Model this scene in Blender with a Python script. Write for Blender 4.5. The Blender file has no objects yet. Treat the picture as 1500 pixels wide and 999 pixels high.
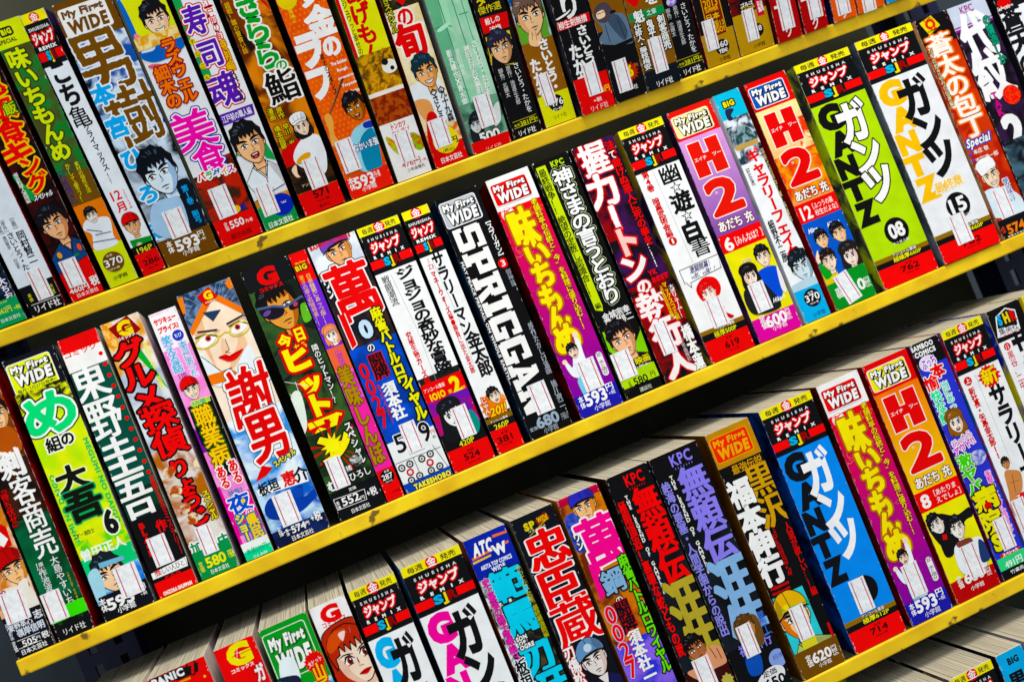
import bpy, math, random
import numpy as np
from mathutils import Matrix, Vector
from mathutils.geometry import tessellate_polygon

SC = bpy.context.scene
COL = SC.collection
MM = 0.001

# ------------------------------------------------------------------ camera, world, lamps, exposure
# rack frame: x along the shelves, y up the spines of the second shelf, z towards the viewer (millimetres)
TILT = 0.33690                                    # the lower shelves lean back by this much
ct, st = math.cos(TILT), math.sin(TILT)
def rack_to_world(p):
    x, y, z = p
    return Vector((x * MM, (y * st - z * ct) * MM, (y * ct + z * st + 620) * MM))
RACK = Matrix(((1, 0, 0, 0), (0, st, -ct, 0), (0, ct, st, 0), (0, 0, 0, 1)))     # rotation only

cam_d = bpy.data.cameras.new('camera')
cam = bpy.data.objects.new('camera', cam_d); COL.objects.link(cam)
cam_d.sensor_fit = 'HORIZONTAL'; cam_d.sensor_width = 36.0; cam_d.lens = 40.8
cam_d.clip_start = 0.01; cam_d.clip_end = 50.0
CAM_R = Matrix(((0.90876455, 0.36775612, -0.19723697, 0), (-0.37732755, 0.92600265, -0.01195903, 0),
                (0.17824394, 0.08529089, 0.98028290, 0), (0, 0, 0, 1)))
cam.matrix_world = Matrix.Translation(rack_to_world((0, 60.52, 802.4))) @ RACK @ CAM_R
cam_d.dof.use_dof = True; cam_d.dof.focus_distance = 0.815; cam_d.dof.aperture_fstop = 7.1
SC.camera = cam

world = bpy.data.worlds.new('World'); SC.world = world; world.use_nodes = True
bgn = world.node_tree.nodes['Background']
bgn.inputs[0].default_value = (0.88, 0.95, 1.0, 1); bgn.inputs[1].default_value = 0.46

def area(name, loc, target, sx, sy, power, col):
    d = bpy.data.lights.new(name, 'AREA'); d.shape = 'RECTANGLE'; d.size = sx; d.size_y = sy
    d.energy = power; d.color = col
    o = bpy.data.objects.new(name, d); COL.objects.link(o)
    a = rack_to_world(loc); b = rack_to_world(target)
    o.location = a; o.rotation_euler = (b - a).to_track_quat('-Z', 'Y').to_euler()
    return o
area('ceiling_lamp', (360, 1400, 620), (280, -60, 0), 0.8, 0.4, 27, (1.0, 0.96, 0.90))
area('front_fill', (520, 1200, 1500), (260, 140, 0), 0.9, 0.6, 9, (0.97, 0.98, 1.0))  # added broad frontal fill, lifts the spines of the top shelf
SC.view_settings.view_transform = 'Standard'; SC.view_settings.look = 'None'
SC.view_settings.exposure = 0.0; SC.view_settings.gamma = 1.0

# ------------------------------------------------------------------ materials
def srgb(h):
    if len(h) == 3: h = h[0]*2 + h[1]*2 + h[2]*2
    c = [int(h[i:i+2], 16) / 255 for i in (0, 2, 4)]
    return [x / 12.92 if x <= 0.04045 else ((x + 0.055) / 1.055) ** 2.4 for x in c]
_m = {}
def nodes_of(name):
    m = bpy.data.materials.new(name); m.use_nodes = True
    nt = m.node_tree
    return m, nt, nt.nodes['Principled BSDF']
def add(nt, t, **kw):
    n = nt.nodes.new(t)
    for k, v in kw.items(): setattr(n, k, v)
    return n
def printed():
    m, nt, p = nodes_of('printed_cover_stock')
    L = nt.links
    a = add(nt, 'ShaderNodeAttribute', attribute_name='ink')
    b = add(nt, 'ShaderNodeAttribute', attribute_name='ink2')
    tc = add(nt, 'ShaderNodeTexCoord')
    sc = add(nt, 'ShaderNodeMath', operation='MULTIPLY'); sc.inputs[1].default_value = 1000
    L.new(b.outputs['Alpha'], sc.inputs[0])
    nz = add(nt, 'ShaderNodeTexNoise'); nz.inputs['Detail'].default_value = 3.0; nz.inputs['Distortion'].default_value = .6
    L.new(tc.outputs['Object'], nz.inputs['Vector']); L.new(sc.outputs[0], nz.inputs['Scale'])
    rp = add(nt, 'ShaderNodeMapRange'); rp.inputs[1].default_value = .40; rp.inputs[2].default_value = .60
    rp.interpolation_type = 'SMOOTHSTEP'
    L.new(nz.outputs['Fac'], rp.inputs[0])
    mx = add(nt, 'ShaderNodeMix', data_type='RGBA')
    L.new(rp.outputs[0], mx.inputs['Factor']); L.new(a.outputs['Color'], mx.inputs[6]); L.new(b.outputs['Color'], mx.inputs[7])
    # handling wear: faint mottled density of the ink
    wn = add(nt, 'ShaderNodeTexNoise'); wn.inputs['Scale'].default_value = 90; wn.inputs['Detail'].default_value = 6
    L.new(tc.outputs['Object'], wn.inputs['Vector'])
    wr = add(nt, 'ShaderNodeMapRange'); wr.inputs[1].default_value = .3; wr.inputs[2].default_value = .7
    wr.inputs[3].default_value = .90; wr.inputs[4].default_value = 1.04
    L.new(wn.outputs['Fac'], wr.inputs[0])
    mu = add(nt, 'ShaderNodeVectorMath', operation='SCALE')
    L.new(mx.outputs[2], mu.inputs[0]); L.new(wr.outputs[0], mu.inputs['Scale'])
    L.new(mu.outputs[0], p.inputs['Base Color'])
    rr = add(nt, 'ShaderNodeMapRange'); rr.inputs[3].default_value = .36; rr.inputs[4].default_value = .52
    L.new(wn.outputs['Fac'], rr.inputs[0]); L.new(rr.outputs[0], p.inputs['Roughness'])
    p.inputs['Specular IOR Level'].default_value = .05
    bp = add(nt, 'ShaderNodeBump'); bp.inputs['Strength'].default_value = .12; bp.inputs['Distance'].default_value = .0006
    bn = add(nt, 'ShaderNodeTexNoise'); bn.inputs['Scale'].default_value = 60
    L.new(tc.outputs['Object'], bn.inputs['Vector']); L.new(bn.outputs['Fac'], bp.inputs['Height']); L.new(bp.outputs[0], p.inputs['Normal'])
    return m
def pages():
    m, nt, p = nodes_of('page_edges')
    L = nt.links
    tc = add(nt, 'ShaderNodeTexCoord'); mp = add(nt, 'ShaderNodeMapping')
    mp.inputs['Scale'].default_value = (2600, 14, 14)
    nz = add(nt, 'ShaderNodeTexNoise'); nz.inputs['Scale'].default_value = 1.0; nz.inputs['Detail'].default_value = 2
    cr = add(nt, 'ShaderNodeValToRGB')
    cr.color_ramp.elements[0].position = .3; cr.color_ramp.elements[0].color = (*srgb('7c7664'), 1)
    cr.color_ramp.elements[1].position = .65; cr.color_ramp.elements[1].color = (*srgb('c8bea4'), 1)
    L.new(tc.outputs['Object'], mp.inputs[0]); L.new(mp.outputs[0], nz.inputs['Vector']); L.new(nz.outputs['Fac'], cr.inputs[0])
    L.new(cr.outputs[0], p.inputs['Base Color']); p.inputs['Roughness'].default_value = .9
    bp = add(nt, 'ShaderNodeBump'); bp.inputs['Strength'].default_value = .4; bp.inputs['Distance'].default_value = .0004
    L.new(nz.outputs['Fac'], bp.inputs['Height']); L.new(bp.outputs[0], p.inputs['Normal'])
    return m
def paint(name, c1, c2, rough, scale=40, bump=.05, spots=None, metal=0, spec=.3):
    m, nt, p = nodes_of(name)
    L = nt.links
    tc = add(nt, 'ShaderNodeTexCoord')
    nz = add(nt, 'ShaderNodeTexNoise'); nz.inputs['Scale'].default_value = scale; nz.inputs['Detail'].default_value = 6
    L.new(tc.outputs['Object'], nz.inputs['Vector'])
    cr = add(nt, 'ShaderNodeValToRGB')
    cr.color_ramp.elements[0].position = .35; cr.color_ramp.elements[0].color = (*srgb(c1), 1)
    cr.color_ramp.elements[1].position = .65; cr.color_ramp.elements[1].color = (*srgb(c2), 1)
    L.new(nz.outputs['Fac'], cr.inputs[0])
    out = cr.outputs[0]
    if spots:                                       # chips and grime with a shape of their own
        n2 = add(nt, 'ShaderNodeTexNoise'); n2.inputs['Scale'].default_value = 55; n2.inputs['Detail'].default_value = 4
        L.new(tc.outputs['Object'], n2.inputs['Vector'])
        r2 = add(nt, 'ShaderNodeMapRange'); r2.inputs[1].default_value = .66; r2.inputs[2].default_value = .70
        L.new(n2.outputs['Fac'], r2.inputs[0])
        mx = add(nt, 'ShaderNodeMix', data_type='RGBA'); mx.inputs[7].default_value = (*srgb(spots), 1)
        L.new(r2.outputs[0], mx.inputs['Factor']); L.new(out, mx.inputs[6]); out = mx.outputs[2]
    L.new(out, p.inputs['Base Color'])
    p.inputs['Specular IOR Level'].default_value = spec; p.inputs['Roughness'].default_value = rough; p.inputs['Metallic'].default_value = metal
    bp = add(nt, 'ShaderNodeBump'); bp.inputs['Strength'].default_value = bump; bp.inputs['Distance'].default_value = .001
    L.new(nz.outputs['Fac'], bp.inputs['Height']); L.new(bp.outputs[0], p.inputs['Normal'])
    return m
M_INK = printed(); M_PAGE = pages()
M_YELLOW = paint('yellow_shelf_paint', 'dcae00', 'f6d208', .42, 30, .06, '7a5c10')
M_DARK = paint('dark_shelf_steel', '2a2a20', '34342a', .7, 25, spec=.06)
M_NAVY = paint('navy_upright_steel', '0c0e2c', '14183c', .5, 25)
M_BACK2 = paint('grey_wall', '3a4248', '444c52', .8, 8, spec=.04)
M_BACK = paint('dark_back_board', '33342a', '3e3f34', .8, 12, spec=.04)

# ------------------------------------------------------------------ glyph outlines -> flat printed shapes
_tc = bpy.data.curves.new('type_probe', 'FONT'); _to = bpy.data.objects.new('type_probe', _tc); COL.objects.link(_to)
_tc.resolution_u = 3
def text_mesh(s, off=0.0):
    _tc.body = s; _tc.offset = off
    dg = bpy.context.evaluated_depsgraph_get(); dg.update()
    me = bpy.data.meshes.new_from_object(_to.evaluated_get(dg))
    v = np.array([x.co[:2] for x in me.vertices], dtype=np.float64).reshape(-1, 2)
    cnt = {}
    for p in me.polygons:
        for e in p.edge_keys: cnt[e] = cnt.get(e, 0) + 1
    tris = [list(p.vertices) for p in me.polygons]
    bpy.data.meshes.remove(me)
    seg = np.array([(v[a], v[b]) for (a, b), n in cnt.items() if n == 1]).reshape(-1, 2, 2)
    return seg, v, tris
_g = {}
def crisp(ch): return ch.isascii() and ch not in '0123456789' or 0x30A0 <= ord(ch) <= 0x30FF
def glyph(ch, off=0.0):
    """outline segments and advance; Latin and katakana can be made heavier with square corners"""
    off = round(off, 3)
    if (ch, off) not in _g:
        if ch == ' ': _g[ch, off] = (np.zeros((0, 2, 2)), .3)
        else:
            seg = text_mesh(ch, off)[0]
            if ord(ch) > 0x2000: adv = EM[2]
            else: adv = text_mesh('H' + ch + 'H')[1][:, 0].max() - HH + off * 1.6
            _g[ch, off] = (seg, adv)
    return _g[ch, off]
HH = text_mesh('HH')[1][:, 0].max()
_k = text_mesh('国')[1]; _lo, _hi = _k.min(0), _k.max(0)
_e = max(_hi - _lo) / .90
EM = ((_lo[0] + _hi[0]) / 2 - _e / 2, (_lo[1] + _hi[1]) / 2 - _e / 2, _e)
ROT = set('ー～〜…‥「」『』（）()[]［］【】〈〉-—:：=')
def sdf_polys(seg, offs, step, rough=0):
    """filled polygons of an outline grown by each of offs (same unit as seg), as lists of (n,k,2) arrays"""
    mo = max(max(offs), 0) + step * 1.5
    lo = seg.reshape(-1, 2).min(0) - mo; hi = seg.reshape(-1, 2).max(0) + mo
    nx = int((hi[0] - lo[0]) / step) + 2; ny = int((hi[1] - lo[1]) / step) + 2
    xs = lo[0] + np.arange(nx) * step; ys = lo[1] + np.arange(ny) * step
    gx, gy = np.meshgrid(xs, ys)
    P = np.stack((gx.ravel(), gy.ravel()), 1).astype(np.float32)
    A = seg[:, 0].astype(np.float32); D = (seg[:, 1] - seg[:, 0]).astype(np.float32)
    dd = np.maximum((D * D).sum(1), 1e-12)
    dist = np.empty(len(P), np.float32); ins = np.empty(len(P), bool)
    ch = max(1, 400000 // max(1, len(A)))
    for i in range(0, len(P), ch):
        q = P[i:i+ch]
        rx = q[:, 0:1] - A[:, 0]; ry = q[:, 1:2] - A[:, 1]
        t = np.clip((rx * D[:, 0] + ry * D[:, 1]) / dd, 0, 1)
        ex = rx - t * D[:, 0]; ey = ry - t * D[:, 1]
        dist[i:i+ch] = np.sqrt((ex * ex + ey * ey).min(1))
        cross = ((A[:, 1] > q[:, 1:2]) != ((A[:, 1] + D[:, 1]) > q[:, 1:2]))
        xi = A[:, 0] + (q[:, 1:2] - A[:, 1]) * D[:, 0] / np.where(np.abs(D[:, 1]) < 1e-9, 1e-9, D[:, 1])
        ins[i:i+ch] = (np.sum(cross & (xi > q[:, 0:1]), 1) % 2) == 1
    sd = np.where(ins, -dist, dist).reshape(ny, nx)
    if rough:                                       # dry brush: the edge wanders
        rg = np.random.default_rng(len(seg)); nz = np.zeros((ny, nx))
        for cell, am in ((7, 1.0), (3, .8)):
            q = rg.standard_normal((ny // cell + 3, nx // cell + 3))
            yy, xx = np.mgrid[0:ny, 0:nx] / cell; y0, x0 = yy.astype(int), xx.astype(int); fy, fx = yy - y0, xx - x0
            nz += am * ((q[y0, x0] * (1 - fx) + q[y0, x0+1] * fx) * (1 - fy) + (q[y0+1, x0] * (1 - fx) + q[y0+1, x0+1] * fx) * fy)
        sd = sd + nz * rough
    res = []
    for off in offs:
        V = off - sd
        Bn = V > 0
        c = [(0, 0), (0, 1), (1, 1), (1, 0)]
        code = sum((Bn[dy:ny-1+dy, dx:nx-1+dx].astype(int) << k) for k, (dy, dx) in enumerate(c))
        out = []
        full = code == 15
        quads = []
        for i in range(ny - 1):
            r = np.flatnonzero(np.diff(np.concatenate(([0], full[i].astype(np.int8), [0]))))
            for a, b in zip(r[::2], r[1::2]):
                quads.append(((xs[a], ys[i]), (xs[b], ys[i]), (xs[b], ys[i+1]), (xs[a], ys[i+1])))
        if quads: out.append(np.array(quads))
        for cs in range(1, 15):
            ii, jj = np.nonzero(code == cs)
            if not len(ii): continue
            vs = []
            for k in range(4):
                k2 = (k + 1) % 4
                dy, dx = c[k]; ey, ex = c[k2]
                p = np.stack((xs[jj + dx], ys[ii + dy]), 1)
                if cs >> k & 1: vs.append(p)
                if (cs >> k & 1) != (cs >> k2 & 1):
                    q = np.stack((xs[jj + ex], ys[ii + ey]), 1)
                    a = V[ii + dy, jj + dx]; b = V[ii + ey, jj + ex]
                    t = (a / (a - b))[:, None]
                    vs.append(p + (q - p) * t)
            out.append(np.stack(vs, 1))
        res.append(out)
    return res

def smooth(pts, n=5):
    p = np.array(pts, float); m = len(p); out = []
    for i in range(m):
        a, b, c, d = p[i-1], p[i], p[(i+1) % m], p[(i+2) % m]
        for k in range(n):
            t = k / n
            out.append(.5 * (2*b + (c-a)*t + (2*a-5*b+4*c-d)*t*t + (3*b-a-3*c+d)*t**3))
    return out

def ink(h):
    c = np.array(srgb(h)); l = c @ np.array([.25, .6, .15])
    c = np.clip(l + (c - l) * 1.22, 0, .92)
    return list(np.where(c < .03, c * .75, c))

class Print:
    """ink laid on a spine, in millimetres from its lower corner"""
    def __init__(s, w, h):
        s.w, s.h = w, h
        s.v, s.n, s.i1, s.i2 = [], [], [], []
        s.k = 0; s.dz = .005; s.z0 = 0.01
    def z(s): s.k += 1; return s.z0 + s.k * s.dz
    def polys(s, arr, col, z, col2=None, sc=0, yr=None):
        for a in arr:
            n, k = a.shape[:2]
            if n == 0: continue
            f = a.reshape(-1, 2)
            f = np.stack((np.clip(f[:, 0], 0.05, s.w - .05), np.clip(f[:, 1], .05, s.h - .05)), 1)
            s.v.append(np.column_stack((f, np.full(len(f), z))))
            s.n += [k] * n
            if '>' in col:
                a1, b1 = [np.array(ink(x)) for x in col.split('>')]
                y0, y1 = yr if yr else (f[:, 1].min(), f[:, 1].max())
                t = np.clip((y1 - f[:, 1]) / max(1e-6, y1 - y0), 0, 1)[:, None]
                c1 = a1 * (1 - t) + b1 * t
            else: c1 = np.tile(ink(col), (len(f), 1))
            s.i1.append(np.column_stack((c1, np.ones(len(f)))))
            if col2: s.i2.append(np.column_stack((np.tile(ink(col2), (len(f), 1)), np.full(len(f), sc))))
            else: s.i2.append(np.column_stack((c1, np.full(len(f), .1))))
    def X(s, u): return u / 100 * s.w
    def Y(s, v): return s.h * (1 - v / 100)
    def poly_mm(s, pts, col, col2=None, sc=0):
        tri = tessellate_polygon([[Vector((p[0], p[1], 0)) for p in pts]])
        p = np.array([(q[0], q[1]) for q in pts])
        s.polys([p[np.array(tri)]], col, s.z(), col2, sc)
    def line_mm(s, pts, wd, col):
        q = []
        p = np.array(pts, float)
        for a, b in zip(p[:-1], p[1:]):
            d = b - a; L = np.hypot(*d)
            if L < 1e-6: continue
            n = np.array([-d[1], d[0]]) / L * wd / 2; e = d / L * wd * .3
            q.append((a - n - e, b - n + e, b + n + e, a + n - e))
        z = s.z()
        for i, x in enumerate(q): s.polys([np.array([x])], col, z + (i % 2) * .002)
    # --- calls in percent of the spine
    def R(s, u0, v0, u1, v1, col, col2=None, sc=0):
        if col2 and sc == 0: sc = .12
        x0, x1, y1, y0 = s.X(u0), s.X(u1), s.Y(v0), s.Y(v1)
        s.polys([np.array([[(x0, y0), (x1, y0), (x1, y1), (x0, y1)]])], col, s.z(), col2, sc)
    def RR(s, u, v, w, h, rad, col, rot=0):
        x, y = s.X(u), s.Y(v); pts = []
        for k, (sx, sy) in enumerate(((1, 1), (-1, 1), (-1, -1), (1, -1))):
            for j in range(5):
                a = math.radians(90 * k + j * 22.5)
                pts.append((sx * (w / 2 - rad) + rad * math.cos(a), sy * (h / 2 - rad) + rad * math.sin(a)))
        c, d = math.cos(rot), math.sin(rot)
        s.poly_mm([(x + p * c - q * d, y + p * d + q * c) for p, q in pts], col)
    def O(s, u, v, rx, ry, col, col2=None, sc=0, rot=0):
        x, y = s.X(u), s.Y(v); c, d = math.cos(rot), math.sin(rot)
        pts = [(rx * math.cos(a), ry * math.sin(a)) for a in np.linspace(0, 2 * math.pi, 28, endpoint=False)]
        s.poly_mm([(x + p * c - q * d, y + p * d + q * c) for p, q in pts], col, col2, sc)
    def P(s, pts, col, sm=0, col2=None, sc=0):
        p = [(s.X(a), s.Y(b)) for a, b in pts]
        s.poly_mm(smooth(p) if sm else p, col, col2, sc)
    def L(s, pts, wd, col): s.line_mm([(s.X(a), s.Y(b)) for a, b in pts], wd, col)
    def dots(s, v0, v1, pitch, r, col):
        q = []
        for j in range(int((v1 - v0) / 100 * s.h / pitch)):
            for i in range(int(s.w / pitch) + 2):
                x, y = (i + (j % 2) * .5) * pitch, s.Y(v0) - (j + .5) * pitch
                if r < x < s.w - r: q.append([(x + r * math.cos(a), y + r * math.sin(a)) for a in np.linspace(0, 6.28, 9)[:-1]])
        s.polys([np.array(q)], col, s.z())
    def star(s, u, v, r1, r2, n, col):
        x, y = s.X(u), s.Y(v); rnd = random.Random(n * 7 + int(u))
        p = []
        for i in range(2 * n):
            a = math.pi * i / n; r = r1 * rnd.uniform(.88, 1.1) if i % 2 == 0 else r2
            p.append((x + r * math.cos(a), y + r * math.sin(a)))
        s.poly_mm(p, col)
    def rays(s, u, v, r0, r1, n, col, seed=1):
        rnd = random.Random(seed); x, y = s.X(u), s.Y(v)
        for i in range(n):
            a = rnd.uniform(0, 2 * math.pi); w = rnd.uniform(.02, .06); r = rnd.uniform(.7, 1) * r1
            s.poly_mm([(x + r0 * math.cos(a), y + r0 * math.sin(a)), (x + r * math.cos(a - w), y + r * math.sin(a - w)), (x + r * math.cos(a + w), y + r * math.sin(a + w))], col)
    def _ink(s, seg, col, ol, bold, yr):
        if bold:                                      # dense characters take less extra weight
            e = max(np.ptp(seg.reshape(-1, 2), axis=0)); bold *= min(1, max(.2, e / 7)) * min(1, 8.2 * e / np.hypot(*(seg[:, 1] - seg[:, 0]).T).sum())
        size = max(np.ptp(seg.reshape(-1, 2), axis=0))
        step = min(.45, max(.16, size / 42))
        offs = [o + bold for _, o in ol] + [bold]
        k = np.array([1, s.ms])
        for (c, z), pl in zip([(c, zz) for (c, _), zz in zip(ol, s._zz)] + [(col, s._zz[-1])], sdf_polys(seg * k, offs, step, s.rg)):
            s.polys([a / k for a in pl], c, z, yr=yr)
    ms = 1; rg = 0                                  # contrast of stroke weight, roughness of the edge
    def V(s, t, u0, v0, u1, v1, col, ol=(), b=.0, sh=0):
        """vertical column, one cell a character"""
        x0, x1, y1, y0 = s.X(u0), s.X(u1), s.Y(v0), s.Y(v1)
        n = len(t); ch = (y1 - y0) / n; cw = x1 - x0
        s._zz = [s.z() for _ in range(len(ol) + 1)]
        for i, c in enumerate(t):
            if c in ' 　': continue
            cr = crisp(c)
            g = glyph(c, min(.062, b * .7) if cr and s.ms == 1 and not s.rg else 0)[0]
            if not len(g): continue
            if ord(c) < 0x2000:
                lo = g.reshape(-1, 2).min(0); hi = g.reshape(-1, 2).max(0)
                g = (g - (lo + hi) / 2) / max(max(hi - lo), .35) * .85
            else: g = (g - np.array([EM[0] + EM[2] / 2, EM[1] + EM[2] / 2])) / EM[2]
            if c in ROT: g = np.stack((g[..., 1], -g[..., 0]), -1)
            g = g * np.array([cw * 1.06, ch * 1.06])
            if sh: g[..., 0] += sh * g[..., 1]
            g = g + np.array([(x0 + x1) / 2, y1 - (i + .5) * ch])
            s._ink(g, col, ol, 0 if cr and s.ms == 1 and not s.rg else b * .75 * min(cw, ch), (y0, y1))
    def H(s, t, u0, v0, u1, v1, col, ol=(), b=.0, sh=0, sp=0, rot=0):
        """horizontal string fitted to the rectangle"""
        x0, x1, y1, y0 = s.X(u0), s.X(u1), s.Y(v0), s.Y(v1)
        px = 0; segs = []
        cr = all(crisp(c) for c in t)
        for c in t:
            g, a = glyph(c, min(.085 if b > .135 else .06, b * .85) if cr else 0)
            if len(g): segs.append(g + np.array([px, 0]))
            px += a + sp
        al = np.concatenate([g.reshape(-1, 2) for g in segs])
        lo, hi = al.min(0), al.max(0); d = np.maximum(hi - lo, 1e-3)
        bo = 0 if cr else b * .5 * min(y1 - y0, 1.3 * (x1 - x0) / max(1, len(t)))
        sc = np.array([(x1 - x0 - 2 * bo) / d[0], (y1 - y0 - 2 * bo) / d[1]])
        s._zz = [s.z() for _ in range(len(ol) + 1)]
        cx, cy = (x0 + x1) / 2, (y0 + y1) / 2
        for g in segs:
            g = (g - (lo + hi) / 2) * sc
            if sh: g[..., 0] += sh * g[..., 1]
            if rot: g = np.stack((g[..., 0] * math.cos(rot) - g[..., 1] * math.sin(rot), g[..., 0] * math.sin(rot) + g[..., 1] * math.cos(rot)), -1)
            s._ink(g + np.array([cx, cy]), col, ol, bo, (y0, y1))
    # --- an invented portrait: head of height S mm centred at u, v
    def face(s, u, v, S, kind='m', skin='f0c8a0', hair='111', dx=0, rot=0, mouth='line', hat=None, cloth=None, shade=None, line='181010', eye='111', brow=1, neck=1):
        S *= .9
        x, y = s.X(u), s.Y(v) + S * .04; c, d = math.cos(rot), math.sin(rot)
        rnd = random.Random(int(u * 13 + v * 7 + S * 31))
        T = lambda pts: [(x + (p * c - q * d) * S, y + (p * d + q * c) * S) for p, q in pts]
        full = lambda h: ''.join(q * 2 for q in h) if len(h) == 3 else h
        mixc = lambda h, k, t='201010': ''.join('%02x' % int(round(int(full(h)[i:i+2], 16) * (1 - k) + int(t[i:i+2], 16) * k)) for i in (0, 2, 4))
        if not shade: shade = mixc(skin, .2, 'a04828')
        lw = S * .024
        fe = kind == 'f'; dark = int((''.join(q*2 for q in hair) if len(hair) == 3 else hair)[2:4], 16) < 70
        hi = mixc(hair, .35, '88a0c0') if dark else mixc(hair, .4, 'fff0e0')
        sg = 1 if dx <= 0 else -1
        def shape(pts, col, sm=1, out=1):
            q = T(smooth(pts) if sm else pts)
            s.poly_mm(q, col)
            if out: s.line_mm(q + [q[0]], lw, line)
        def taper(pts, w):                            # a brush stroke, thick in the middle
            p = np.array(T(pts)); n = len(p); L = []; Rr = []
            for i in range(n):
                t = p[min(n - 1, i + 1)] - p[max(0, i - 1)]; t = t / max(1e-6, np.hypot(*t)); k = w * S * math.sin(math.pi * (i + .35) / (n - .3)) / 2
                L.append(p[i] + np.array([-t[1], t[0]]) * k); Rr.append(p[i] - np.array([-t[1], t[0]]) * k)
            s.poly_mm([tuple(q) for q in L + Rr[::-1]], line)
        if fe: shape([(-.5, .2), (-.54, .5), (-.34, .76), (0, .83), (.34, .76), (.54, .5), (.53, .1), (.58, -.35), (.46, -.66), (.38, -.5), (.30, -.68), (-.30, -.68), (-.40, -.5), (-.50, -.64), (-.58, -.3)], hair)
        if cloth:
            k = 1.0 if not fe else .82
            shape([(-k, -1.5), (-k * .92, -.92), (-.24, -.62), (.24, -.62), (k * .92, -.92), (k, -1.5)], cloth, 0)
            s.poly_mm(T([(k * .2, -.66), (k * .92, -.92), (k, -1.5), (k * .5, -1.5)]), mixc(cloth, .18))
            shape([(-.2, -.56), (0, -1.0), (.2, -.56)], skin, 0)
            s.line_mm(T([(-.24, -.62), (-.02, -1.06), (-.1, -1.5)]), lw, line); s.line_mm(T([(.24, -.62), (0, -1.06)]), lw, line)
            s.line_mm(T([(-k * .6, -1.0), (-k * .5, -1.4)]), lw * .8, line); s.line_mm(T([(k * .62, -1.0), (k * .5, -1.35)]), lw * .8, line)
        if neck:
            shape([(-.18, -.2), (-.16, -.74), (.16, -.74), (.18, -.2)], skin, 0)
            s.poly_mm(T([(-.17, -.42), (-.05, -.62), (.16, -.6), (.17, -.35)]), shade)
        if not fe or hat:
            for e in (-1, 1):
                shape([(e*.36, .1), (e*.45, .13), (e*.455, -.06), (e*.37, -.16)], skin)
                s.line_mm(T([(e*.385, .05), (e*.425, .05), (e*.40, -.06)]), lw * .7, line)
        jaw = [(-.37, .35), (-.385, .0), (-.345, -.24), (-.19, -.46), (-.05, -.55), (.05, -.55), (.19, -.46), (.345, -.24), (.385, 0), (.37, .35), (0, .6)]
        if fe: jaw = [(-.38, .3), (-.39, 0), (-.31, -.27), (-.11, -.48), (0, -.52), (.11, -.48), (.31, -.27), (.39, 0), (.38, .3), (0, .55)]
        shape(jaw, skin)
        z = sg
        s.poly_mm(T(smooth([(z*.385, .3), (z*.385, 0), (z*.34, -.24), (z*.19, -.46), (z*.04, -.545), (z*.14, -.38), (z*.22, -.16), (z*.20, -.02), (z*.27, .1)])), shade)
        s.poly_mm(T([(-.35, .36), (-.36, .22), (-.22, .29), (-.1, .2), (.06, .3), (.2, .2), (.36, .24), (.35, .4)]), shade)
        for e in (-1, 1):
            ex = e * .175 + dx; w = .105 if not fe else .1; hh = .03 if not fe else .07; k = .02 if not fe else .0
            s.poly_mm(T(smooth([(ex - w, .02 - e * k * -1), (ex - .02, .035 + hh), (ex + w, .025 + e * k), (ex, .0 - hh * .9)])), 'f8f6f2')
            ir = (.042, .046) if not fe else (.058, .085)
            s.poly_mm(T([(ex + dx * .3 + ir[0] * math.cos(a), .022 + ir[1] * math.sin(a)) for a in np.linspace(0, 6.28, 14, endpoint=False)]), eye)
            if fe and eye != '111': s.poly_mm(T([(ex + dx * .3 + .026 * math.cos(a), .022 + .04 * math.sin(a)) for a in np.linspace(0, 6.28, 10, endpoint=False)]), '1a0a0a')
            s.poly_mm(T([(ex + dx * .3 + .018 + .015 * math.cos(a), .05 + .018 * math.sin(a)) for a in np.linspace(0, 6.28, 8, endpoint=False)]), 'fff')
            taper([(ex - w * 1.15, .03 + e * .01), (ex - w * .4, .05 + hh), (ex + w * .4, .055 + hh), (ex + w * 1.2, .035 + e * .015)], .045 if not fe else .05)
            s.line_mm(T([(ex - w * .6, -.03 - hh * .3), (ex + w * .5, -.035 - hh * .3)]), lw * .7, line)
            if brow: taper([(ex - e * .13, .115), (ex - e * .04, .16), (ex + e * .06, .185), (ex + e * .17, .165)], .085 if not fe else .03)
        taper([(dx * 1.4 + z*.03, .02), (dx * 1.7 + z*.05, -.08), (dx * 1.8 + z*.075, -.165), (dx * 1.4 - z*.02, -.185)], .03)
        s.poly_mm(T([(dx * 1.5 + z*.06, -.06), (dx * 1.8 + z*.09, -.165), (dx * 1.5 + z*.02, -.18)]), shade)
        if mouth == 'line':
            taper([(dx - .11, -.325), (dx - .03, -.315), (dx + .05, -.32), (dx + .12, -.33)], .032); s.line_mm(T([(dx - .04, -.40), (dx + .05, -.40)]), lw * .8, line)
        elif mouth == 'open':
            shape([(dx - .12, -.27), (dx, -.25), (dx + .12, -.27), (dx + .08, -.39), (dx - .08, -.39)], '8a2028'); s.poly_mm(T([(dx - .09, -.272), (dx + .09, -.272), (dx + .07, -.3), (dx - .07, -.3)]), 'f4f0ee'); s.poly_mm(T(smooth([(dx - .05, -.37), (dx, -.34), (dx + .05, -.37), (dx, -.388)])), 'd86a70')
        elif mouth == 'smile':
            shape([(dx - .16, -.26), (dx, -.29), (dx + .16, -.26), (dx + .09, -.38), (dx - .09, -.38)], 'fbfaf6'); s.line_mm(T([(dx - .13, -.32), (dx + .13, -.32)]), lw * .5, line)
        elif mouth == 'lips':
            s.poly_mm(T(smooth([(dx - .13, -.31), (dx - .04, -.275), (dx + .04, -.275), (dx + .13, -.31), (dx, -.38)])), 'd02a30'); s.line_mm(T([(dx - .13, -.31), (dx, -.32), (dx + .13, -.31)]), lw, '5a0a10')
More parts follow.
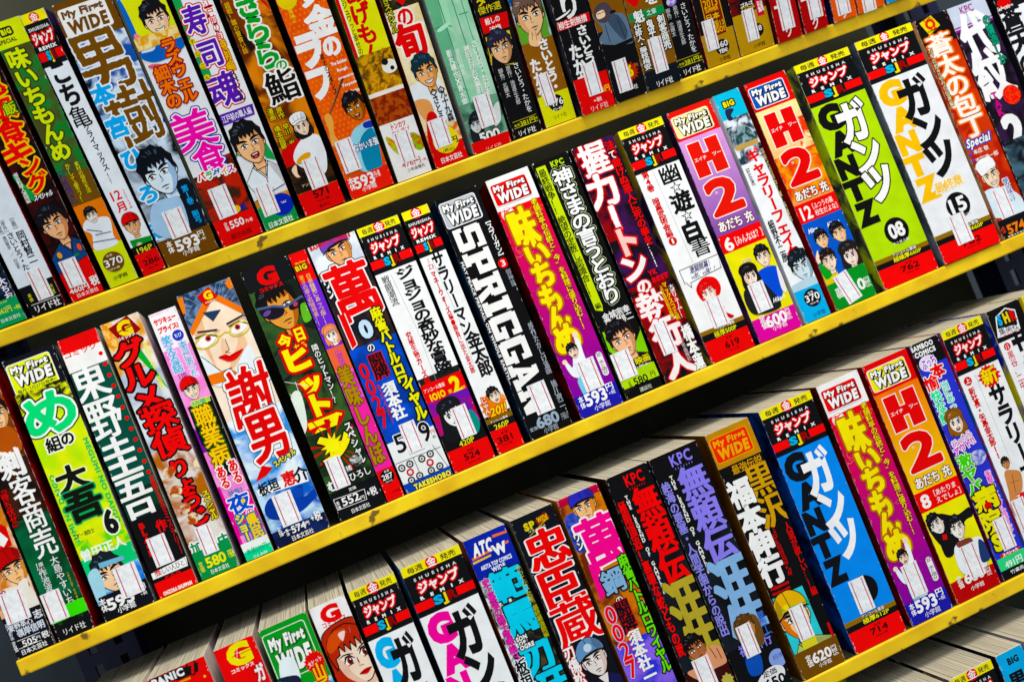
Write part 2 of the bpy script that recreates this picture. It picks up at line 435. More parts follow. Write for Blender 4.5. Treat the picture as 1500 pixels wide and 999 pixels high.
        if hat == 'chef':
            shape([(-.40, .26), (-.5, .58), (-.38, .80), (0, .9), (.38, .80), (.5, .58), (.40, .26), (0, .32)], 'f4f4f4')
            s.poly_mm(T([(z*.1, .32), (z*.40, .27), (z*.48, .58), (z*.3, .80)]), 'ccd4de')
            for a in (-.22, 0, .2): s.line_mm(T([(a, .42), (a * 1.3 + .04, .72)]), lw, '8890a0')
            s.line_mm(T([(-.42, .40), (0, .46), (.42, .40)]), lw, '667')
        elif hat:
            shape([(-.46, .2), (-.47, .5), (-.25, .76), (0, .82), (.25, .76), (.47, .5), (.46, .2), (0, .3)], hat)
            s.poly_mm(T([(z*.46, .22), (z*.47, .5), (z*.25, .76), (z*.2, .5), (z*.26, .28)]), mixc(hat, .25))
            taper([(-.54, .17), (-.2, .27), (.2, .27), (.54, .17)], .09)
            s.line_mm(T([(0, .82), (.02, .32)]), lw * .8, line)
        else:
            top = []
            for i in range(13):                       # tufted outline from ear to ear over the crown
                a = math.pi * (1.02 - 1.04 * i / 12); r = 1 + (.09 if i % 2 else -.02) * (1 if not fe else .3) * rnd.uniform(.6, 1.3)
                top.append((.46 * r * math.cos(a), .22 + .52 * r * math.sin(a)))
            bang = [(.385, .05), (.36, .2)]
            n = 5
            for i in range(n): bang += [(.30 - .6 * (i + .1) / n, .36 + rnd.uniform(-.04, .05)), (.30 - .6 * (i + .6) / n, .22 + rnd.uniform(-.05, .05))]
            shape([(-.44, -.02)] + top + [(.44, -.02)] + bang + [(-.36, .2), (-.385, .05)], hair, 0)
            for i in range(6):
                a = math.pi * rnd.uniform(.25, .85); s.line_mm(T([(.26 * math.cos(a), .3 + .26 * math.sin(a)), (.38 * math.cos(a + .12), .26 + .40 * math.sin(a + .12))]), lw * rnd.uniform(.8, 1.7), hi)
    def build(s, name, mat, parent, extra=None):
        v = np.concatenate(s.v) * MM
        cnt = np.array(s.n); i1 = np.concatenate(s.i1); i2 = np.concatenate(s.i2)
        return link_mesh(name, v, cnt, i1, i2, mat, parent)

def link_mesh(name, v, cnt, i1, i2, mat, parent):
    me = bpy.data.meshes.new(name)
    me.vertices.add(len(v)); me.vertices.foreach_set('co', v.astype(np.float32).ravel())
    me.loops.add(len(v)); me.loops.foreach_set('vertex_index', np.arange(len(v), dtype=np.int32))
    me.polygons.add(len(cnt))
    me.polygons.foreach_set('loop_start', (np.cumsum(cnt) - cnt).astype(np.int32))
    me.polygons.foreach_set('loop_total', cnt.astype(np.int32))
    me.update(calc_edges=True)
    for nm, a in (('ink', i1), ('ink2', i2)):
        at = me.attributes.new(nm, 'FLOAT_COLOR', 'POINT'); at.data.foreach_set('color', a.astype(np.float32).ravel())
    me.materials.append(mat)
    o = bpy.data.objects.new(name, me); COL.objects.link(o)
    if parent: o.parent = parent
    return o

def box_polys(x0, x1, y0, y1, z0, z1):
    p = lambda a, b, c: (a, b, c)
    return [[p(x0,y0,z1),p(x1,y0,z1),p(x1,y1,z1),p(x0,y1,z1)], [p(x1,y0,z0),p(x0,y0,z0),p(x0,y1,z0),p(x1,y1,z0)],
            [p(x0,y0,z0),p(x0,y0,z1),p(x0,y1,z1),p(x0,y1,z0)], [p(x1,y0,z1),p(x1,y0,z0),p(x1,y1,z0),p(x1,y1,z1)],
            [p(x0,y1,z1),p(x1,y1,z1),p(x1,y1,z0),p(x0,y1,z0)], [p(x0,y0,z0),p(x1,y0,z0),p(x1,y0,z1),p(x0,y0,z1)]]

ROWS = {1: (205.453, -16.61, 0.33690), 2: (0, 0, 0), 3: (-223.179, 32.75, 0.0113), 4: (-436.0, 65.5, 0.0113)}
def row_matrix(r):
    y, z, t = ROWS[r]
    c, d = math.cos(t), math.sin(t)
    M = Matrix(((1, 0, 0, 0), (0, c, -d, 0), (0, d, c, 0), (0, 0, 0, 1)))     # spine axis leans by t
    return Matrix.Translation(rack_to_world((0, y, z))) @ RACK @ M
SHELF_NAME = {1: 'top shelf', 2: 'second shelf', 3: 'third shelf', 4: 'lowest shelf'}

def book(row, x0, x1, h, lean, zo, lc, rc, label, art, tag=None, base='222', depth=128):
    """a paperback: cover (wrap with the printed spine), page_block, and the paper anti-theft slip if it has one"""
    w = x1 - x0
    root = bpy.data.objects.new('comic_book', None); COL.objects.link(root)
    root['label'] = label; root['category'] = 'comic book'; root['group'] = 'paperback comics on the ' + SHELF_NAME[row]
    root.empty_display_size = .02
    root.matrix_world = row_matrix(row) @ Matrix.Translation((x0 * MM, .0003, zo * MM)) @ Matrix.Rotation(lean, 4, 'Z')
    pr = Print(w, h)
    # --- wrap: chamfered spine edges, front and back boards of card
    e, t = .6, .4
    q = []; D = -depth
    prof_o = [(0, D), (0, -e), (e * .35, -e * .35), (e, 0), (w - e, 0), (w - e * .35, -e * .35), (w, -e), (w, D)]
    prof_i = [(t, D), (t, -1), (t, -1), (t + .3, -1), (w - t - .3, -1), (w - t, -1), (w - t, -1), (w - t, D)]
    cols = []
    cb = base if isinstance(base, str) else base[0]
    def put(pl, col, col2=None, sc=.06):
        a = np.array(pl, float)
        pr.v.append(a); pr.n.append(len(a))
        c1 = ink(col); c2 = ink(col2) if col2 else c1
        pr.i1.append(np.tile((*c1, 1), (len(a), 1))); pr.i2.append(np.tile((*c2, sc), (len(a), 1)))
    def two(c): return (c.split('/') + [None])[:2]
    l1, l2 = two(lc); r1, r2 = two(rc)
    nb = 7
    for i in range(len(prof_o) - 1):
        (xa, za), (xb, zb) = prof_o[i], prof_o[i + 1]
        if i == 0: col, c2 = l1, l2
        elif i == 6: col, c2 = r1, r2
        elif i in (1, 2): col, c2 = 'd8d4cc', l1
        elif i in (4, 5): col, c2 = 'd8d4cc', r1
        else: col, c2 = cb, None
        sc = .25 if i in (1, 2, 4, 5) else .045
        put([(xa, 0, za), (xb, 0, zb), (xb, h, zb), (xa, h, za)], col, c2, sc)
        (ia, ja), (ib, jb) = prof_i[i], prof_i[i + 1]
        put([(xa, h, za), (xb, h, zb), (ib, h, jb), (ia, h, ja)], 'd9d2c0', None)
        put([(xa, 0, za), (ia, 0, ja), (ib, 0, jb), (xb, 0, zb)], 'd9d2c0', None)
        if i in (0, 6): put([(ia, 0, ja), (ia, h, ja), (ib, h, jb), (ib, 0, jb)], 'ded8c8')
    art(pr)
    rw = random.Random(int(x0 * 10 + row))
    zc = pr.z() + .01                                 # card showing through along the rubbed edges
    for k in range(rw.randint(8, 16)):
        yy = rw.choice((rw.uniform(0, h), rw.uniform(0, 12), rw.uniform(h - 10, h))); L = rw.uniform(.5, 3.5); q = rw.uniform(.12, .5)
        sx = rw.choice((0, 1)); xe = e if sx == 0 else w - e; dxx = q if sx == 0 else -q
        y1, y2 = max(.1, yy - L / 2), min(h - .1, yy + L / 2)
        pr.polys([np.array([[(xe, y1), (xe + dxx, yy), (xe, y2)]])], 'dcd8d0', zc)
    for sx in (0, 1):
        for sy in (0, 1):
            if rw.random() < .6:
                a1 = rw.uniform(.5, 1.6); a2 = rw.uniform(.4, 1.4); X = e if sx == 0 else w - e; Yc = .05 if sy == 0 else h - .05
                pr.polys([np.array([[(X, Yc), (X + (a1 if sx == 0 else -a1), Yc), (X, Yc + (a2 if sy == 0 else -a2))]])], 'dcd8d0', zc + .004)
    pr.build('cover', M_INK, root)
    pb = box_polys(t + .02, w - t - .02, .35, h - .35, D + .6, -1.02)
    a = np.array(pb, float).reshape(-1, 3) * MM
    link_mesh('page_block', a, np.full(6, 4), np.ones((24, 4)), np.ones((24, 4)), M_PAGE, root)
    if tag:
        u, v, tw, th, rot = tag
        T = Print(400, 400); T.z0 = 0
        x, y, zt = pr.X(u), pr.Y(v), pr.z0 + (pr.k + 2) * pr.dz
        c, d = math.cos(rot), math.sin(rot)
        Tm = Matrix.Translation((x * MM, y * MM, zt * MM)) @ Matrix.Rotation(rot, 4, 'Z')
        pl = box_polys(-tw/2, tw/2, -th/2, th/2, 0, .16)
        vv = [np.array(pl, float).reshape(-1, 3)]; n = [4] * 6
        i1 = [np.tile((*srgb('f2f4f6'), 1), (24, 1))]; i2 = [np.tile((*srgb('e2e6ea'), .3), (24, 1))]
        for sx in (-1, 1):
            xx = sx * tw * .335
            vv.append(np.array([(xx-.32, -th*.47, .18), (xx+.32, -th*.47, .18), (xx+.32, th*.47, .18), (xx-.32, th*.47, .18)])); n.append(4)
            i1.append(np.tile((*srgb('c8203c'), 1), (4, 1))); i2.append(np.tile((*srgb('c8203c'), .1), (4, 1)))
        o = link_mesh('paper_slip', np.concatenate(vv) * MM, np.array(n), np.concatenate(i1), np.concatenate(i2), M_INK, root)
        o.matrix_local = Tm
    return root
# ------------------------------------------------------------------ printed layouts shared by several covers
def sjr(p):
    n = p.w < 25
    p.R(0, 0, 100, 3.6, 'f4e61c'); p.R(0, 3.5, 100, 19, '131416'); p.R(0, 13.8, 100, 16.9, 'e8141a')
    if not n: p.H('毎週', 9, .7, 35, 3.0, '222', b=.05)
    if not n: p.H('発売', 65, .7, 91, 3.0, '222', b=.05)
    p.O(50, 1.9, min(4.1, p.w * .2), min(4.1, p.w * .2), 'dc1a20')
    q = min(3, p.w * .15); p.V('金', 50 - q / p.w * 100, 1.9 - q / 1.82, 50 + q / p.w * 100, 1.9 + q / 1.82, 'f6f4f4', b=.04)
    p.H('SHUEISHA', 14 if not n else 8, 5.0, 86 if not n else 92, 6.2, 'd8d8d8', b=.05, sp=.5 if not n else .05)
    p.H('ジャンプ', 15 if not n else 8, 6.9, 84 if not n else 92, 11.2, 'fbf4f4', [('d8141c', .95)], b=.05)
    p.H('REMIX', 13, 11.9, 87, 13.2, 'f2f2f2', b=.08, sp=1.1 if not n else .05)
    p.R(0, 13.8, 100, 16.9, 'e8141a'); p.R(30, 13.6, 70, 17.1, '161416')
    for c, u0, u1, v1, col in (('S', 31, 46, 17.0, '2fb0d8'), ('J', 44, 56, 18.0, 'f0dc28'), ('R', 54, 70, 17.2, '8a1a18')):
        p.H(c, u0, 13.7, u1, v1, col, [('111', .5)], b=.12)

def mfw(p, bg, box, edge, txt, v0, v1, extra=None, frame=0):
    w = p.w * .83; h = (v1 - v0) / 100 * p.h; u = 46
    if frame: p.RR(u, (v0 + v1) / 2, w + 2, h + 2, 2.2, txt); 
    p.RR(u, (v0 + v1) / 2, w + 1.1, h + 1.1, 2, txt if not frame else bg); p.RR(u, (v0 + v1) / 2, w, h, 1.7, box)
    k = 1 if not extra else .82
    H = v1 - v0
    for a, b, t, sp in ((.08, .44, 'My First', .0), (.45, .93, 'WIDE', .0)):
        y0 = v0 + H * a * k; y1 = v0 + H * b * k
        us = 9 if t[0] == 'M' else 11
        p.H(t, us + 1.5, y0 + .25, 84.5, y1 + .25, edge, [(edge, .55)], b=.1, sh=.08)
        p.H(t, us, y0, 82, y1, txt, [(edge, .45)], b=.1, sh=.08)
    if extra: p.H(extra, 8, v0 + H * .83, 84, v0 + H * .96, edge, b=.05)

def foot(p, pages, price):
    p.R(0, 87.6, 100, 89.6, '8a6a1c'); p.R(0, 89.5, 100, 91.9, '141416'); p.R(0, 91.8, 100, 100, 'e6120e')
    p.H('アンコール重版', 33, 87.3, 78, 88.9, 'f4f2ee', [('4a3a14', .3)], b=.05)
    p.H(pages, 32, 88.9, 84, 91.1, 'eeea22', [('141416', .5)], b=.07)
    p.H('本体', 48, 92.4, 62, 93.4, '3a0806', b=.04); p.H(price, 38, 93.6, 72, 96.2, '2c0606', b=.1); p.H('YEN+税', 44, 96.6, 68, 97.5, '5a0a08', b=.03)

def gantz(p, bg, lc, kc, ko, num, sub, pages, price):
    sjr(p); p.R(0, 19, 100, 100, bg)
    for c, u0, v0, u1, v1 in (('G', 4, 19.5, 47, 31), ('A', 5, 31.5, 52, 42), ('N', 2, 42.3, 38, 52), ('T', 0, 52.5, 36, 62), ('Z', 1, 62.5, 42, 73)):
        p.H(c, u0, v0, u1, v1, lc, [(bg, .45)], b=.2)
    for c, u0, v0, u1, v1 in (('ガ', 33, 22, 84, 39), ('ン', 35, 37.5, 84, 53), ('ツ', 36, 50.5, 86, 66)):
        p.V(c, u0, v0, u1, v1, kc, [(ko, 1.0)] if ko else [], b=.075)
    if lc == 'f0be10': p.R(0, 62.3, 46, 62.6, bg)
    p.O(57, 79, 10.2, 10.2, '131315')
    if num:
        p.H(num, 43, 75.6, 71, 82, 'f6f6f4', b=.12); p.H(sub, 42, 83.2, 72, 84.4, 'e8e8e4', b=.04)
    if pages: foot(p, pages, price)

def h2(p, head, box, edge, txt, bg, flame, num, sub, subc):
    p.R(0, 0, 100, 100, bg if '>' not in bg else bg.split('>')[1])
    a, b = bg.split('>')
    p.polys([np.array([[(0, p.Y(62)), (p.w, p.Y(62)), (p.w, p.Y(12)), (0, p.Y(12))]])], bg, p.z(), yr=(p.Y(58), p.Y(13)))
    if flame:
        p.R(70, 20, 100, 52, a, flame, .09); p.R(0, 33, 100, 52, 'e89a28', flame, .1)
    p.R(0, 0, 100, 12.6, head); mfw(p, head, box, edge, txt, 2.6, 11.2)
    for off, col in ((1.2, 'f6f0ea'), (.45, head)):
        x = off; p.z()
        def blk(u0, v0, u1, v1):
            x0, x1, y1, y0 = p.X(u0), p.X(u1), p.Y(v0), p.Y(v1)
            p.polys([np.array([[(x0-x, y0-x), (x1+x, y0-x), (x1+x, y1+x), (x0-x, y1+x)]])], col, p.z())
        blk(15, 15, 41, 29); blk(56, 15, 82, 29); blk(15, 20.3, 82, 23.7)
    p.H('エイチ', 18, 21, 46, 22.6, 'f4e8e0', b=.03); p.H('ツー', 60, 21, 80, 22.6, 'f4e8e0', b=.03)
    p.H('2', 15, 31.8, 84, 46, head, [('f6f0ea', 1.9), (head, 1.1)], b=.05)
    p.O(36, 37, .9, .9, 'f6f0ea'); p.O(36, 37, .5, .5, head)
    p.H('あだち 充', 11, 48.3, 92, 53, 'f6f2ee', [('6a2a10', .5)], b=.06)
    p.R(0, 54, 100, 62, subc)
    p.H(num, 8, 55.4, 28 if len(num) < 2 else 34, 61, 'f8f4f0', b=.1)
    if len(sub) > 8: p.H(sub[:len(sub)//2], 40, 55.4, 90, 58, 'f4ece6', b=.04); p.H(sub[len(sub)//2:], 40, 58.4, 95, 61, 'f4ece6', b=.04)
    else: p.H(sub, 34, 56.4, 97, 60, 'f4ece6', b=.04)

def aji(p):
    p.R(0, 0, 100, 13, 'f4f2f0')
    p.polys([np.array([[(0, p.Y(94)), (p.w, p.Y(94)), (p.w, p.Y(13)), (0, p.Y(13))]])], 'dc2c22>7a1a9a', p.z())
    rnd = random.Random(4)
    for i in range(46):                              # engraved swirl lines
        x, y, r = rnd.uniform(0, p.w), rnd.uniform(p.Y(93), p.Y(14)), rnd.uniform(2, 7)
        a = rnd.uniform(0, 6.28); k = rnd.uniform(2, 4)
        p.line_mm([(x + r * math.cos(a + t * k / 8) * (1 - t * .07), y + r * .7 * math.sin(a + t * k / 8) * (1 - t * .07)) for t in range(9)], .22, rnd.choice(('e8787a', 'f09a6a', 'c84a9a')) if y > p.Y(55) else 'c04ac0')
    mfw(p, 'f4f2f0', 'e03418', '8a1408', 'f6f4f2', 2.4, 11)
    p.O(20, 15, 5, 5, 'f6f4f0'); p.O(20, 15, 4.6, 4.6, 'e04430'); p.O(20, 15, 4.3, 4.3, 'f6f4f0'); p.V('新', 11, 13.2, 29, 16.8, 'd82a1c', b=.05)
    o = [('b06a08', 1.3)]; y = 'f4e21c'
    for c, u0, v0, u1, v1 in (('味', 14, 14.5, 66, 30.5), ('い', 20, 29, 72, 38.5), ('ち', 18, 37, 66, 47.5), ('も', 14, 46, 60, 57.5), ('ん', 12, 55, 58, 65.5), ('め', 8, 63, 66, 75)):
        p.V(c, u0, v0, u1, v1, y, o, b=.085)
    p.V('老舗料亭の伝統と“今”を料理に盛り込む！！', 77, 12.8, 91, 68, 'f0e030', [('7a1420', .3)], b=.035)
    # an invented cook with one fist raised
    p.P([(24, 80), (34, 76), (48, 74), (52, 69), (60, 71), (58, 78), (62, 84), (56, 92), (36, 93), (32, 86), (16, 83), (10, 78), (16, 77)], 'eef2f6', 1)
    p.O(56, 68.5, 2.0, 2.2, 'f4dcc8'); p.O(12, 77, 1.8, 1.8, 'f4dcc8')
    p.face(38, 74.5, 10, skin='f6dcc4', hair='17131a', mouth='open', neck=0, rot=.1)
    p.P([(22, 86), (36, 85), (38, 93), (26, 94)], '8ac8e0', 1); p.O(34, 93, 3, 1.6, '2a58b8')
    p.RR(88, 83, 4.6, 18, 2.2, 'f4f2f2', .0); p.V('豆 水と宿せ', 82, 78.5, 94, 87.5, '1c1c1c', b=.02)
    p.R(0, 91.2, 100, 100, '2c2aa0')
    p.V('本体', 8, 91.6, 19, 96.6, 'f4f4f4', b=.05); p.H('593', 21, 91.4, 72, 96.6, 'f6f6f6', b=.12); p.V('円', 74, 90.8, 92, 93.8, 'f4f4f4', b=.04); p.H('+税', 76, 94, 92, 95.6, 'f0f0f0', b=.03); p.H('小学館', 34, 96.9, 72, 99.2, 'e8e8f0', b=.03)

def burai(p, c1, c2, ca):
    p.R(0, 0, 100, 100, '111113'); p.R(0, 30, 100, 78, '101114', '1c222c', .03)
    p.H('KPC', 38, 1.5, 82, 6, c1, b=.03, sp=.02); p.H('•••••••', 42, 6.6, 78, 7.4, c1)
    red = c1 == 'e41c14'
    p.V('極限頂追！裏壊な蛇どもの罠' if red else '絶海の要塞・人間学園からの脱出', 4, 10, 21, 72, c1 if red else '8a88d8', [('0c0c10', .4)], b=.05)
    p.V('THE LEGEND OF GAMBLER', 24, 8.5, 33, 48, 'e8e8e4', b=.06)
    p.ms = 1.8
    for c, v0, v1, col in (('無', 8, 20, c1), ('頼', 19.5, 33.5, c1), ('伝', 33, 46, c1), ('涯', 45, 76, c2)):
        p.V(c, 40 if c != '涯' else 26, v0, 95 if c != '涯' else 98, v1, col, [('0a0a0c', .4)], b=.075)
    p.ms = 1
    p.H('福本伸行', 24, 77.5, 92, 82, ca, b=.05)

def side_title(p, t, u0, v0, u1, v1, col, b=.12):
    """a Latin line turned to read down the spine: u0..u1 is the cap height, v0..v1 its run"""
    px = 0; segs = []
    for c in t:
        g, a = glyph(c, b)
        if len(g): segs.append(g + np.array([px, 0]))
        px += a
    al = np.concatenate([g.reshape(-1, 2) for g in segs]); lo, hi = al.min(0), al.max(0)
    x0, x1, y1, y0 = p.X(u0), p.X(u1), p.Y(v0), p.Y(v1)
    p._zz = [p.z()]
    for g in segs:
        g = (g - lo) / (hi - lo)
        p._ink(np.stack((x0 + g[..., 1] * (x1 - x0), y1 - g[..., 0] * (y1 - y0)), -1), col, [], 0, (y0, y1))

SLAB = {'S': [(0,0,9.4,2.2),(6.8,.6,10,5.6),(.8,4,9.4,6),(0,4.4,3.2,9.4),(.6,7.8,10,10),(8.2,6.8,10,10),(0,0,1.8,3.2)], 'P': [(0,0,5.5,2),(1.2,0,4.6,10),(1.2,8,10,10),(6.8,4,10,10),(1.2,3.6,10,5.6),(0,8,3,10)],
        'R': [(0,0,5,2),(1.2,0,4.4,10),(1.2,8,9.6,10),(6.6,5.4,9.6,10),(1.2,4.6,9,6.2),(0,8,3,10)], 'I': [(0,0,6,2.2),(1.2,0,4.8,10),(0,7.8,6,10)],
        'G': [(0,1,3.4,9),(.6,0,9,2.2),(.6,7.8,9.4,10),(7,0,10,4.6),(5.2,3.2,10.6,4.8),(7.6,6.6,10,10)], 'A': 'A', 'N': [(0,0,4.4,2),(.8,0,3.6,10),(0,8,3.6,10),(7.4,0,10.2,10),(6.2,8,11,10)]}
def slab_title(p, t, u0, v0, u1, v1, col):
    """heavy slab capitals drawn from blocks, turned to read down the spine"""
    x0, x1, ya, yb = p.X(u0), p.X(u1), p.Y(v0), p.Y(v1)
    n = len(t); wd = [6.8 if c == 'I' else 11 if c != 'N' else 12 for c in t]; tot = sum(wd); pos = 0
    z = p.z()
    def put(q, k):
        q = np.array([[(x0 + y / 10 * (x1 - x0), ya - (pos + x) / tot * (ya - yb)) for x, y in q]])
        p.polys([q], col, z + k * .0005)
    for c, w in zip(t, wd):
        if c == 'A':
            for k, q in enumerate(([(0,0),(3.2,0),(6.2,10),(4.2,10)], [(6.8,0),(10.2,0),(6.2,10),(4.2,10)], [(2.2,2.4),(8,2.4),(8,4.2),(2.2,4.2)], [(-.4,0),(4.4,0),(4.4,1.8),(-.4,1.8)], [(5.8,0),(10.6,0),(10.6,1.8),(5.8,1.8)], [(2.6,8.2),(5,8.2),(5,10),(2.6,10)])): put(q, k)
        else:
            for k, (a, b, d, e) in enumerate(SLAB[c]): put([(a, b), (d, b), (d, e), (a, e)], k)
            if c == 'R': put([(4.6, 5.4), (7.4, 5.4), (10.6, 0), (7.4, 0)], 8)
            if c == 'N': put([(1, 10), (4.2, 10), (10, 0), (6.8, 0)], 9)
        pos += w

# ------------------------------------------------------------------ the comics, one call each
def art(p):
    p.R(0,40,100,78,'12402c','4f9a7a',0.1)
    p.R(0,66,100,90,'0a1418','1c3038',0.1)
    p.O(137.4,56.4,8.5,8.5,'1f6e50','cfe8e0',0.15)
    p.V('大ちお',81.7,82.8,96.2,91.4,'f2f2f0',[('1a1a60',0.8)],b=0.06)
    p.R(0,90.5,100,100,'1f9a62')
    p.H('定価 本体',64.4,90.9,82.5,91.7,'d8f020',b=0.05)
    p.H('362円',59.3,93.1,83.6,95.4,'e8f020',b=0.04)
    p.H('+税',87.2,93.8,99.4,95.5,'e8f020',b=0.05)
    p.H('日本文芸社',56.7,96.9,93.2,98.4,'f2f2f0',b=0.03)
book(1,-172,-136.5,182,0.015,-0.16,'1c3a30/0a1412','101418/2a3038','dark green comic priced 362 on a green foot, outermost on the top shelf',art,None)
def art(p):
    p.R(0,0,100,45,'b02838','e8d8d8',0.1)
    p.R(0,38,100,92.5,'e3eaf2')
    p.R(0,91.5,100,100,'121216')
    p.R(0,88.5,100,92,'121216')
    p.V('［画］',60.9,62.3,72.9,69.6,'131315',b=0.03)
    p.V('岡村賢二',60.1,69.2,83.3,81.7,'131315',b=0.05)
    p.V('［原作］',34.9,62.4,46,69.2,'131315',b=0.03)
    p.V('さいとう・た',35.4,68.5,54.8,83.3,'131315',b=0.05)
    p.V('［脚色］雁田賢彦 ／ 村田音',22.5,64.1,32.6,81.7,'131315',b=0.03)
    p.V('本体',15.3,91.4,25.6,94.7,'d8e020',b=0.03)
    p.V('円税',83.3,90.9,89.9,94.8,'d8e020',b=0.03)
    p.L([(13.4,95.8),(98.7,95.9)],0.35,'f2f2f0')
    p.H('リイド社',17.6,96.3,90.9,99.2,'f2f2f0',b=0.05)
book(1,-133.3,-110.2,182,0.015,-0.28,'181c22/30363c','a01418/701010','white comic with black vertical columns and black foot beside the dark green 362 comic',art,(59.5, 89.4, 10.4, 21.2, 0.0))
def art(p):
    p.R(0,0,100,100,'160c0c','3a1010',0.1)
    p.R(0,84,100,100,'d8141a')
    p.V('激飯食',11.1,12.1,88.1,41,'e01818',[('f0c820',1.0)],b=0.05)
    p.V('飯',59.2,26.2,93.2,30.3,'c8d820',[('206020',0.8)],b=0.03)
    p.V('キ',-6.5,39.5,86.6,48.2,'e01818',[('f2c61e',1.1)],b=0.06)
    p.V('ング',28.9,45.5,88,58.7,'e01818',[('f2c61e',1.0)],b=0.06)
    p.RR(10.3,55.1,4.7,21.4,2.1,'1f9a50',0.42)
    p.V('極旨料理人激闘編',3.4,49.5,16.2,61,'f2f2f0',b=0.03)
    p.H('スペシャル',28.2,59.1,85.3,61.3,'f2f2f0',[('111',0.5)],b=0.05,sh=0.3)
    p.face(51.3,71.6,21.7,skin='e9b48c',hair='15151c',rot=0.15,dx=-0.04,cloth='24447c',shade='c88a64')
    p.O(25.1,82.2,1.5,2.2,'e0a020')
    p.O(88.5,81.8,1.3,2.4,'e86020')
    p.O(71.9,84.1,1.8,1.1,'2c7c4c')
    p.V('ニさる',31,88.4,61.3,87.9,'18208a',[('f2f2f0',0.7)],b=0.06)
    p.H('460円',5.1,94.9,66.1,97.3,'f2f2f0',b=0.08)
    p.V('税',75.3,93.4,100.9,97,'f2f2f0',b=0.06)
    p.H('日本文芸社',21.1,97.6,87.6,99.2,'f2f2f0',b=0.03)
book(1,-105.6,-83.9,182,0.016,-0.71,'14080a/381010','2a0e0e/5a1a14','black comic with fiery red yellow-edged title and scowling man above a red foot',art,(37.8, 89.6, 11.5, 19.2, 0))
def art(p):
    p.R(0,0,100,9,'d8e420')
    p.R(0,9,100,56,'2f7a3e','4a4a2c',0.07)
    p.R(0,56,100,68,'6a4c22')
    p.R(0,67.5,100,84.5,'dd7c18')
    p.R(0,84.5,100,100,'d3e02a')
    p.H('BIG',26.7,2.6,58.6,4.6,'d8e420',[('222',1.2)],b=0.1)
    p.H('SPECIAL',6,5.9,64.4,7.4,'3a4a20',b=0.05)
    p.V('味いちもんめ',8.6,9.9,72.6,50.9,'d6e428',[('25391c',0.8)],b=0.055)
    p.V('素材の個性を活',63.3,52.7,77.7,64.6,'d8d430',b=0.03)
    p.V('かして使う！',33.2,52.1,47.5,67,'d8d430',b=0.03)
    p.V('［杉板焼き］',0.4,52,23.5,68.1,'343064',b=0.03)
    p.P([(1,76.3),(17.9,73.6),(53,73.8),(93.8,75.5),(83.1,81.9),(84.2,85.4),(8.1,84.8),(19.3,79.1)],'e6ecf2',1)
    p.face(45.2,72.8,9.9,skin='f0e4d4',hair='181818',rot=0.1,mouth='smile',neck=0)
    p.L([(11.2,76.7),(54.6,79.3)],0.5,'333')
    p.L([(29.5,79.6),(80.2,80.4)],0.5,'333')
    p.L([(8.6,81.7),(86.1,83.4)],0.5,'333')
    p.O(46.4,91,6.9,6.9,'6a4424')
    p.H('本体',30.6,87.9,53.2,88.8,'e8e4d0',b=0.05)
    p.H('370',14.7,89.5,78.1,92.4,'f4f2e8',[('222',0.4)],b=0.08)
    p.H('YEN+税',19.6,93,59.3,93.9,'e8e4d0',b=0.05)
    p.H('小学館',21.2,96.1,72.3,97.7,'33320f',b=0.05)
book(1,-79.3,-59.6,182,0.02,-0.41,'2c4a24/181c12','0c0e10/181a1c','green comic with brushed yellow-green title and brown disc marked 370 on lime foot',art,None)
def art(p):
    sjr(p)
    p.R(0,19,100,78,'e8eef4')
    p.R(0,90,100,91,'121214')
    p.V('こち',12.2,18,87.1,34.3,'141418',b=0.07)
    p.V('亀',7.7,34.6,83.6,42.4,'141418',b=0.015)
    p.V('クライマックス',39.6,41.3,64.6,59.4,'131315',b=0.04)
    p.V('！！',41.3,60,62.3,64.4,'131315',b=0.05)
    p.H('12',18.6,66.9,60.9,70.5,'d8141c',b=0.09)
    p.V('月',21,71.4,63.5,75.1,'d8141c',b=0.05)
    p.V('２０１４年',69.7,67.4,83.8,75.7,'d8141c',b=0.03)
    p.R(0,75,100,100,'e8eef4')
    p.face(48.8,81.3,12.9,skin='e8b080',hair='181818',hat='d81820',mouth='smile',brow=1)
    p.P([(9.7,85.8),(104.7,86.8),(92.7,90.6),(12,89.7)],'1f8a3c',0)
    p.star(40.7,88.7,2.5,1.3,9,'e8d8c0')
    p.R(0,88.6,100,91.6,'131315')
    p.H('196P',18.6,89.5,86.8,91.6,'dfe42a',b=0.06)
    p.R(0,91.6,100,100,'d8121a')
    p.H('本体',38.7,93.3,67.4,94.1,'3a0808',b=0.05)
    p.H('286',19,94.4,91.1,96.7,'2a0606',b=0.08)
    p.H('YEN+税',25.4,97.4,76,98.3,'3a0808',b=0.05)
book(1,-55.9,-40.2,182,0.04,-0.65,'2a0a10/101014','101014/3a2a58','slim white comic with laughing red hatted face, red foot priced 286',art,None)
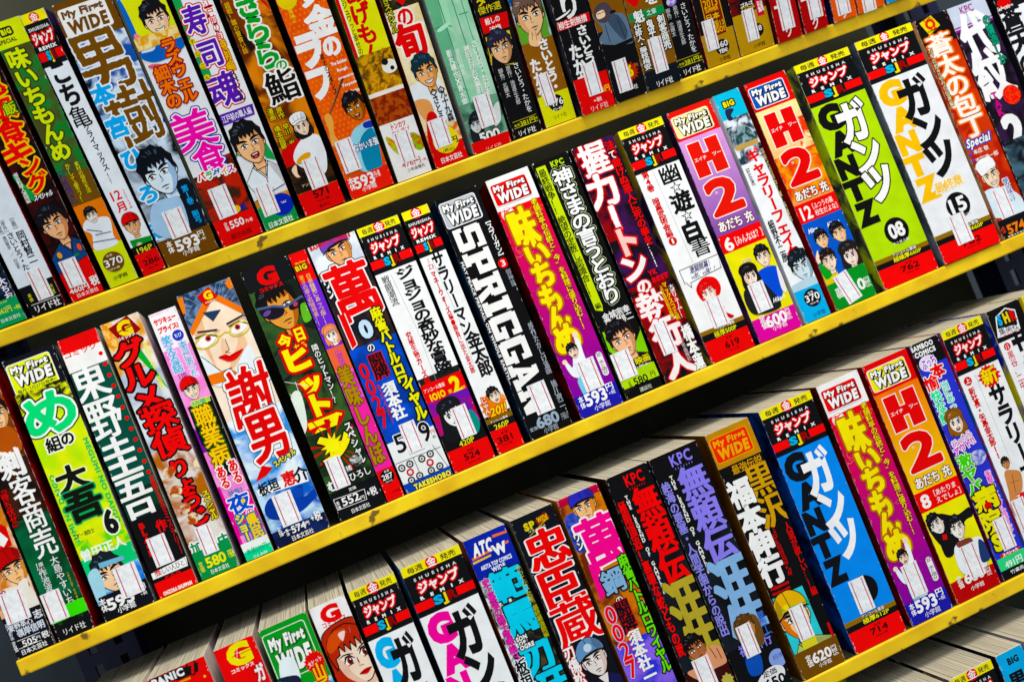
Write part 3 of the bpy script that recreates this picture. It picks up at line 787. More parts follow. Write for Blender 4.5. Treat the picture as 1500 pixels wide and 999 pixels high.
def art(p):
    p.R(0,0,100,15,'6a4418')
    mfw(p,'6a4418','f0f0ee','f0f0ee','6a4418',2.2,12.2)
    p.R(0,14.5,100,90,'dce8f4','2a52a0',0.09)
    p.R(0,14.5,22,50,'14202e','9ab8e0',0.09)
    p.R(0,50,100,90,'16202c','d0e0f0',0.05)
    p.P([(-238.5,60.9),(-221.8,57.6),(-211.2,61),(-216.9,78.7),(-232.6,81.5)],'10161e',1)
    p.rg=.22
    p.V('男',-2.5,11.8,92.2,33.9,'6f4a1c',[('e8eef4',1.0)],b=0.035,sh=-0.1)
    p.V('樹',12.1,33.5,99.4,54.7,'6f4a1c',[('e8eef4',1.0)],b=0.03)
    p.ms=1; p.rg=0
    p.V('本',-0.3,30,36.8,37.2,'2fa8e8',[('e8f2fa',1.0)],b=0.07)
    p.V('宮',1,42.4,38.5,49.6,'2fa8e8',[('e8f2fa',1.0)],b=0.07)
    p.V('ひ',1.7,54.6,39.5,61.9,'2fa8e8',[('e8f2fa',1.0)],b=0.07)
    p.V('ろ',4,68.7,39.1,75.5,'2fa8e8',[('e8f2fa',1.0)],b=0.07)
    p.V('志',-3.2,82,32.2,88.8,'2fa8e8',[('e8f2fa',1.0)],b=0.07)
    p.P([(63.6,73.9),(102.2,72.8),(91.8,90.6),(60.1,92.9)],'141c28',1)
    p.face(56.3,67.3,28.7,skin='dceaf6',hair='0e141c',rot=0.12,dx=-0.05,shade='9fbcdc',neck=1)
    p.P([(18.7,76.5),(55.8,76),(71.6,77.9),(63.5,89.7),(31.6,90.6),(2.7,85.5)],'a9c8e4',1)
    p.V('第1巻 剛弓',79.8,73.6,91.6,88.6,'2fa8e8',b=0.05)
    p.R(0,90.3,100,100,'6a4418')
    p.V('本体',13.6,90.9,24.2,95.6,'f2f2f0',b=0.05)
    p.H('593',28.1,91.7,73.3,96.1,'f2f2f0',b=0.11)
    p.V('円',73.7,91.2,85.6,93.6,'f2f2f0',b=0.03)
    p.H('+税',74.9,94,85.5,95.1,'f2f2f0',b=0.05)
    p.H('小学館',34.9,96,67.8,98.2,'f2f2f0',b=0.05)
book(1,-39,-2.3,182,0.02,-0.52,'16181c/2a2e34','101216/30343c','wide comic with huge brown brush characters over pale blue art, brown foot priced 593',art,(47.1, 85.6, 13.6, 19.3, 0))
def art(p):
    p.R(0,0,100,24,'d8de20')
    p.R(0,22,100,100,'e6e8ec')
    p.P([(-5,7.7),(-13.1,3.5),(7.3,4.6),(11.9,17.3),(2.8,25),(-7.8,18.7)],'2a66b8',1)
    p.face(63.7,15.8,20.9,skin='f2d2b4',hair='15151a',mouth='smile',rot=0.06)
    p.P([(-7.6,24.4),(31.5,24.7),(50.9,22),(98.8,22.2),(104,26.3),(65.5,28.6),(21.1,28.6)],'1d5fb0',1)
    p.P([(49.4,22.6),(71.6,22.5),(59.2,25.7)],'f4f4f4',0)
    p.P([(59.6,22.5),(65.4,22.6),(61.4,24.8)],'d02020',0)
    p.P([(5.2,17.6),(16.5,18.5),(13.5,21.8),(1.9,22.4)],'e88a9a',1)
    p.R(0,19,100,23.5,'d8a028','f0dca0',0.2)
    p.O(27.8,30.6,6.7,1.8,'d86070',rot=-0.35)
    p.V('ラズウェル',50.1,22.5,83.5,45.8,'e87a18',[('902010',0.9)],b=0.06)
    p.V('細木の',13,30.7,44.9,46.1,'e87a18',[('902010',0.9)],b=0.06)
    p.R(0,88,100,100,'d8141a')
    p.R(0,68,100,90,'b83820','3a2418',0.09)
    p.R(0,66,40,72,'e6e8ec')
    p.V('美',-7.2,49,89.7,62.6,'e83aa8',[('1c2a9a',1.5),('f4f4f6',0.8)],b=0.04)
    p.V('食',17.4,61.3,87.8,73.2,'e83aa8',[('1c2a9a',1.5),('f4f4f6',0.8)],b=0.04)
    p.V('パ',8.6,71,26.6,74.1,'d82020',[('f4f4f4',0.9)],b=0.06)
    p.V('ラ',27.8,71.6,45.1,74.5,'2a9a40',[('f4f4f4',0.9)],b=0.06)
    p.V('ダ',44.8,71.8,62.9,75,'2060c0',[('f4f4f4',0.9)],b=0.06)
    p.V('イ',63.9,72.1,79.7,75,'e0a010',[('f4f4f4',0.9)],b=0.06)
    p.V('ス',79.2,72,95.8,74.9,'c02090',[('f4f4f4',0.9)],b=0.06)
    p.O(62.7,88.3,3.0,2.6,'e0c020')
    p.V('編',72.3,87.3,86.6,89.6,'2030a0',b=0.03)
    p.V('定価',21.7,91.6,29.7,95,'f2f2f0',b=0.03)
    p.H('550',33.8,91.7,68.9,94.7,'f2f2f0',b=0.1)
    p.H('円+税',72.2,93.1,89,94.6,'f2f2f0',b=0.05)
    p.H('辰巳出版',25.5,96.5,77.5,98.7,'7a1010',b=0.05)
book(1,0.7,29.9,182,0.025,-0.02,'12161c/24302c','0e0f12/2a2c30','comic with grinning cook in blue on yellow, huge pink characters, red foot priced 550',art,(40.2, 83.9, 12.9, 21.9, 0))
def art(p):
    p.R(0,0,100,100,'e8eaee')
    p.P([(-3.2,9.8),(21.9,10.9),(4.4,25.9),(-12.7,28.3),(-13.5,13.1)],'3c9a58',1)
    p.P([(-0.2,32),(22.8,32.5),(14.6,46.3),(-4.9,41.5)],'3c9a58',1)
    p.V('江戸前の旬',72.1,13.4,92.2,28.6,'d01a2a',[('f2f2f2',0.8)],b=0.04)
    p.V('特別編',68,28.7,90.2,40.2,'e8c020',[('b06010',0.6)],b=0.04)
    p.V('寿',7.8,14.2,64.9,24.6,'5a2aa0',[('d01a3a',1.6),('f2f2f2',0.8)],b=0.05)
    p.V('司',11.2,27.1,71.1,37,'5a2aa0',[('d01a3a',1.6),('f2f2f2',0.8)],b=0.05)
    p.V('魂',-0.4,39.6,78.7,51.5,'5a2aa0',[('d01a3a',1.6),('f2f2f2',0.8)],b=0.05)
    p.O(7.8,26,2.1,2.1,'d8c41e')
    p.V('す',1.8,25.2,13.7,26.8,'5a2a10',b=0.03)
    p.O(9.2,30.5,2.1,2.1,'d8c41e')
    p.V('し',3.3,29.7,15.2,31.4,'5a2a10',b=0.03)
    p.O(9.9,35.1,2.1,2.1,'d8c41e')
    p.V('こ',3.9,34.3,15.9,35.9,'5a2a10',b=0.03)
    p.O(8.4,39.5,2.1,2.1,'d8c41e')
    p.V('ん',2.4,38.7,14.4,40.3,'5a2a10',b=0.03)
    p.V('スペシャル',67.7,39.9,86.3,51.5,'1c1c20',b=0.04)
    p.P([(0.1,53.5),(97,53.6),(92.3,57.6),(-2.7,57.7)],'5a32a0',0)
    p.H('江戸前の職人編',2.8,54.2,87.2,57,'f2f2f0',b=0.04)
    p.P([(59.5,57.7),(81.4,62.1),(99.2,73.2),(101,76),(76.2,74.1)],'3c9a58',0)
    p.P([(35.9,60.6),(57.7,58.3),(1.5,70.4),(-5.5,69.3)],'3c9a58',0)
    p.face(48.9,68,26.1,skin='efbe92',hair='15151a',rot=0.1,mouth='open',cloth='e9eef4',shade='d09a70')
    p.V('九十九森',49.5,81.4,71.5,81.7,'131315',b=0.06)
    p.V('さとう輝',48.1,87.7,69.2,85.2,'131315',b=0.05)
    p.R(0,88,100,94,'b87a3a','d89a58',0.1)
    p.P([(-10.2,91.1),(33.4,88.5),(115.8,92),(101.6,100.5),(1.8,100.9)],'1f8f50',0)
    p.O(68.2,92.4,8.5,7.8,'2232a8')
    p.V('円+税',68.3,91.3,84.7,92.2,'f2f2f0',b=0.03)
    p.H('日本文芸社',13.1,97.2,85.6,99.7,'f2f2f0',b=0.05)
book(1,32.1,56.6,182,0.015,-0.79,'10261c/203a2c','101214/2c3034','white comic with purple title, shouting cook and green foot with a blue oval',art,(34.8, 88.9, 11.5, 21.7, 0))
def art(p):
    p.R(0,0,100,100,'5a2c0c','d88428',0.045)
    p.R(0,0,45,30,'20140c','7a3a10',0.05)
    p.R(40,5,100,26,'120e0c','e08030',0.04)
    p.P([(95,21.3),(102.7,28.2),(98.9,24.7),(83.5,19.4)],'c82030',1)
    p.RR(10.4,27.5,4.3,30.7,0.2,'1c1610',0.38)
    p.V('超戦！職の贅食い話',5.8,16.8,17.2,35.9,'d8b428',b=0.03)
    p.rg=.16
    p.V('きらら',24.8,14.8,82.2,44.2,'2f9a44',[('eef4ea',1.1)],b=0.06)
    p.ms=1; p.rg=0
    p.V('の',62.6,42,90,45.8,'2f9a44',[('eef4ea',1.0)],b=0.05)
    p.ms=1.5
    p.V('鮨',25,45.5,95.6,57,'131110',[('f4f2ee',1.6)],b=0.045)
    p.ms=1; p.rg=0
    p.V('漫画 橋本孤蔵',6.2,57.3,20.3,73.2,'e0d038',[('3a200c',0.5)],b=0.03)
    p.V('原作 早川 光',26.7,57.9,40.8,73,'e0d038',[('3a200c',0.5)],b=0.03)
    p.P([(-6.1,75.6),(27.7,72.2),(71.9,71.5),(100.3,73.9),(90.4,81.5),(25,83.8),(-6.1,86)],'c8181c',1)
    p.R(0,80,100,91,'1a1210','3a2a14',0.1)
    p.P([(24.8,76.8),(52.8,72.3),(84.5,71.5),(100.3,73.9),(97.5,81.3),(77.2,87),(30.8,81.3)],'edf0f4',1)
    p.face(68.1,67.8,13.0,kind='f',skin='f4dcc4',hair='20181a',hat='chef',rot=0.1,neck=0)
    p.P([(9.4,81.4),(23,80.2),(19.4,83.4),(22,85),(12.7,84.4)],'f2d6be',1)
    p.O(45.6,78.8,5.9,2.4,'d8a018',rot=0.3)
    p.R(0,91.2,100,100,'d81418')
    p.H('アンコール重版',17.2,88,77.6,89.3,'e8d8a0',b=0.05)
    p.H('571',34.4,91.7,72.7,94.8,'2a0808',b=0.1)
    p.H('YEN+税',37.1,95.5,69.5,96.7,'3a0808',b=0.05)
    p.H('集英社',38.4,97.4,66.8,98.9,'6a0c0c',b=0.05)
book(1,61.5,91.2,182,0.02,-0.6,'100e0c/2a1c10','15100e/3a2a20','brown sushi photo comic with green brushed title, red foot priced 571',art,(57.4, 85.4, 11.9, 21.5, 0))
def art(p):
    p.R(0,0,100,100,'dc5a1a','e2681f',0.1)
    p.dots(0,90,3.4,.75,'e88440')
    p.V('黄',49.4,16.3,110.6,27.2,'f2f2f0',b=0.08)
    p.V('金',43.7,28.2,105.4,39.2,'f2f2f0',b=0.08)
    p.V('の',57.3,39.4,95.8,47.2,'f2f2f0',b=0.09)
    p.V('ラ',-0.9,35.6,59,48.5,'f2f2f0',b=0.09)
    p.V('フ',-0.9,48.3,54,60.7,'f2f2f0',b=0.09)
    p.O(22.1,22.2,6.9,6.9,'e0c820')
    p.V('職業は獲った',15.5,25.3,26.2,31.1,'f0d030',b=0.03)
    p.V('草太のスタンス',44.6,44.8,54,60.4,'1c1210',b=0.05)
    p.H('The Golden',60.9,48.9,95.8,50.3,'f2f2f0',b=0.05)
    p.H('Rough',69.1,51.8,92,53.3,'f2f2f0',b=0.05)
    p.H('presented by',65.2,54.8,100.3,56.2,'f2f2f0',b=0.05)
    p.H('Tsuyoshi',67.3,57.7,102.5,59.2,'f2f2f0',b=0.05)
    p.H('Nakaima',69.5,60.7,104.7,62.2,'f2f2f0',b=0.05)
    p.L([(74.5,55.9),(14.5,67.9)],1.3,'4a3222')
    p.L([(70.4,55.9),(17.5,67.4)],0.5,'8a6a4a')
    p.P([(7.2,66.8),(20.2,66.3),(22.2,69.8),(14.7,74.1),(20.6,78.6),(1.9,78.1),(6.6,71.5)],'e2a860',1)
    p.face(77.8,67.9,18.0,skin='b8723a',hair='141418',rot=0.15,dx=-0.08,mouth='open',shade='8a4c24',neck=0)
    p.P([(49.5,76.4),(70,74.3),(104.2,75.1),(84.2,92),(39.2,90.3),(40.2,80.6)],'9cd0e0',1)
    p.P([(61.7,79.9),(99,77.5),(86.5,92.8),(53.3,91.3)],'2c84a8',1)
    p.P([(82.5,74),(107.9,74.3),(105.1,76.5),(82.1,76.1)],'2838a0',1)
    p.H('なかいま強',43.2,80.3,99.5,83.6,'f2f2f0',[('2a5a90',0.5)],b=0.06)
    p.R(0,92,100,100,'e2401a')
    p.V('本体',5.1,91.8,17.8,96.8,'f2f2f0',b=0.05)
    p.H('593',16.4,92.3,63.5,97,'f2f2f0',b=0.11)
    p.H('円+税',65,92.6,78.6,95.3,'f2f2f0',b=0.05)
    p.H('小学館',28.2,96.8,62.2,98.8,'f2f2f0',b=0.05)
book(1,96.3,128.6,182,0.02,-0.71,'3a1a0c/141010','201410/40281a','orange comic with bold white characters and golfer in pale blue shirt',art,(26.0, 83.5, 12.1, 23.5, 0))
def art(p):
    p.R(0,0,100,52,'dfe02a')
    p.R(0,0,9,60,'c81c1c')
    p.R(9,0,13,60,'f0ecd8')
    p.V('カリッとジュワっと幸せの味',13.4,19.4,26,52,'1c1810',b=0.03)
    p.rg=.1
    p.V('あげもん',27,23.7,76.9,54.5,'c8281c',b=0.06)
    p.ms=1; p.rg=0
    p.V('♨',65.9,49.7,86.3,52.6,'b83020',b=0.03)
    p.O(25.5,55.8,6.3,6.3,'f6f2ec')
    p.H('揚げ',11.6,53.6,40.1,55.7,'c82020',b=0.05)
    p.H('たての',9.8,56,42.1,57.9,'c82020',b=0.05)
    p.R(0,50,100,66,'c8981e','6a4410',0.2)
    p.O(81.8,56.8,5.6,4.8,'efece4')
    p.O(72.3,54.7,2.4,2.4,'1c1a1a')
    p.O(86.9,57.7,1.5,1.5,'1c1a1a')
    p.O(31,60.4,4.3,3.4,'d8a22a','a8701a',0.4,rot=0.4)
    p.O(42.5,63.7,4.4,3.4,'d8a22a','a8701a',0.4,rot=0.4)
    p.O(72,61.7,4.4,3.4,'d8a22a','a8701a',0.4,rot=0.4)
    p.O(82.2,65.6,4.4,3.4,'d8a22a','a8701a',0.4,rot=0.4)
    p.O(23.3,65.5,4.4,3.4,'d8a22a','a8701a',0.4,rot=0.4)
    p.O(52.6,67.5,4.4,3.4,'d8a22a','a8701a',0.4,rot=0.4)
    p.R(0,66,100,80,'a8501c','7a2c0c',0.25)
    p.R(0,64.6,100,66.2,'eee8dc')
    p.R(0,77,100,100,'f0efee')
    p.H('トンカツ',30.9,77.7,73.2,80,'c82020',b=0.05)
    p.H('から揚げ',27.5,80.3,79.3,82.3,'c82020',b=0.05)
    p.O(84.5,87.1,4.5,7.4,'8aba48','c06a28',0.3,rot=0.4)
    p.O(21.8,86,2.5,8.6,'b8c048','d07030',0.3,rot=0.4)
    p.H('476円',24.7,92.9,79.3,95.6,'c81c1c',b=0.035)
    p.H('+税',81.7,94.1,96,95.3,'c81c1c',b=0.05)
    p.H('少年画報社',34.7,96,87.1,97.5,'333',b=0.05)
book(1,131.5,157.6,182,0,-0.4,'7a8a20/3a4018','8a1a14/5a1410','yellow comic with red wavy title over fried food photos, priced 476 in red',art,(50.8, 87.5, 12.3, 22.2, 0))
def art(p):
    p.R(0,0,100,40,'54442c','1c1a14',0.06)
    p.R(0,38,100,100,'e6d2a0','f0e4c0',0.1)
    p.V('江戸前',23.1,9.5,77.7,33.4,'d8202a',[('f2f0ec',1.2)],b=0.06)
    p.V('の',28.7,37.9,74.7,45.3,'d8202a',[('f2f0ec',1.2)],b=0.06)
    p.V('旬',6.4,44.3,86.8,57,'d8202a',[('f2f0ec',1.3)],b=0.08)
    p.P([(55.4,37.2),(69.9,35.5),(56,32.9),(37.8,34.1)],'d8202a',0)
    p.V('よりぬきスペシャル',3.9,26.3,23,46.1,'d0cc50',[('1a1a10',0.6)],b=0.03)
    p.P([(-0.5,67.1),(43,66.3),(85.2,66.2),(96.6,74.3),(106.9,87.3),(84.5,83.4),(43.4,82.9),(-0.6,75.3)],'e9eef2',1)
    p.face(59.3,64,20.9,skin='eab27c',hair='16303c',rot=0.1,mouth='smile',shade='cf8f58')
    p.P([(1,72.6),(40,73.7),(44.1,79.5),(18.2,80.3),(7.2,78.4)],'e0a068',1)
    p.V('◇',51.2,70.3,71,73,'131315',b=0.06)
    p.V('◇',74.7,70.3,94.6,73,'131315',b=0.06)
    p.V('さとう輝',52.5,72.8,70.3,87,'131315',b=0.05)
    p.V('九十九森',77.2,71.5,95.1,84.4,'131315',b=0.05)
    p.R(0,85,100,93,'d87020','e6d2a0',0.1)
    p.R(0,92,100,100,'d81a1c')
    p.P([(19.7,79.7),(49.6,80.4),(34.1,95.1),(-4,95.4)],'c83018',1)
    p.O(52.1,90.5,9.5,9.5,'e8d81e')
    p.H('円',63.4,90.2,86.5,92.9,'1c1c1c',b=0.06)
    p.H('(税込)',34,93.7,69.1,95.4,'1c1c1c',b=0.05)
    p.H('日本文芸社',20.3,96.6,85.8,99,'f2f2f0',b=0.05)
book(1,161.2,186.2,182,0,-0.3,'8a1f14/4a1410','0e1010/2c2c28','comic with outlined red title, smiling youth in white shirt and yellow disc on red foot',art,(42.5, 87.1, 13.1, 20.6, 0))
def art(p):
    p.R(0,0,100,100,'9bcfae','b6dcc2',0.05)
    p.P([(-0.1,36.3),(31.3,37.9),(30.1,55.1),(12,98.5),(-15.2,98.4),(-5.3,59.3)],'6fb08a',0)
    p.P([(31.3,37.9),(47.1,38.7),(47.4,55.3),(26.9,48.2)],'a6dcb8',0)
    p.L([(31.3,37.9),(29.9,100.9)],0.8,'4e9070')
    p.L([(62.9,39.5),(65.6,95.8)],0.7,'4e9070')
    p.L([(84.3,41.9),(84.7,95.5)],0.6,'5c9a7c')
    p.L([(2.7,49.3),(25.6,48.8),(44.3,50.5)],0.7,'4e9070')
    p.L([(-1.8,73.5),(14.2,73.3),(33.1,75.1)],0.6,'4e9070')
    p.O(23.7,49.7,5.7,1.5,'b6e6c8',rot=0.3)
    p.L([(69.1,47.1),(90.9,47.2)],0.6,'4e9070')
    p.V('影丸穣也×青木雷象',10.7,58.4,24.1,83.3,'f2f2f0',b=0.05)
    p.V('神田たけ志×幕田',54.5,58.9,68.9,77.9,'f2f2f0',b=0.05)
    p.V('さいとう・たかを',75.6,58,90.8,79.7,'f2f2f0',b=0.05)
    p.V('漫田画集',30.2,59,42.8,69.5,'d8f0e0',b=0.03)
    p.R(0,80,100,95,'74a58a','3c5a4c',0.1)
    p.P([(15.1,85.9),(37.9,83.7),(47.8,87.7),(42.9,94.6),(68.7,93.2),(80.1,96.7),(55.7,99.6),(7.7,96.1)],'22262a',1)
    p.face(26.2,89.4,11.4,skin='d8dcdc',hair='1c2024',neck=0,brow=1)
    p.P([(80.1,85.3),(97.6,83.5),(90.9,90.2),(71.3,91.9)],'d8e0dc',1)
    p.H('500',24.9,92.7,78.7,96.7,'f2f2f0',[('1c1c1c',0.6)],b=0.12)
    p.H('YEN+税',54.8,96.5,80.7,97.5,'f2f2f0',b=0.05)
    p.R(0,95.5,100,100,'d8181c')
    p.H('リイド社',32.9,98.6,73.9,100.6,'f0b0b0',b=0.03)
book(1,191,220.6,182,0,-0.25,'c8d0c8/e8ece8','16181a/2c2e30','pale green comic painted with bamboo stalks, priced 500 in large white figures',art,(59.1, 84.9, 12.7, 23.4, 0))
def art(p):
    p.R(0,0,100,100,'131316')
    p.V('タ',13,42.9,45.3,47,'d8c83a',b=0.05)
    p.H('傑作選',9.4,46.9,85.3,50,'d8c83a',b=0.02)
    p.P([(7.3,51.1),(97.7,51.7),(91.3,57.5),(5.8,57.1)],'d0161c',0)
    p.H('殺しの',20.6,51.8,69.5,54.4,'f2f2f0',b=0.05)
    p.H('追憶',28.8,55.2,66.9,57.7,'f2f2f0',b=0.05)
    p.P([(7.8,58.5),(88.2,58.7),(86.5,62.8),(72,71.8),(-0.6,69.4)],'d8c030',0)
    p.P([(17.1,62.6),(88.1,62.1),(76.3,71.3),(-2.3,70.1)],'131316',0)
    p.face(46.1,64.9,21.5,skin='e4b890',hair='2a2a3a',rot=0.05,shade='b88860',neck=0)
    p.V('脚色：北鏡太',15.4,71.6,29.7,83.2,'c8c8c8',b=0.03)
    p.V('原作：池波正太郎',41.1,71.5,55.4,87.2,'c8c8c8',b=0.03)
    p.V('さいとう・たかを',65.6,71.3,85.5,91.5,'f2f2f0',b=0.01)
    p.L([(11.1,93.2),(91.6,93.1)],0.35,'c8c030')
    p.L([(10.2,95.8),(93.8,95.8)],0.35,'c8c030')
    p.H('本体',11.8,94.2,31.8,95.4,'d8d040',b=0.05)
    p.H('381円',33,93.6,84.5,95.9,'d8d83a',b=0.05)
    p.H('+税',81.7,94,94,95.2,'d8d040',b=0.05)
    p.H('リイド社',19.3,97,78.1,99.5,'f2f2f0',b=0.05)
book(1,223.1,246.2,182,0,-0.3,'2a1410/0e0e10','3a1412/101012','black comic priced 381 with shaven head portrait on yellow, beside the bamboo comic',art,None)
def art(p):
    p.R(0,0,100,72,'b8d8e8','6a9a58',0.07)
    p.P([(12.3,52.1),(51.2,49.7),(96.4,51.6),(94.1,63),(86.3,67.5),(26.6,69.1),(-2.1,67.1),(-0.6,59.7)],'6aa04a',1)
    p.O(19.8,49,6.3,3.8,'20508a')
    p.R(0,66,100,80,'7a4e18')
    p.R(0,66,100,88,'8a5a1c')
    p.face(49.9,57.1,26.8,skin='eec49a',hair='6a5248',rot=0.05,dx=0.03,neck=1)
    p.P([(29.3,63.3),(41.3,61.8),(41.9,63.9),(53.9,62.4),(53.7,64.7),(66.8,63.9),(53.9,68.2),(26.1,67)],'eec49a',1)
    p.L([(42.1,62.2),(36.6,65.4)],0.3,'222')
    p.L([(53.2,62.7),(48.7,65.9)],0.3,'222')
    p.R(0,70.4,100,90,'8a5a1c')
    p.V('さいとう・',49.2,66.2,81.9,87.7,'f2f2f0',b=0.07)
    p.V('たかを',6.9,72.4,39.6,88.5,'f2f2f0',b=0.07)
    p.R(0,87.5,100,100,'dfe01e')
    p.O(51.9,91.6,6.0,6.0,'141414')
    p.H('476',30.9,90,75.8,92.9,'f2f2f0',b=0.07)
    p.H('円+税',37.3,93.5,66.2,94.7,'f2f2f0',b=0.05)
    p.H('リイド社',31.9,96.1,74.8,98,'3a3a10',b=0.02)
book(1,249,273.4,182,0,-0.69,'1e2024/a02820','1c1c20/2c2c30','comic with a shaven man touching his lip, brown panel and lime foot marked 476',art,(35.8, 85.2, 9.1, 23.3, 0.03))
def art(p):
    p.R(0,0,100,100,'121216')
    p.V('り',15.9,51.9,78.3,62.5,'f2f2f0',b=0.04)
    p.P([(1.8,60.6),(26.6,59.7),(49.1,58.7),(35.8,60.1),(8.4,61)],'f2f2f0',1)
    p.V('ふた',13.8,32.3,84.8,54,'f2f2f0',b=0.05)
    p.P([(-4.8,62),(96.1,61.9),(94.2,65.3),(-5,65.4)],'d0181e',0)
    p.H('柳生剣無情',2.6,62.1,86.9,65.2,'f2f2f0',b=0.04)
    p.V('さいとう・',47.9,65.9,79.8,85.1,'f2f2f0',b=0.07)
    p.V('たかを',13.2,71.9,47.1,90.2,'f2f2f0',b=0.07)
    p.V('SAITO TAKAO',26.2,65.6,31.1,73.9,'888',b=0.03)
    p.R(0,85.5,100,100,'da1a1c')
    p.V('本体',13.1,92.5,24.8,92.6,'f2f2f0',b=0.05)
    p.H('6円',73,91.3,95.7,93.8,'e8d020',b=0.06)
    p.H('+税',40.9,94.8,65.5,96.6,'f2f2f0',b=0.05)
    p.H('リイド社',27.6,97.3,79.4,99.8,'f4c8c8',b=0.03)
book(1,277,303.9,182,0,5,'20181c/3a3a44','101012/24242a','black comic with white brush stroke, red band and red foot jutting over the shelf edge',art,(53.7, 87.1, 11.2, 23.7, 0))
def art(p):
    p.R(0,0,100,74,'7e541a')
    p.R(0,71,100,100,'121214')
    p.P([(3.7,64.9),(27.2,61.8),(50.1,61.4),(63.4,65.4),(92.5,67.4),(102.9,75.5),(89.5,79.1),(-2.2,75),(19.1,70.4)],'5e7488',1)
    p.P([(37.6,67),(72.2,66.5),(90.3,73.5),(71.8,76.9)],'3c4c60',1)
    p.L([(28.4,68.7),(29.6,75.8)],0.5,'20262e')
    p.L([(69.4,67.7),(78.3,76.5)],0.5,'20262e')
    p.P([(4,63.5),(18.5,60.7),(46.5,60.5),(61.1,63.9),(49.1,66.9),(29.8,68.1),(11,66.6)],'4a4048',1)
    p.O(61.6,65,2.4,1.3,'1c181c')
    p.P([(12.3,63.5),(35.2,63.1),(35.3,65.6),(12.4,65.9)],'f0d0b0',1)
    p.L([(14.1,63.9),(24.8,64.1)],0.5,'111')
    p.L([(29.1,63.9),(36.2,63.9)],0.5,'111')
    p.P([(-0.3,77.9),(99.5,77.1),(99.3,78.5),(-1.3,79.6)],'121214',0)
    p.P([(-0.9,80.7),(99.1,79.9),(99,81),(-0.9,82)],'121214',0)
    p.star(63.8,89.7,7.5,5.1,16,'b83a1c')
    p.V('6',54.1,86.9,78.6,91.7,'e8d81e',[('a02010',0.5)],b=0.1)
    p.H('円',83.2,87.2,93.8,88.7,'e87830',b=0.05)
    p.H('リイド社',23.8,94.9,77,96.9,'f2f2f0',b=0.04)
book(1,305.1,330.3,182,0,5,'2a2420/4a443c','3a2a14/141210','brown comic with hooded swordsman in blue grey robe and starburst on black foot',art,(38.9, 90.0, 11.3, 23.8, 0))
def art(p):
    p.R(0,0,100,92,'7e541c')
    p.P([(-0.7,61.6),(49.8,62),(32.5,66),(22.3,66.2)],'d0181e',0)
    p.V('を',54.7,63,91.8,67.4,'f2f2f0',b=0.05)
    p.P([(1.3,68.2),(101.4,68.7),(99.2,72.1),(2.5,71.4)],'1e8a50',0)
    p.V('魁',14.9,67.9,41.7,72.7,'f2f2f0',[('14301c',0.4)],b=0.06)
    p.H('之章',50.4,68.9,78.3,71.1,'f2f2f0',b=0.03)
    p.V('剣客商売',74.2,72.3,94.7,86.3,'f2f2f0',[('1a120a',0.8)],b=0.05)
    p.V('鬼平犯科帳',42.2,72.7,61.8,90,'f2f2f0',[('1a120a',0.8)],b=0.05)
    p.V('仕掛人・藤枝梅安',7.4,72.7,26.9,91.5,'f2f2f0',[('1a120a',0.8)],b=0.05)
    p.H('本体524円+税',10.1,94.3,90.2,96.1,'4a3010',b=0.03)
    p.R(0,92.6,100,100,'151a24')
    p.H('リイド社',28.6,96.9,75.8,99.6,'f2f2f0',b=0.05)
book(1,331.1,359.9,182,0,5,'6a4818/2a2014','5a3c14/141416','brown comic with three columns of outlined characters, green stripe and navy foot',art,(52.6, 87.1, 10.8, 25.7, 0))
def art(p):
    p.R(0,0,100,100,'131316')
    p.O(38,69.2,4.0,3.2,'8a6ac8','d8d0f0',0.2)
    p.V('脚色：北鏡太',10.3,71.3,25.9,82.8,'c8c8c8',b=0.03)
    p.V('原作：池波正太郎',37.5,71.2,53.1,87.2,'c8c8c8',b=0.03)
    p.V('さいとう・たかを',63.6,71,85.3,91.5,'f2f2f0',b=0.01)
    p.L([(6.1,92.6),(90.6,92.6)],0.35,'c8c030')
    p.L([(9.2,95.5),(97,95.5)],0.35,'c8c030')
    p.H('本体',7.8,93.8,28.5,95,'d8d040',b=0.05)
    p.H('381円',29.8,93.2,84.7,95.6,'d8d83a',b=0.05)
    p.H('+税',83.4,93.6,96.9,94.9,'d8d040',b=0.05)
    p.H('リイド社',18.7,96.7,82.9,99.4,'f2f2f0',b=0.05)
book(1,360.8,383.3,182,0,-0.46,'15151a/2a2a30','b01818/601010','plain black comic priced 381 beside the brown one with the green stripe',art,None)
def art(p):
    p.R(0,0,100,88,'151214')
    p.R(0,86.5,100,100,'b08a34')
    p.P([(24.6,72.1),(78.6,71.8),(79.2,88.2),(23.6,88.4)],'7a2a10',0)
    p.L([(24.6,72.1),(23.6,88.4)],0.6,'e8b020')
    p.L([(78.6,71.8),(79.2,88.2)],0.6,'e8b020')
    p.H('2013',28.8,73.1,72,76.6,'e8b020',[('6a2008',0.5)],b=0.08)
    p.H('SUMMER',30.1,76.6,70.4,78.4,'e8b020',b=0.05)
    p.H('日本',29.2,79,69.5,81.7,'e8c030',[('6a2008',0.5)],b=0.06)
    p.H('国13',46.6,82.4,77,85.1,'e8c030',[('6a2008',0.5)],b=0.06)
    p.H('GO!',46.9,85.1,75.3,87.4,'e8b020',b=0.06)
    p.O(55,93.4,5.8,5.8,'131313')
    p.H('360',37.1,91,73.7,93.6,'f2f2f0',b=0.08)
    p.H('YEN!',41.5,94.1,68,95.9,'f2f2f0',b=0.06)
    p.H('小学館',36.9,97.2,71.6,99.2,'4a3810',b=0.05)
book(1,385.6,412.9,182,0,-0.54,'9a1414/2a0c0c','4a1414/141214','gold footed comic with glowing orange block figures 2013 and black 360 disc',art,(28.5, 87.2, 9.9, 22.8, 0))
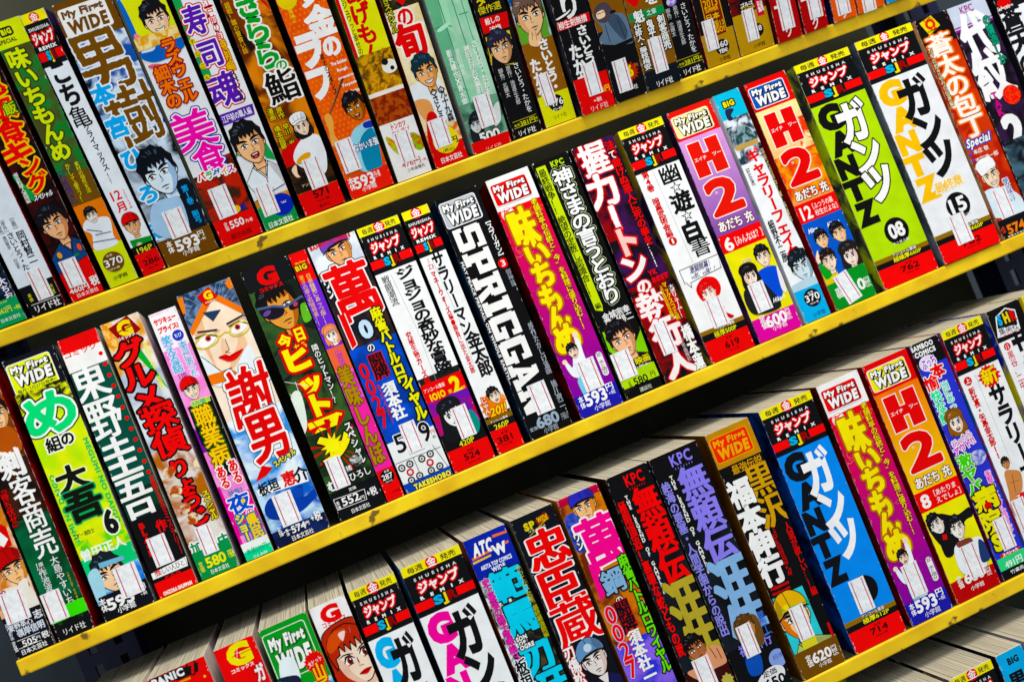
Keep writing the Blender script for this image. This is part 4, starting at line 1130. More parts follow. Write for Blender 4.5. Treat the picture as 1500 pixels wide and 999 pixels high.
def art(p):
    p.R(0,0,100,86,'1a1214','8a1418',0.06)
    p.R(0,83.5,100,100,'b8923a')
    p.P([(30.3,77.3),(75.5,77.4),(65.7,83.4),(29.5,82.2)],'1c1416',0)
    p.H('ゴルゴ',30.4,79.3,65.9,81,'f2f2f0',b=0.05)
    p.H('アンコール',28.8,80.9,69.2,82.7,'e0c020',b=0.05)
    p.P([(72.2,79.4),(95,79.5),(90.6,86.8),(70.7,86.5)],'d03048',0)
    p.H('猛風',76.2,80.6,92.4,85.2,'f2f2f0',b=0.05)
    p.O(61.9,91.8,5.1,5.1,'131313')
    p.H('38',55.7,90.1,74.9,92.4,'f2f2f0',b=0.08)
    p.H('小学館',39.9,96.8,74.5,98.8,'4a3810',b=0.05)
book(1,413.8,443.2,182,0,-0.05,'5a1a14/1c1010','201414/101010','gold footed comic with red block of white characters, beside the dark red pair',art,(45.4, 88.8, 10.1, 23.8, 0))
def art(p):
    p.R(0,0,100,100,'a81418')
    p.V('ック',35.8,88.9,64.1,98.9,'f2f2f0',b=0.03)
    p.V('ゴ',7.4,79.6,67.6,86.6,'f2f2f0',b=0.05)
book(1,444.8,465.9,182,0,4,'5a0c10/3a0a0c','3a0a0c/8a1014','dark red comic with white brush strokes, standing next to the gold footed ones',art,(51.4, 89.1, 11.3, 23.4, 0))
def art(p):
    p.R(0,0,100,100,'a81418')
    p.V('ック',35.4,89.6,64.4,99.7,'f2f2f0',b=0.03)
    p.V('ゴ',5.5,80.3,67.2,87.4,'f2f2f0',b=0.05)
book(1,468.3,489.1,182,0,4,'4a0a0e/2a080a','1a1c3a/20224a','dark red comic with white brush strokes, standing next to the orange pair',art,(60.1, 88.7, 11.5, 23.7, 0))
def art(p):
    p.R(0,0,100,100,'e2641c')
    p.V('ック',35.9,89.4,65.5,99.6,'f2f2f0',b=0.03)
    p.V('ゴ',4.5,80,67.5,87.2,'f2f2f0',b=0.05)
book(1,494.6,515.2,182,0,4,'1a1c40/2a2c58','6a2a0c/c85a1c','bright orange comic standing next to the dark red pair',art,(49.2, 91.3, 11.6, 23.9, 0))
def art(p):
    p.R(0,0,100,100,'e2641c')
    p.V('ック',35,90,60.8,100.2,'f2f2f0',b=0.03)
    p.V('ゴ',6.8,80.6,61.9,87.8,'f2f2f0',b=0.05)
book(1,516.8,540.6,182,0,4,'a8481a/6a2a0c','20486a/1c2c4a','bright orange comic standing next to the cyan one',art,(43.3, 93.7, 11.7, 24.2, 0))
def art(p):
    p.R(0,0,100,100,'28a2dc')
    p.V('ク',37.9,93.6,67,96.8,'f2f2f0',b=0.03)
book(1,542.6,563,182,0,4,'1c4a7a/20304a','20304a','cyan comic at the picture edge on the top shelf',art,None)
def art(p):
    p.R(0,0,100,100,'c87a3c','f0d0b0',0.07)
    p.P([(59.3,50.1),(93.4,55.2),(90.6,62.1),(57.4,62.4),(24.3,58.9)],'c81c1c',0)
    p.P([(68.5,54.5),(86.9,59.5),(70.3,61.6),(50.9,58.9)],'f2f2f0',0)
    p.face(74.4,70.8,20.2,skin='eec090',hair='a01818',hat='b01c1c',rot=0.15,shade='c88848',dx=-0.03)
    p.P([(69.3,75.6),(93.3,74.7),(84.9,79.7),(70.2,77.2)],'e8e4dc',1)
    p.P([(20.6,75.8),(97.9,78.9),(90.4,89.3),(18.7,88.1)],'e8e2d6',1)
    p.V('真説・剣',1.2,62.5,30.8,80.7,'f2f2f0',[('a01818',0.8)],b=0.03)
    p.R(0,85,100,100,'15161e')
    p.V('志',75.3,86.4,97.2,89.4,'e8ecf2',[('15161e',0.4)],b=0.04)
    p.H('東野英心',4.9,87.9,69.1,90.5,'e8ecf2',b=0.05)
    p.H('嶺岸信明',20.9,90.2,92.8,93.3,'dfe6f0',[('1c2436',0.5)],b=0.05)
    p.V('原作',1.7,87,10.6,90,'c8d0e0',b=0.03)
    p.V('劇画',2.4,90.1,11.2,93.2,'c8d0e0',b=0.03)
    p.L([(15.5,94.1),(74.2,94.2)],0.3,'f2f2f0')
    p.L([(13.1,96.9),(71.8,97)],0.3,'f2f2f0')
    p.H('505',24.4,94.6,61.5,97,'f2f2f0',b=0.08)
    p.H('円',61.4,95,71.4,96.3,'f2f2f0',b=0.05)
    p.V('定価',1.5,93.7,10.3,97.6,'f2f2f0',b=0.03)
    p.V('税',76.4,94.4,93.3,96.8,'f2f2f0',b=0.06)
    p.H('日本文芸社',15.5,97.5,82.3,99.5,'f2f2f0',b=0.05)
book(2,-216.1,-191.4,182,0,-0.23,'1a2230/2a3240','4a3424/2a1c14','comic with bearded swordsman under a red hat, priced 505 in a white frame',art,(40.7, 82.4, 15.3, 20.1, -0.03))
def art(p):
    p.R(0,0,100,100,'0f3a26','1c6a44',0.03)
    p.R(0,88,100,100,'121418')
    p.R(0,0,100,38,'a85a20','15100e',0.045)
    p.face(66.9,17.4,19.8,skin='edc49c',hair='1a1412',rot=0.1,shade='c89868')
    p.P([(23.4,22.9),(89.5,22.5),(96.7,31.5),(36.2,31.4)],'a8541c',1)
    p.R(0,34,100,55,'1a120e','3a2416',0.05)
    p.V('剣',19.3,30.1,84.4,39.8,'f2f2f0',b=0.03)
    p.ms=2
    p.V('剣客商売',30.6,30.5,88.8,70.6,'f2f2f0',b=0.03)
    p.ms=1; p.rg=0
    p.V('『待ち伏せ』',0.4,41.1,19,58.3,'c81c24',[('200808',0.4)],b=0.05)
    p.V('大島やすいち',55.7,71.2,77.6,89.6,'e6e8e8',b=0.01)
    p.V('原作池波',17.6,71.3,37.3,82.5,'d8dcdc',b=0.03)
    p.RR(31.1,72.3,4.2,4.2,0.1,'0f4a2c')
    p.V('原',24.9,71.5,37.3,73.1,'f2f2f0',b=0.03)
    p.V('正太郎',12.6,82.3,31.2,92.1,'d8dcdc',b=0.03)
    p.V('YASUICHI OSHIMA',82.9,78.5,88.6,88.8,'c8b840',b=0.03)
    p.R(0,88.6,100,93.6,'5cd82a')
    p.H('476',30.7,93.4,69.6,96.4,'141414',b=0.08)
    p.H('本体',15.2,93.7,26.5,95,'2a5a14',b=0.05)
    p.H('円+税',71,93.5,83.5,95.1,'2a5a14',b=0.05)
    p.H('リイド社',20.8,96.4,80.4,98.9,'f2f2f0',b=0.01)
book(2,-189.5,-165.6,182,0,-0.81,'5a4028/2a1c14','a01418/601012','dark green comic with white brushed title and lime strip marked 476',art,(24.6, 87.8, 12.4, 19.8, 0))
def art(p):
    p.R(0,0,100,100,'d8e62a')
    p.R(0,0,100,14.5,'15171f')
    mfw(p,'15171f','e2ec2a','15171f','f4f4ee',2.2,13.4,'每月13日27日発売!!')
    p.R(0,13,100,26,'dfe628','14180e',0.14)
    p.R(0,20,100,78,'dbe82e','b8e040',0.04)
    p.V('め',-4.2,15.5,99.9,31.1,'1fd080',[('12281c',2.2),('f2f6f2',1.3)],b=0.06)
    p.V('組',19.8,31.6,48.1,36.8,'131315',[('f2f6e8',0.9)],b=0.06)
    p.V('の',48.9,31.6,74.1,36.3,'131315',[('f2f6e8',0.9)],b=0.06)
    side_title(p,'MEGUMI NO DAIGO',87,36,97,69,'28b864',.05)
    side_title(p,'MEGUMI NO DAIGO',13,76,3,44,'28b864',.05)
    p.V('大',13.3,43.5,69.8,52.5,'12160e',[('e8f0c0',0.8)],b=0.07)
    p.V('吾',10.3,52.5,78.1,63.6,'12160e',[('18a060',1.0)],b=0.07)
    p.R(0,70,100,76,'d8e62a','6ad050',0.12)
    p.H('スゲー消防士',3.2,67,44.5,68.8,'14281a',b=0.04)
    p.V('6',59.8,62.9,95.8,72,'14161c',[('f0f4d8',1.0)],b=0.1)
    p.R(0,76.5,100,83.5,'1fc47c')
    p.H('曽田正人',3.9,73.2,90.6,77.5,'f0f6f0',b=0.06)
    p.R(0,83.5,100,94.5,'2a7ad0','a8d8f0',0.05)
    p.face(42.2,85.6,24.0,skin='f0cca8',hair='1c242c',rot=0.2,cloth='1a2430')
    p.P([(28,79.7),(75.6,80.4),(76.3,82),(28,81.7)],'7ab4cc',0)
    p.P([(2.2,82.4),(23.8,81.7),(18.1,92.3),(-7.6,91)],'a8d4e4',1)
    p.R(0,94,100,100,'14161e')
    p.P([(4.2,91.2),(119.2,91),(111.3,100.7),(-6.9,100.5)],'14161e',0)
    p.V('本体',2.9,91.9,14.9,96.8,'f2f2f0',b=0.05)
    p.H('593',14.8,92.8,67.4,97.1,'f2f2f0',b=0.11)
    p.V('円',81.3,92.1,94.2,94.4,'f2f2f0',b=0.03)
    p.H('+税',79.9,95.3,92.8,96.5,'f2f2f0',b=0.05)
    p.H('小学館',29.2,96.8,65,99.2,'f2f2f0',b=0.05)
book(2,-158.8,-125.3,182,0,-0.7,'12141c/0c0e14','1a1c24/8c8f96','lime comic with huge mint character, flames, a black 6 and youth in blue headband',art,(69.2, 89.4, 14.6, 20.9, 0))
def art(p):
    p.R(0,0,100,100,'12493c')
    p.R(0,60,100,100,'14201e','123a30',0.05)
    p.R(0,70,100,100,'141416')
    p.R(0,0,100,5.5,'d8141a')
    p.R(0,5.5,100,12.6,'f0efec')
    p.H('コミック',3.8,4.6,87.1,7.2,'d8182a',b=0.03)
    p.ms=2.4
    p.V('東野圭吾',-2.9,9.4,80.4,70.4,'f2f2f0',b=0.045)
    p.ms=1; p.rg=0
    p.O(89.3,9.5,1.4,1.4,'d81a20')
    p.O(89.4,13.7,1.4,1.4,'d81a20')
    p.O(89.4,18,1.4,1.4,'d81a20')
    p.O(89.5,22.2,1.4,1.4,'d81a20')
    p.O(89.5,26.4,1.4,1.4,'d81a20')
    p.O(89.6,30.7,1.4,1.4,'d81a20')
    p.O(89.6,34.9,1.4,1.4,'d81a20')
    p.O(89.7,39.1,1.4,1.4,'d81a20')
    p.O(89.7,43.3,1.4,1.4,'d81a20')
    p.O(89.8,47.5,1.4,1.4,'d81a20')
    p.O(89.8,51.8,1.4,1.4,'d81a20')
    p.O(89.8,56,1.4,1.4,'d81a20')
    p.O(89.9,60.2,1.4,1.4,'d81a20')
    p.V('東野圭吾ミステリー',86,57.4,97,88.1,'c81a20',b=0.03)
    p.V('BLACK',14.8,72,34.7,84.9,'d81a20',b=0.08)
    p.V('作',57.1,73.7,82.1,78,'d81a20',b=0.06)
    p.P([(3,90.5),(97.3,89.5),(93.5,92.9),(2,92.8)],'f2f2f0',0)
    p.H('［怪しい人びと］',11.2,89.9,93.3,92.3,'2a1416',b=0.02)
    p.V('怪',12.5,90.1,27.4,92.2,'d81a20',b=0.05)
    p.H('本体509円+税',12.6,94.5,87.2,95.5,'8a1014',b=0.05)
    p.H('509',29.7,93.3,72,96,'d8181c',b=0.08)
    p.R(0,94.3,100,100,'e0181c')
    p.H('ONZORA SHUPPAN',12.5,98.2,87.2,99.7,'f2f2f0',b=0.08)
book(2,-122,-96.2,182,0,-0.6,'2a2c2e/4a3c30','c9c4ba/8a8680','dark green comic with tall white title, red dot column and red and white top',art,(45.0, 83.9, 12.2, 19.9, 0))
def art(p):
    p.R(0,0,100,100,'d8dce4','a8b4c4',0.05)
    p.R(0,0,100,20,'e8e4da','d89a4a',0.07)
    p.R(0,50,100,92,'e0dcd4','a86420',0.055)
    p.P([(2.7,0.1),(27,-0.6),(21.3,9.9),(0.2,9.3)],'d89030',1,'f0c880',0.3)
    p.RR(54.4,4.3,15.3,14.2,0.7,'8a1c20',0.38)
    p.V('G',31.1,0.7,77.7,7.3,'e8d020',b=0.1)
    p.L([(35.5,4.6),(73.3,4)],0.8,'8a1c20')
    p.H('コミックス',27.9,6.6,74.4,7.8,'f2f2f0',b=0.04)
    p.RR(88.7,21.8,4.8,37.3,2.2,'2aa84a',0.4)
    p.V('B級グルメ 直編！！',80.9,11.6,93.7,33.4,'e6e83a',b=0.03)
    p.rg=.14
    p.V('グルメ',3.7,8.8,81.9,35.9,'e01c1c',[('1a0a0a',1.4)],b=0.06)
    p.V('探偵',12,34.3,94.4,53.7,'e01c1c',[('1a0a0a',1.2)],b=0.05)
    p.ms=1; p.rg=0
    p.rg=.12
    p.V('りょうじ',24.8,55.8,77.6,81,'e01c1c',[('1a0a0a',1.2)],b=0.06)
    p.ms=1; p.rg=0
    p.V('スペシャル',78.5,69.9,97.2,81.1,'e8e030',[('3a2a08',0.5)],b=0.05)
    p.O(23.4,59,4.3,3.7,'a8501c','e8d8b8',0.2,rot=0.4)
    p.O(21.7,66.3,4.3,3.7,'a8501c','e8d8b8',0.2,rot=0.4)
    p.O(25.5,73.2,4.3,3.7,'a8501c','e8d8b8',0.2,rot=0.4)
    p.O(35.6,77.8,4.3,3.7,'a8501c','e8d8b8',0.2,rot=0.4)
    p.O(103.6,59.7,4.4,3.7,'a8501c','e8d8b8',0.2,rot=0.4)
    p.V('加',3.1,86.1,32.5,90.9,'1f8a5a',[('f2f2f0',1)],b=0.05)
    p.V('史',71.4,87.1,105.3,91.9,'1f8a5a',[('f2f2f0',1)],b=0.05)
    p.R(0,89.5,100,100,'1f8a4e')
    p.V('定価',6.4,93.5,16.5,97.4,'e8e020',b=0.03)
    p.H('580',24.2,92.9,76.9,96.8,'e8e424',b=0.11)
    p.H('円税込',83.7,93.2,100.7,96.3,'e8e424',b=0.05)
    p.H('日本文芸社',28.2,97.5,76.7,99.2,'f2f2f0',b=0.03)
book(2,-93.1,-67.3,182,0,-0.63,'8a7a68/c9b48a','ece8df/c8c2b4','comic with thick red title over grilled food photos, green foot with yellow 580',art,(48.0, 86.7, 10.3, 19.6, 0))
def art(p):
    p.R(0,0,100,100,'e884cc','f0a0d8',0.08)
    p.R(0,0,100,15,'f2f0f2')
    p.H('みんなのハッピー',8,0.2,85.4,1.3,'e060b0',b=0.05)
    p.H('サツキュー',8.6,2.3,89,4.9,'d81828',b=0.07)
    p.H('プライス!',12.2,5.7,86.6,8.2,'d81828',b=0.07)
    p.O(71.8,10.9,3.8,3.8,'3040b0')
    p.H('ちび',58.7,10,85,11.7,'f2f2f0',b=0.06)
    p.V('笑える話',10.8,9.7,45.2,24.4,'1fb8d0',[('f2d0f0',0.7)],b=0.05)
    p.V('本当にあった',61.1,13.5,88.6,28,'1fb8d0',[('f2d0f0',0.7)],b=0.05)
    p.H('110',20.9,24.7,47,26.9,'1c1c1c',b=0.06)
    p.R(0,46,50,56,'7a2aa0')
    p.face(44.7,32.4,13.3,skin='f6ddc8',hair='2a1a1a',hat='d81820',mouth='smile',rot=0.1,neck=0)
    p.P([(8.7,37.8),(101.5,36.9),(105.3,56.6),(109.6,62.4),(65.2,67.4),(40.9,67),(6.1,52.3)],'121212',0)
    p.H('特集1',25,36.4,90.5,38.5,'1fa880',[('e0f040',0.5)],b=0.05)
    p.V('職業病',17.8,39,83.2,63.2,'f0c41c',[('3a8a2a',0.7),('15100a',0.5)],b=0.05)
    p.R(0,75,100,90,'d8308a')
    p.V('ある',62.8,62,95,71.5,'d81820',[('f4eef0',0.8)],b=0.07)
    p.V('ある',15.9,62.9,48,71.7,'d81820',[('f4eef0',0.8)],b=0.07)
    p.R(0,70,10,100,'d83a98')
    p.H('特集2',27.3,72.7,80.8,75,'4a8ac0',b=0.04)
    p.V('夜',15.2,75.2,89.4,82.1,'2050c0',[('f0f0f0',0.8)],b=0.06)
    p.O(66.6,78.2,1.5,1.5,'e8d030')
    p.V('の',60.5,81.7,87.9,84.5,'c02080',[('f0f0f0',0.6)],b=0.06)
    p.V('県民',53.3,83.9,92.6,93.3,'e8c820',[('1a6a9a',0.9)],b=0.07)
    p.V('ショー',16.4,82.3,49.6,93,'f0d828',[('1a6a9a',0.9)],b=0.07)
    p.R(0,93.5,100,100,'2ad09a')
    p.R(0,93.3,100,96.5,'e8f0ec')
    p.H('本体390円',9.8,95.6,87,98.1,'2aa87a',b=0.06)
    p.H('ぶんか社',23.5,98.6,79.9,100.3,'d8f4ea',b=0.05)
book(2,-62,-43.4,177,0,-0.69,'6a2aa0/b04ab8','ece8f0/b84a20','shorter pink comic with cyan lettering, boy in red cap and mint foot priced 390',art,None)
def art(p):
    p.R(0,0,100,52,'f6e2d0')
    p.P([(-0.6,-1.7),(94.9,-1.6),(110.4,10.7),(100.7,17.5),(76.8,8),(52.9,5.4),(11.9,13.6),(-1.9,12.5)],'2a3c5a',1,'7088a8',0.2)
    p.P([(5.2,13.8),(35.7,9.4),(53.9,11.6),(84.6,10.6),(97.9,17.2),(84.9,25.8),(59.7,30.5),(35.3,33.3),(20.9,30.7),(12.3,21.8)],'f4dcc4',1)
    p.P([(5.2,13.8),(26.8,10.8),(21.1,20.5),(19.3,29.9),(12.3,21.8)],'e2b894',1)
    p.P([(81.1,19.3),(84.9,25.8),(59.7,30.5),(37.2,33.1),(50.9,28.4),(68.2,24.4)],'e6c09c',1)
    p.P([(47.7,20),(52.1,24.4),(45.9,26),(37.6,25.3)],'e8c4a4',1)
    p.P([(11.3,15.6),(45,16.3),(45.5,17.8),(8.5,17.1)],'d8b090',1)
    p.P([(67.8,16.1),(100.7,15.7),(97.9,17.2),(68.3,17.6)],'d8b090',1)
    p.L([(31.5,6.1),(16.8,2.6)],0.3,'1c2a42')
    p.L([(33,5.9),(14.8,1.3)],0.3,'7c90aa')
    p.L([(34.6,5.7),(13.7,0.1)],0.3,'1c2a42')
    p.L([(36.4,5.6),(28.2,0.3)],0.3,'7c90aa')
    p.L([(38.4,5.5),(28,-0.7)],0.3,'1c2a42')
    p.L([(40.5,5.4),(28.8,-1.5)],0.3,'7c90aa')
    p.L([(42.7,5.3),(41.6,-1.2)],0.3,'1c2a42')
    p.L([(45,5.3),(43.2,-1.8)],0.3,'7c90aa')
    p.L([(47.4,5.3),(45.8,-2.2)],0.3,'1c2a42')
    p.L([(49.8,5.4),(56,-1.8)],0.3,'7c90aa')
    p.L([(52.3,5.5),(59.2,-1.9)],0.3,'1c2a42')
    p.L([(54.7,5.6),(63.5,-1.9)],0.3,'7c90aa')
    p.L([(57.2,5.8),(70.1,-1.5)],0.3,'1c2a42')
    p.L([(59.6,6),(74.7,-1.1)],0.3,'7c90aa')
    p.L([(61.9,6.2),(80.3,-0.6)],0.3,'1c2a42')
    p.L([(64.2,6.4),(82.8,-0.2)],0.3,'7c90aa')
    p.L([(66.4,6.7),(88.5,0.6)],0.3,'1c2a42')
    p.L([(68.4,7),(94.9,1.5)],0.3,'7c90aa')
    p.L([(70.3,7.3),(93.1,1.9)],0.3,'1c2a42')
    p.L([(72,7.6),(99.3,3.1)],0.3,'7c90aa')
    p.L([(73.6,8),(106,4.3)],0.3,'1c2a42')
    p.L([(75,8.3),(100,4.7)],0.3,'7c90aa')
    p.L([(76.1,8.7),(106.2,6.1)],0.3,'1c2a42')
    p.L([(77.1,9),(112.7,7.6)],0.3,'7c90aa')
    p.L([(77.8,9.4),(103,7.9)],0.3,'1c2a42')
    p.L([(78.3,9.8),(108.7,9.4)],0.3,'7c90aa')
    p.P([(-3.6,0.8),(11,0.6),(5.4,7),(-6.7,6.7)],'e08030',0)
    p.P([(-8.2,13.4),(40.7,5.1),(50.1,6.8),(1.9,15.5)],'e07a28',0)
    p.P([(56.8,5),(70.2,4.7),(108.1,11.9),(103,14.5),(92.4,13.3)],'e07a28',0)
    p.P([(87.9,1.3),(103,0.1),(103.8,3.9),(91.7,4.4)],'e08030',0)
    p.P([(32.1,8.8),(64.8,10.1),(44.5,13.2)],'2a3a54',0)
    p.RR(51,3.8,10.3,9.0,0.3,'c8201c',0.38)
    p.V('G',43.2,1.5,62.3,5.3,'f2d820',b=0.1)
    p.H('COMICS',43.6,5.5,61.6,6.2,'f0e0b0',b=0.05)
    p.L([(12.4,15),(44.4,16.6)],1.2,'20242e')
    p.L([(65,15.9),(95.7,15)],1.2,'20242e')
    p.O(22.5,18.9,6.9,4.0,'f6f2ee',rot=0.3)
    p.O(83,18.6,6.1,3.8,'f6f2ee',rot=0.3)
    p.O(25,18.5,2.0,2.0,'b04040')
    p.O(80.2,18.4,1.9,1.9,'b04040')
    p.O(25,18.5,1.0,1.0,'301010')
    p.O(80.2,18.4,1.0,1.0,'301010')
    p.L([(4.4,16.8),(22.1,16.7),(45.8,19.3)],0.9,'2a2a30')
    p.L([(67.5,17.1),(86.2,16.6),(100.1,18.6)],0.9,'2a2a30')
    p.L([(42.6,19.6),(40.8,20.2),(37.6,20.7),(33.2,21.1),(28.1,21.4),(22.4,21.5),(16.7,21.5),(11.2,21.4),(6.5,21.1),(2.7,20.6),(0.1,20.1),(-1,19.5),(-0.7,18.9),(1.2,18.4),(4.3,17.9),(8.6,17.5),(13.8,17.2),(19.4,17),(25.2,17),(30.6,17.2),(35.4,17.5),(39.2,17.9),(41.8,18.5),(43,19),(42.6,19.6)],0.9,'d8c428')
    p.L([(100.6,19.5),(98.9,20.1),(96,20.6),(92.2,21.1),(87.8,21.4),(83,21.5),(78.2,21.5),(73.6,21.4),(69.7,21.1),(66.6,20.7),(64.6,20.1),(63.8,19.6),(64.3,19),(66.1,18.4),(68.9,17.9),(72.7,17.5),(77.1,17.2),(81.9,17),(86.7,17),(91.3,17.2),(95.2,17.4),(98.3,17.9),(100.3,18.4),(101.1,19),(100.6,19.5)],0.9,'d8c428')
    p.L([(41.6,19.5),(57.2,18.4),(64.4,19.3)],0.9,'d8c428')
    p.L([(52.1,21),(52.3,25.1),(43.7,25.5),(51.7,26.3)],0.4,'5a4a4a')
    p.P([(29.7,26.4),(42.3,26.2),(48.5,27.2),(54.3,27),(75,26.7),(59.2,29.1),(44.5,29.3),(35.9,27.9)],'d8281c',1)
    p.L([(29.7,26.4),(47.3,27.8),(75,26.7)],0.5,'6a1010')
    p.P([(1.8,22.3),(20.9,30.7),(39.7,34.4),(59.7,30.5),(87.7,26),(83,35.2),(33,37.9),(-3.3,33.5)],'e6ecf0',1)
    p.L([(2.3,23.8),(25.3,31.8),(44.7,31.7)],0.5,'334')
    p.P([(-5.5,31.3),(43,32.6),(44.1,35.4),(-2.8,34.9)],'e07a28',1)
    p.R(0,50,100,78,'4a90d8','e8f2fa',0.05)
    p.R(0,78,100,100,'2060b8','c8e4f6',0.04)
    p.R(0,94,100,100,'141c3a','1c2c5a',0.06)
    p.V('謝',17.8,33.5,94.1,54.6,'d02418',[('1a1a2a',1.8),('f4f2f0',1.4)],b=0.05,sh=0.12)
    p.RR(43.6,52.2,2.7,2.9,0.2,'22306a',0.38)
    p.V('シ',40.6,51.6,46.6,52.8,'f2f2f0',b=0.03)
    p.RR(54.1,51.6,2.7,2.9,0.2,'22306a',0.38)
    p.V('ャ',51.1,51,57.1,52.2,'f2f2f0',b=0.03)
    p.RR(64.6,51,2.7,2.9,0.2,'22306a',0.38)
    p.V('ー',61.6,50.4,67.6,51.6,'f2f2f0',b=0.03)
    p.RR(75.1,50.4,2.7,2.9,0.2,'22306a',0.38)
    p.V('マ',72.1,49.8,78.1,51,'f2f2f0',b=0.03)
    p.RR(85.7,49.8,2.7,2.9,0.2,'22306a',0.38)
    p.V('ン',82.7,49.1,88.7,50.4,'f2f2f0',b=0.03)
    p.V('男',24.3,50.6,93,69.1,'d02418',[('1a1a2a',1.8),('f4f2f0',1.4)],b=0.05)
    p.P([(28.9,69.5),(45.8,71.7),(29.1,73.6),(8.7,74.2)],'d02418',0)
    p.H('スペシャル',48.3,68.7,93.2,71.4,'e8e228',[('1a2a5a',0.6)],b=0.05,rot=0.25)
    p.P([(2.6,77.4),(97.4,76.8),(95.1,81.4),(4.8,79.7)],'eef2f6',0)
    p.H('板垣',6.7,75.3,45.3,80.2,'14161c',b=0.06)
    p.V('恵',52.1,75.1,77.5,80.4,'d81c1c',b=0.06)
    p.V('介',75,75.3,99.1,80.6,'14161c',b=0.05)
    p.P([(5.3,84.5),(22.9,81.9),(30.6,88),(31.6,90.9),(6.9,88.7)],'1c3a90',1)
    p.P([(60.5,82.5),(81.7,81.6),(76.6,86),(101.8,84.7),(100,87.3),(61,90.7),(48.8,86.9)],'2040a0',1)
    p.O(69.1,83.9,3.8,3.4,'284aa8')
    p.L([(21.3,95.4),(68.7,95.2)],0.35,'f2f2f0')
    p.L([(15.5,95.9),(22.7,95.5)],0.3,'f2f2f0')
    p.H('574',34.7,94.3,61.5,97.1,'f2f2f0',b=0.09)
    p.H('円',60.9,94.7,68.6,96.3,'f2f2f0',b=0.05)
    p.H('+税',73.2,92.5,93,96.3,'f2f2f0',b=0.06)
    p.V('定価',11.9,92.9,19,96.5,'f2f2f0',b=0.03)
    p.V('本体',23.9,94.5,29.8,97.3,'f2f2f0',b=0.03)
    p.H('日本文芸社',30.4,97.7,70.7,99.7,'f2f2f0',b=0.03)
book(2,-40.6,-3,182,0,-0.57,'3a3020/8a7a5a','e4ddd0/5a4a3a','wide comic with woman in yellow glasses, torn red characters and blue sky, priced 574',art,(41.1, 87.6, 13.4, 22.4, 0))
def art(p):
    p.R(0,0,100,100,'1a241c','3a5a34',0.05)
    p.face(49.5,18.3,31.6,skin='d89a58',hair='121214',rot=0.15,shade='a8642c',cloth='2a3a2c',brow=0)
    p.P([(8.5,15.6),(36,16.1),(54.9,17.9),(48.2,20.3),(26.3,20.6),(10.6,18.5)],'1c1626',1)
    p.P([(66,18),(82.5,16.7),(95,16.9),(91.4,19),(77.6,19.8),(67,19.6)],'1c1626',1)
    p.L([(6.2,15),(36.5,15.9),(56.9,17.6),(66.7,17.5),(94.4,16.3),(103.3,16.4)],1.6,'4a5a80')
    p.O(20,17.6,3.0,1.6,'5e4a86',rot=0.3)
    p.O(79.9,18.2,1.8,1.4,'a84858',rot=0.4)
    p.P([(88.2,19.2),(105.5,19.7),(101.5,25),(83.2,25.7)],'6ab04a',1)
    p.R(0,0,100,8.5,'15171b')
    p.V('G',22.3,0.6,73.7,8.5,'d01c24',b=0.12)
    p.H('コミックス',22.7,8.1,72.4,9.9,'d01c24',b=0.05)
    p.V('今',19.5,27.4,44.1,32.5,'f0e428',[('c01818',1.6)],b=0.07)
    p.V('日',53.3,26.7,76,31.8,'f0e428',[('c01818',1.6)],b=0.07)
    p.H('から',44.8,32.3,69.5,34.8,'f0e428',[('c01818',1.0)],b=0.06)
    p.V('ヒ',9.9,33,68,42.4,'f2e822',[('c41c18',1.8)],b=0.1)
    p.V('ッ',24,44,71.9,52.1,'f2e822',[('c41c18',1.8)],b=0.1)
    p.V('ト',21.4,52.2,72.8,61.7,'f2e822',[('c41c18',1.8)],b=0.1)
    p.V('マ',12,60.8,80.5,70.9,'f2e822',[('c41c18',1.8)],b=0.1)
    p.V('隣のヒットマン！？',77,34.8,90.1,58.3,'e8eae4',[('1a1a1a',0.5)],b=0.04)
    p.P([(-1.5,50.6),(22.5,49.6),(9.6,62.4),(-16.9,64.5)],'dfe8dc',1)
    p.L([(1.8,43.9),(40.3,48.2)],0.4,'dde4da')
    p.L([(20.7,45.3),(20,50.8)],0.4,'dde4da')
    p.R(0,66,100,82,'181a18','2a4424',0.06)
    p.rays(42.7,72.5,4.6,21.8,14,'c01c14',3)
    p.V('ン',12,67.8,80.4,79.1,'f2e822',[('1a1410',1.0)],b=0.09)
    p.star(42.7,72.5,9.2,4.6,12,'f0e428')
    p.O(42.7,72.5,4.4,4.4,'f2ee50')
    p.V('スペシャル',78.4,66.5,93.6,83,'f2f2f0',[('111',0.5)],b=0.04)
    p.O(74,81.1,4.6,3.9,'c8ccc8','2a2c2a',0.3)
    p.V('む',1.8,84.7,22.2,88.5,'f2f2f0',b=0.06)
    p.H('ひろし',50,84.7,94.6,87.6,'f2f2f0',b=0.04)
    p.V('猪',49.7,81.7,61.3,83.8,'f2f2f0',b=0.03)
    p.R(0,89,100,100,'131418')
    p.H('定価',39,89.5,54.7,90.8,'f2f2f0',b=0.05)
    p.L([(3.4,91.4),(68.7,92.1)],0.35,'f2f2f0')
    p.L([(3.6,95.6),(65.7,96)],0.35,'f2f2f0')
    p.L([(3.4,91.4),(3.6,95.6)],0.35,'f2f2f0')
    p.L([(68.7,92.1),(65.7,96)],0.35,'f2f2f0')
    p.H('552',16.8,92,54.4,95.2,'f2f2f0',b=0.09)
    p.H('円',54.6,94,63.5,95.5,'f2f2f0',b=0.05)
    p.V('本体',5,92.4,12.4,95.8,'f2f2f0',b=0.03)
    p.H('+税',69.1,92.4,91.8,95.7,'f2f2f0',b=0.06)
    p.H('日本文芸社',28.5,97.1,67.8,98.9,'f2f2f0',b=0.03)
